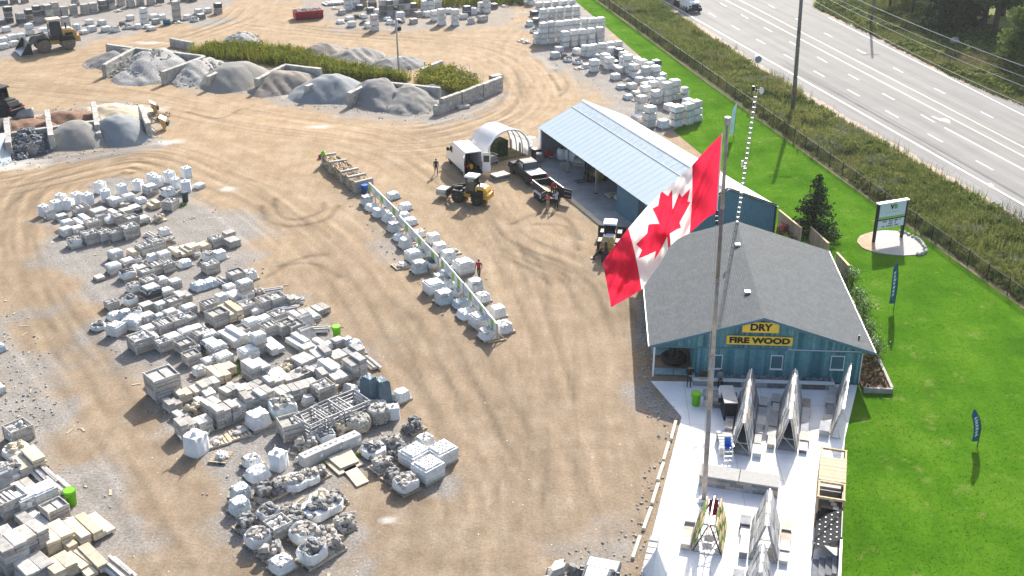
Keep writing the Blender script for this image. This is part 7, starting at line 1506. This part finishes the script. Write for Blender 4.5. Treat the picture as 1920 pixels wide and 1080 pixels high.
for n in range(2, 9): DESC['S%d' % n] = ('slab_stack', 'slab stack', NW[n]+' layer grey slab stack'); DESC['T%d' % n] = ('tan_slab_stack', 'slab stack', NW[n]+' layer tan slab stack'); DESC['L%d' % n] = ('step_stack', 'slab stack', NW[n]+' layer long pale step stack'); DESC['Y%d' % n] = ('tan_step_stack', 'slab stack', NW[n]+' layer long tan step stack')
BUILD = dict(W=P_W, w=P_w, D=P_D, N=P_N, K=P_K, C=P_C, V=P_V, v=P_v, O=P_O, B=P_B, R=P_R('g'), r=P_R('d'), q=P_R('t'), F=P_F, G=P_G, E=P_E, P=P_P, A=P_A, M=P_M, m=P_m, X=P_X)
NVAR = dict(C=3, V=3, O=3, M=3, m=3, X=3, K=1, E=2)
HT = dict(M=.86, m=.87, W=.84, D=.84, N=.79, V=.75, w=.58, C=.9)
def get(key):
    if key not in PROTO:
        b_ = BUILD.get(key)
        if not b_: n = int(key[1]); b_ = P_S(n, 'g') if key[0] == 'S' else P_S(n, 't') if key[0] == 'T' else P_L(n, 'p') if key[0] == 'L' else P_L(n, 't')
        d = DESC[key]; proto(key, d[0], d[1], b_, NVAR.get(key, 2))
    return RP.choice(PROTO[key])
_o = 'first second third fourth fifth sixth seventh eighth ninth'.split(); _t = 'tenth eleventh twelfth thirteenth fourteenth fifteenth sixteenth seventeenth eighteenth nineteenth'.split()
ORD = ['leftmost']+_o[1:]+_t
for tn in ('twenty', 'thirty', 'forty', 'fifty'): ORD += [tn[:-1]+'ieth']+[tn+' '+o for o in _o]
def ordn(i, n):
    if n == 1: return 'only one'
    if i == n-1: return 'rightmost'
    return ORD[i]+('' if i == 0 else ' from left')
def region(phrase, grp, rz, data, dd=.5, sz=1.0, jit=.03):
    "data: 'key x y [levels] [scale] [turn deg]' ; px = middle of the bottom front edge"
    items = []
    for ln in data.replace('\n', ';').split(';'):
        w = ln.split()
        if len(w) < 3: continue
        items.append((w[0], float(w[1]), float(w[2]), int(w[3]) if len(w) > 3 else 1, float(w[4]) if len(w) > 4 else 1.0, radians(float(w[5])) if len(w) > 5 else 0))
    by = {}
    for it in items: by.setdefault(it[0], []).append(it)
    for key, L_ in by.items():
        L_.sort(key=lambda i: i[1])
        for i, (k, px, py, lv, s_, tr_) in enumerate(L_):
            x, y = g(px, py); y += dd*s_*sz; a = rz+tr_+RP.gauss(0, jit)
            for l in range(lv):
                rt = get(k); sx = sz*s_*RP.uniform(.93, 1.07); z = l*HT.get(k, .85)*sz; lab = '%s, %s %s' % (DESC[k][2], ordn(i, len(L_)), phrase)
                if lv > 1: lab = '%s %s, %s stack %s' % ({0: 'bottom', lv-1: 'top'}.get(l, 'middle' if lv == 3 else ['', 'second lowest', 'second highest', 'fourth'][l]), DESC[k][2], ordn(i, len(L_)).replace(' from left', ''), phrase)
                loc = (x+(RP.uniform(-.04, .04) if l else 0), y+(RP.uniform(-.04, .04) if l else 0), z); sc = (sx, sx, sz*RP.uniform(.96, 1.04)*(s_ if lv == 1 else 1))
                if not rt[1]: th = rt[0]; th.location = loc; th.rotation_euler = (0, 0, a+(RP.choice([0, 0, pi]) if k[0] not in 'B' else RP.uniform(0, 3))); th.scale = sc; rt[1] = True; th['label'] = lab; th['group'] = grp
                else: th = dup(rt[0], loc, a+(RP.choice([0, 0, pi]) if k[0] not in 'B' else RP.uniform(0, 3)), sc, lab, grp)
def az(a, c): p, q = g(*a), g(*c); return atan2(q[1]-p[1], q[0]-p[0])
YZ = az((440, 792), (553, 750))
region('along the dirt lane', 'bulk bags by the dirt lane', YZ, '''B 80 407;B 103 398;B 127 395;B 112 386;B 142 383;B 162 385;B 196 380 1 1.12;B 186 364 1 1.1;B 227 368;B 257 359;B 284 346;B 294 351;B 316 344 1 1.08;B 348 335 1 1.08;B 328 355;B 347 361 1 1.05''', jit=.2)
region('just below the bulk bags', 'pallets below the bulk bags', YZ+.06, '''A 93 413 1 0.95;w 113 416 1 0.95;C 150 409 1 1.14;N 183 413 1 1.19;W 215 389 1 0.95;W 240 381 1 0.95;L3 207 411 1 0.95;N 235 409 1 0.95;D 252 404 1 0.95;W 124 431 1 0.95;L3 152 424 1 1.05;C 171 432 1 0.95;A 190 421 1 0.95;w 206 421 1 0.95;C 222 420 1 0.95;W 122 445 1 0.95;W 143 443 1 0.95;O 137 466 1 1.05;C 168 458 1 1.09;C 194 453 1 0.95;C 213 452 1 0.95;C 241 448 1 1.23;C 246 425 1 0.95;w 265 421 1 1.05;D 250 403 1 0.95;W 280 367 1 1.14;V 313 371 1 1.29;T3 286 393 1 1.05;v 262 383 1 0.95;C 318 396 1 1.05 35;w 372 355 1 0.85 20;q 298 417 1 0.95;V 306 443 1 0.95;R 313 461 1 0.95;P 284 450 1 0.95;C 291 470 1 1.05;C 268 478 1 0.95;F 360 411 1 0.48;S2 229 389 1 0.95;N 207 385 1 0.85''')
region('around the low white row', 'pallets in the upper middle yard', YZ+.05, '''S3 434 465 1 1.06;N 428 451 1 0.92;Y3 330 481 1 0.92;Y3 342 481 1 0.92;T4 359 477 1 0.92;T3 381 471 1 0.92;C 403 464 1 0.92;V 410 489 1 1.01;v 344 503 1 1.01;O 388 491 1 0.92;C 393 514 1 1.01;A 368 484 1 0.64;v 372 547 1 1.15;v 391 541 1 1.10;P 416 537 1 1.01;C 441 531 1 1.01;V 466 528 1 1.15''')
region('in the left end rows', 'pallets at the left end of the rows', YZ+.08, '''W 214 490 1 1.01;W 211 515 1 1.01;T3 250 483 1 0.97;C 270 479 1 0.92;C 292 473 1 0.92;w 237 500 1 0.92;O 255 495 1 0.64;V 283 493 1 0.87;W 305 491 1 0.92;O 237 527 1 1.07;L2 266 514 1 1.01;C 273 526 1 0.92;C 291 515 1 1.01;C 312 512 1 0.92;T2 184 527 1 0.69;O 248 552 1 0.96;C 279 545 1 1.01;W 300 540 1 0.88;W 326 543 1 0.88;O 241 575 1 0.96;D 281 563 1 1.20;w 310 557 1 0.92;S4 341 569 1 1.01;C 324 582 1 0.92;W 299 587 1 0.88;N 273 588 1 0.88;C 208 581 1 0.74;v 213 603 1 1.01;V 233 602 1 0.87;O 252 598 1 0.87;W 352 593 1 0.92;K 248 621 1 1.11 35;K 215 633 1 1.07 25;r 182 621 1 0.84;F 199 618 1 0.92;W 274 612 1 1.01;V 297 608 1 0.79;W 318 603 1 0.92;w 334 600 1 0.92;W 276 634 1 0.92;C 306 627 1 1.01;C 333 620 1 1.01;C 351 614 1 0.92''')
region('in the middle crate rows', 'crates and pallets in the middle rows', YZ+.04, '''C 391 590 1 1.04;V 413 572 1 0.98;W 429 551 1 0.76;L2 439 563 1 0.95;W 459 566 2 1.04;R 484 561 1 1.04;C 406 612 1 1.13;Y5 431 601 1 1.04;C 458 593 1 1.04;L3 473 590 1 0.95;C 498 583 1 1.04;C 516 580 1 1.13;P 508 553 1 0.95 70;S4 546 576 1 0.99;K 470 624 1 1.04;W 494 618 1 1.04;C 519 611 1 1.04;L4 434 649 1 1.23;C 449 640 1 0.95;W 464 682 1 1.18;W 484 667 2 0.85;V 461 645 1 0.90;L3 508 662 1 1.04;C 504 634 1 1.09;C 533 631 1 1.04;W 551 629 1 0.95;O 371 633 1 0.90;C 262 661 1 1.23;K 278 656 1 1.04;W 347 640 1 0.95;D 366 634 1 0.95;W 390 648 1 1.04;C 376 646 1 1.04;D 392 661 1 0.95;O 362 668 1 0.81;W 405 672 1 1.13;C 345 665 1 0.95;C 357 686 1 0.95;w 392 690 1 0.95;W 417 688 1 0.99;V 372 707 1 0.94;C 305 661 1 0.95;W 321 655 1 1.13;L2 350 634 1 0.95''')
region('by the upper green bin', 'slabs and pallets by the green bin', YZ+.02, '''P 545 576 1 1.01 75;P 535 590 1 1.01 70;S2 599 591 1 1.10;S2 573 598 1 1.01;L2 549 606 1 1.01;A 573 616 1 1.06;C 552 631 1 1.01;w 585 606 1 0.92;A 575 642 1 1.10;L3 556 653 1 1.01;P 592 628 1 1.01 60;N 574 668 1 0.87;L2 594 657 1 0.92;V 613 657 1 0.67;W 632 653 1 .78;V 651 650 1 0.67;V 671 668 1 0.87;v 664 655 1 0.92''')
region('in the big slab block', 'stacks of pale slabs in the lower yard', YZ, '''S4 600 684 1 1.24;S3 631 684 1 1.06;S3 567 694 1 1.15;S2 541 699 1 0.92;S4 661 678 1 1.06;S2 588 703 1 0.92;R 568 709 1 0.92;L5 618 708 1 1.01;S6 664 708 1 1.15;P 694 691 1 0.92;S5 478 717 1 1.38;L4 500 723 1 0.92;L3 521 719 1 0.92;q 534 704 1 0.92;R 546 692 1 0.92;S8 494 772 1 0.97;S8 468 778 1 0.97;S7 440 790 1 0.97;S8 413 802 1 0.97;S5 529 757 1 0.92;S5 555 751 1 0.92;S4 579 740 1 0.92;S2 562 712 1 0.92;S3 543 724 1 0.92;S2 586 701 1 0.92;S5 610 721 1 0.97;S4 632 727 1 1.01;S3 648 715 1 0.92;Y4 408 717 1 0.92;T4 425 707 1 0.92;S4 394 736 1 0.92;S3 378 767 1 0.92;S2 452 745 1 0.92;S5 395 780 1 0.92;T4 341 756 1 0.97;T4 371 745 1 0.92;S4 321 773 1 0.92;S2 338 789 1 0.92;S6 346 822 1 1.01;S5 379 814 1 0.92;T2 440 735 1 0.92;S7 428 762 1 0.92;S7 455 758 1 0.92;S5 480 745 1 0.92;S7 510 742 1 0.92;L4 388 750 1 0.74;S4 405 790 1 0.87;q 360 780 1 0.92''', jit=.09)
cg = 'tall crates at the left of the slab stacks'
region('at the slab block left end', cg, YZ, 'C 303 752 2 1.6;Y3 297 733 1 1.0')
region('before the slab block', 'skids before the slab stacks', YZ, 'B 364 858 1 1.35;F 405 838 1 1.2;F 410 869 1 1.15 40;F 442 825 1 1.3;V 481 808 1 1.4;O 528 790 1 1.45', jit=.1)
region('around the steel cages', 'stone and cages in the lower middle', YZ+.05, '''E 588 818 1 .95;E 622 802 1 .95;E 655 790 1 .95;C 545 826 1 1.3 -15;C 604 750 1 1.1;X 622 747 1 1.1;X 575 765 1 1;X 652 742 1 1;V 661 738 1 0.66;X 681 733 1 1.1;v 684 755 1 1.2;R 688 778 1 1.1;V 711 771 1 0.82;V 727 757 1 0.66;V 752 756 1 1.00;B 737 789 1 0.89;G 708 797 1 1.25;G 673 813 1 1.2;q 641 819 1 1.1;O 609 836 1 1.00;R 575 848 1 1.2;X 565 866 1 .5;X 557 870 1 .5''')
region('right of the big flagstones', 'stone pallets right of the flagstones', YZ+.1, '''r 700 862 1 1.23;R 732 846 1 1.14;r 750 862 1 1.09;R 714 888 1 1.14;r 736 907 1 1.04;O 760 928 1 1.14;K 777 880 1 1.28;K 802 906 1 1.28;V 796 843 1 1.10;r 775 815 1 1.19;K 828 875 1 1.28''', jit=.03)
region('in the lowest middle cluster', 'stone pallets in the lowest cluster', YZ+.1, '''V 470 880 1 1.03;v 480 905 1 1.20;B 519 887 1 1.19;R 524 930 1 1.20;R 550 922 1 1.15;R 577 912 1 1.10;R 598 902 1 1.01;V 449 943 1 1.03;V 447 968 1 0.99;r 494 944 1 1.29;r 460 1002 1 1.20;O 502 984 1 1.07;r 551 1000 1 1.33;R 538 980 1 1.15;r 590 978 1 1.29;R 614 966 1 1.24;r 627 956 1 1.15;q 600 958 1 1.20;C 520 1014 1 1.10;O 481 1034 1 1.19;R 509 1057 1 1.24;V 526 1078 1 1.11;O 567 1025 1 1.19;O 583 1066 1 1.34;R 617 1046 1 1.29;R 604 1026 1 1.20;R 641 1003 1 1.20;P 652 971 1 0.46 60''')
BZ = az((40, 1000), (160, 945))
region('in the lower left corner', 'stone stock in the lower left corner', BZ, '''C 31 832 1 1.2;q 25 862 1 1.2;T3 46 890 1 1.5;O 12 905 1 1.2;L2 22 897;S2 38 931 1 1.1;P 82 912 1 1.2;P 104 926 1 1.2;W 76 953 1 1.35;W 49 962 1 1.3;C 14 970 1 1.3;C 100 980 1 1.0;L2 79 990;S2 50 990 1 1.2;P 112 990 1 .8 50;Y2 176 1004 1 1.15;Y3 152 1014 1 1.15;Y2 126 1028 1 1.15;T3 96 1036 1 1.5;S7 18 1076 1 1.3;S7 58 1050 1 1.3;S6 0 1055 1 1.3;Y2 160 1072 1 1.2;Y2 148 1068;T3 108 1090 1 1.3;S3 58 1094 1 1.4;P 214 1090 1 1.3;S3 30 1030 1 1.1;w 3 905;A -4 930 1 1.3''')
region('at the left picture edge', 'lone pallets at the left edge', BZ, 'v -8 664 1 1.0;w -12 744 1 1.0')
FZ = az((692, 360), (930, 632))
region('left of the banner fence', 'wrapped pallets left of the banner fence', FZ+pi/2+.15, '''V 687 387 1 1.09;v 697 397 1 1.09;V 710 409 1 1.09;v 728 418 1 1.04;V 738 437 1 1.04;v 749 453 1 1.04;V 760 468 1 1.14;K 774 494 1 1.14;V 795 484 1 1.04;v 788 472 1 0.95;F 751 505 1 1.14;V 785 515 1 1.19;O 811 507 1 1.09;K 812 554 1 1.19;v 841 545 1 1.14;V 824 535 1 0.95;V 832 573 1 1.23;V 860 559 1 1.14;v 865 581 1 1.19;v 875 601 1 1.19;K 899 618 1 1.23;V 915 640 1 1.19;v 724 405 1 0.76;v 735 410 1 0.76;X 745 438 1 0.47;v 834 520 1 1.04''')
region('right of the banner fence', 'wrapped pallets right of the banner fence', FZ+pi/2+.15, '''v 736 375 1 1.1;v 759 396 1 1.1;v 757 412;v 768 424 1 1.1;V 786 447;V 812 459 1 1.15;V 824 476 1 1.1;F 848 480 1 1.2;V 840 495 1 1.2;K 869 517 1 1.3;v 857 512;V 890 549 1 1.1;V 905 570 1 1.1;V 933 598 1 1.1;V 943 628 1 1.25''')
# tarp covered stack
th = thing('tarp_covered_stack', 'tall stack under slate blue tarpaulins at the right end of the slabs', 'covered stack', g(706, 752), YZ); tp_ = mat('slate_tarp', (.085, .135, .165), rough=.55, bump=.6, bscale=5, var=.15)
for k, (x, y, w, d, h, a) in enumerate(((-.35, .2, .8, 1.2, 2.0, .1), (.3, -.25, .85, 1.3, 1.75, -.12))): o = obj('tarp', blob(w+.35, d+.25, h, .03, RP, 9, top=.95), tp_, th, loc=(x, y, 0), rz=a)
for k in range(2): obj('strap', MB().box(-.75, -.4+.7*k, 1.0, .75, -.36+.7*k, 1.05), m_black, th)
# three concrete lego blocks and flagstone sheets
for k, (px, py) in enumerate(((583, 871), (620, 855), (654, 841))):
    th = thing('concrete_block', 'pale concrete barrier block with lifting holes, '+['left one of three', 'middle one of three', 'right one of three'][k], 'concrete block', (g(px, py)[0], g(px, py)[1]+.3), YZ+.06, 'row of concrete blocks')
    obj('block', MB().cbox(0, 0, 0, 1.45, .72, .75, 0, 0, .03, .012), m_smp[2], th)
    for x in (-.4, 0, .4): obj('lifting_hole', MB().cbox(x, 0, .752, .2, .14, .008), m_stone_d, th)
    obj('label_plate', MB().box(.45, -.372, .3, .66, -.366, .5), m_white, th)
for k, (poly, z) in enumerate(((((608, 868), (636, 893), (683, 872), (657, 850)), .02), (((615, 864), (639, 884), (674, 870), (657, 845)), .14), (((644, 884), (666, 874), (692, 905), (669, 915)), .02))):
    P_ = [g(*p) for p in poly]; cx_, cy_ = sum(p[0] for p in P_)/4, sum(p[1] for p in P_)/4; o = obj('flagstone', MB().prism([(p[0]-cx_, p[1]-cy_) for p in P_], 0, .1), mat('cream_flagstone', (.52, .45, .35), var=.12, scale=1.5, bump=.4)); o.location = (cx_, cy_, z)
    tag(o, ['lower of two big cream flagstones lying by the concrete blocks', 'upper cream flagstone lying on another slab', 'cream flagstone lying flat in front of the stacked pair'][k], 'flagstone')
# far stocks
RZ3 = az((1015, 83), (1126, 72))
def rowgrid(a, c, n, lv, k='M'):
    return ';'.join('%s %.1f %.1f %d' % (k, a[0]+(c[0]-a[0])*i/(n-1), a[1]+(c[1]-a[1])*i/(n-1), lv) for i in range(n))
for ph, a, c, n, lv in (('in the rearmost lawn row', (1010, 24), (1072, 18), 5, 2), ('in the second lawn row', (1018, 46), (1080, 40), 5, 3), ('in the low lawn row', (1064, 58), (1106, 52), 3, 1), ('in the longest lawn row', (1018, 84), (1126, 73), 8, 4), ('before the longest lawn row', (1059, 90), (1124, 82), 5, 3), ('in the short lawn row', (1098, 107), (1160, 98), 5, 2)):
    region(ph, 'white wrapped stacks '+ph, RZ3, rowgrid(a, c, n, lv), jit=.02, sz=.95)
region('in the scattered lawn stock', 'stock along the lawn', RZ3+.1, '''M 1041 110;M 1048 99;M 1082 103;M 1106 108 2;r 1083 121;r 1066 116;r 1058 110;F 1086 131;v 1100 128;M 1114 136 2;v 1118 110;M 1135 124 2;M 1147 112 2;m 1153 126;M 1163 138;M 1177 138 3;M 1192 131 2;m 1161 115 2;M 1170 121 2;M 1154 151;M 1188 145 2;M 1194 149;M 1204 136 2;M 1211 149 2;M 1229 148 2;m 1230 138 2;M 1235 161;M 1220 158;v 1165 168;F 1176 153;M 1185 169 1;v 1179 187;F 1193 191;w 1195 181;M 1210 187 2;M 1224 178 2;M 1231 196 2;M 1249 193 3;M 1142 131 2;M 1158 134 1;M 1170 130 2;M 1182 126 1;M 1198 146 1;M 1218 141 2;M 1240 150 1;M 1200 158 1;M 1212 168 1;M 1238 172 2;M 1252 180 2;M 1264 188 3;V 1283 187 2;M 1256 209 1;F 979 79;F 987 82;r 1002 62;M 1008 84 2;V 993 50;m 1005 45 1;m 1002 31''')
region('at the near lawn corner', 'tall stock at the lawn corner', RZ3+.2, '''M 1197 232 1 1.1;M 1202 220 3 1.05;M 1218 240 3 1.1;V 1244 242 1 1.3;M 1268 239 3 1.15;M 1289 235 3 1.1;M 1304 229 3 1.1;M 1290 212 2''')
region('at the top middle', 'stock at the top middle of the yard', RZ3+.12, '''L2 612 10;L2 625 9;L2 637 8;M 652 20 3;M 667 17 3;m 681 13 2;F 628 18;N 641 28;v 638 45;w 655 39;M 659 51;r 668 36;V 682 35;r 681 47;M 702 59 3;M 691 53 1;m 695 25 1;m 674 20 1;m 698 15 2;M 708 27;m 718 31 3;m 730 31 3;m 741 30 3;m 752 29 3;m 762 28 3;v 726 39;V 731 46;M 751 43 2;N 775 45;m 775 27 2;N 784 32;M 801 32;M 797 21 2;M 808 20 3;M 820 16 2;M 815 40 2;M 828 48 3;M 853 49 3;M 869 36;m 875 32 2;B 888 27;M 903 24 2;M 912 25 3;m 926 17;C 905 41;A 883 46;F 880 37;F 946 14;F 965 11;M 842 26;M 996 10 2;M 985 6 2''')
th = thing('barrel_stand', 'white drum standing on a black base near the light pole', 'drum', g(747, 56)); obj('drum', MB().lathe([(.4, .5), (.45, .6), (.45, 1.6), (.4, 1.7), (.01, 1.7)], 14), m_bag, th, True); obj('base', MB().cbox(0, 0, 0, .9, .8, .5, 0, 0, .05), m_black, th)
LZ = az((15, 45), (207, 17))
region('in the upper left back row', 'back row stacks at the upper left', LZ, '''m 16 44 3;m 38 46 2;m 54 39 2;m 70 42 3;m 82 40 3;m 91 40 3;N 104 33 3;N 119 31 2;N 137 28 2;N 158 27 2;N 174 24 2;m 192 21 2;m 207 18 2;F 220 23;N 226 12 2;N 244 14 2;N 262 11 2;N 282 10 2;m 299 6 2;m 326 5;F 295 12;m 2 48 1;m 140 12 2;m 345 3;m 360 4;m 5 10;m 25 8;m 45 6''')
region('in the upper left front row', 'front row pallets at the upper left', LZ+.05, '''M 10 61;M 25 88;M 20 76;M 37 74;M 5 93;M 4 82;M 55 66 2;M 80 63;V 82 70;N 122 51 2;V 142 57;w 156 65;M 166 47 1;M 171 60;M 190 48;M 197 60;O 215 61;r 228 49;r 238 55;M 243 39;V 258 55;M 270 46 3;w 276 54;w 283 58;M 287 37;N 291 46;V 303 37;N 331 40 4;F 333 45;M 350 38;r 364 41;M 371 27;m 376 37;M 389 25;m 408 27 2''')
th = thing('teal_drum', 'dark teal drum lying in the upper left front row', 'drum', (*g(313, 46), .4), .4); obj('drum', MB().lathe([(.38, -.55), (.4, -.5), (.4, .5), (.38, .55)], 14, (0, 0, 0), 'x'), mat('teal_drum', (.04, .14, .18), rough=.4), th, True); obj('lid', MB().lathe([(.3, .552), (.3, .57), (.05, .57)], 12, (0, 0, 0), 'x'), m_black, th)
# pallets inside and in front of the shed, flat stack by the loader
for k, (a_, b2, nm) in enumerate(((14.4, 1.6, 'F'), (15.8, 2.0, 'T2'), (16.9, 2.6, 'q'), (15.2, 3.6, 'F'), (5.0, 2.6, 'C'), (4.6, 1.0, 'F'))):
    x, y = Sh(a_, b2); th = dup(PROTO[nm][0][0], (x, y, .07), SRZ+.2*k, (1, 1, 1), ['skid with stones nearest the forklift in the shed', 'tan slab stack on the shed floor by the wall', 'tan rubble pallet by the shed partition wall', 'skid of stones deep in the forklift bay', 'slatted crate in the first shed bay', 'skid at the first shed post'][k], 'pallets in the shed')
th = thing('stone_panel_stack', 'stack of tan panels on the dirt between hoop shelter and pickup', 'panel stack', (*g(937, 335),), .5)
obj('skid', MB().box(-.8, -.6, 0, .8, .6, .12), m_woodg, th)
for k in range(3): obj('panel', MB().cbox(.05*k, .04*k, .122+.13*k, 1.7, 1.2, .12, .05*k), m_stone_t if k == 2 else m_stone_d, th)
for k, (px, py) in enumerate(((236, 459), (243, 463), (115, 466), (40, 482))):
    pass
# unused prototypes are removed
for L_ in PROTO.values():
    for rt, used in L_:
        if not used:
            for o in [rt]+list(rt.children): bpy.data.objects.remove(o)
# ================================================================ loose bits on the yard
rs = random.Random(21); mb = MB(); k = 0
for pts, amt in GRAVEL:
    if amt < .6: continue
    P_ = rpts(G(pts), 130)
    for x, y in P_: sz_ = rs.uniform(.06, .16); mb.rock((x, y, sz_*.25), (sz_*1.4, sz_, sz_*.7), rs)
tag(obj('scattered_stones', mb, m_stone), kind='stuff')
mb = MB()
for x, y in np.vstack([rpts(G([(60, 440), (400, 360), (640, 600), (800, 800), (860, 880), (640, 1090), (420, 1000), (250, 760)]), 45), rpts(G([(0, 520), (90, 640), (240, 900), (220, 1080), (0, 1080)]), 20)]): mb.cbox(x, y, .01, rs.uniform(.2, .7), rs.uniform(.06, .2), .03, rs.uniform(0, 3))
tag(obj('wood_scraps', mb, m_wood), kind='stuff')
# ================================================================ thin summer haze
mh = bpy.data.materials.new('haze'); mh.use_nodes = True; t = mh.node_tree; t.nodes.remove(t.nodes['Principled BSDF'])
pv_ = t.nodes.new('ShaderNodeVolumePrincipled'); pv_.inputs['Color'].default_value = (.86, .91, .95, 1); pv_.inputs['Density'].default_value = .00012; pv_.inputs['Anisotropy'].default_value = .3
t.links.new(pv_.outputs[0], t.nodes['Material Output'].inputs['Volume'])
tag(obj('haze', MB().box(-3200, -1600, -1.5, 3200, 4200, 46), mh), kind='stuff')
C.cycles.volume_bounces = 0
# softened panel edges on the vehicles
for o in list(COL.objects):
    if o.parent and o.type == 'MESH' and o.parent.get('category') in ('car', 'van', 'pickup truck', 'truck', 'wheel loader', 'backhoe') and o.name.split('.')[0] in ('body', 'cab', 'roof', 'hood', 'engine_hood', 'front_fender', 'rear_fender', 'counterweight'):
        b_ = o.modifiers.new('edge', 'BEVEL'); b_.width = .07 if o.name.split('.')[0] != 'roof' else .14; b_.segments = 2; b_.limit_method = 'ANGLE'
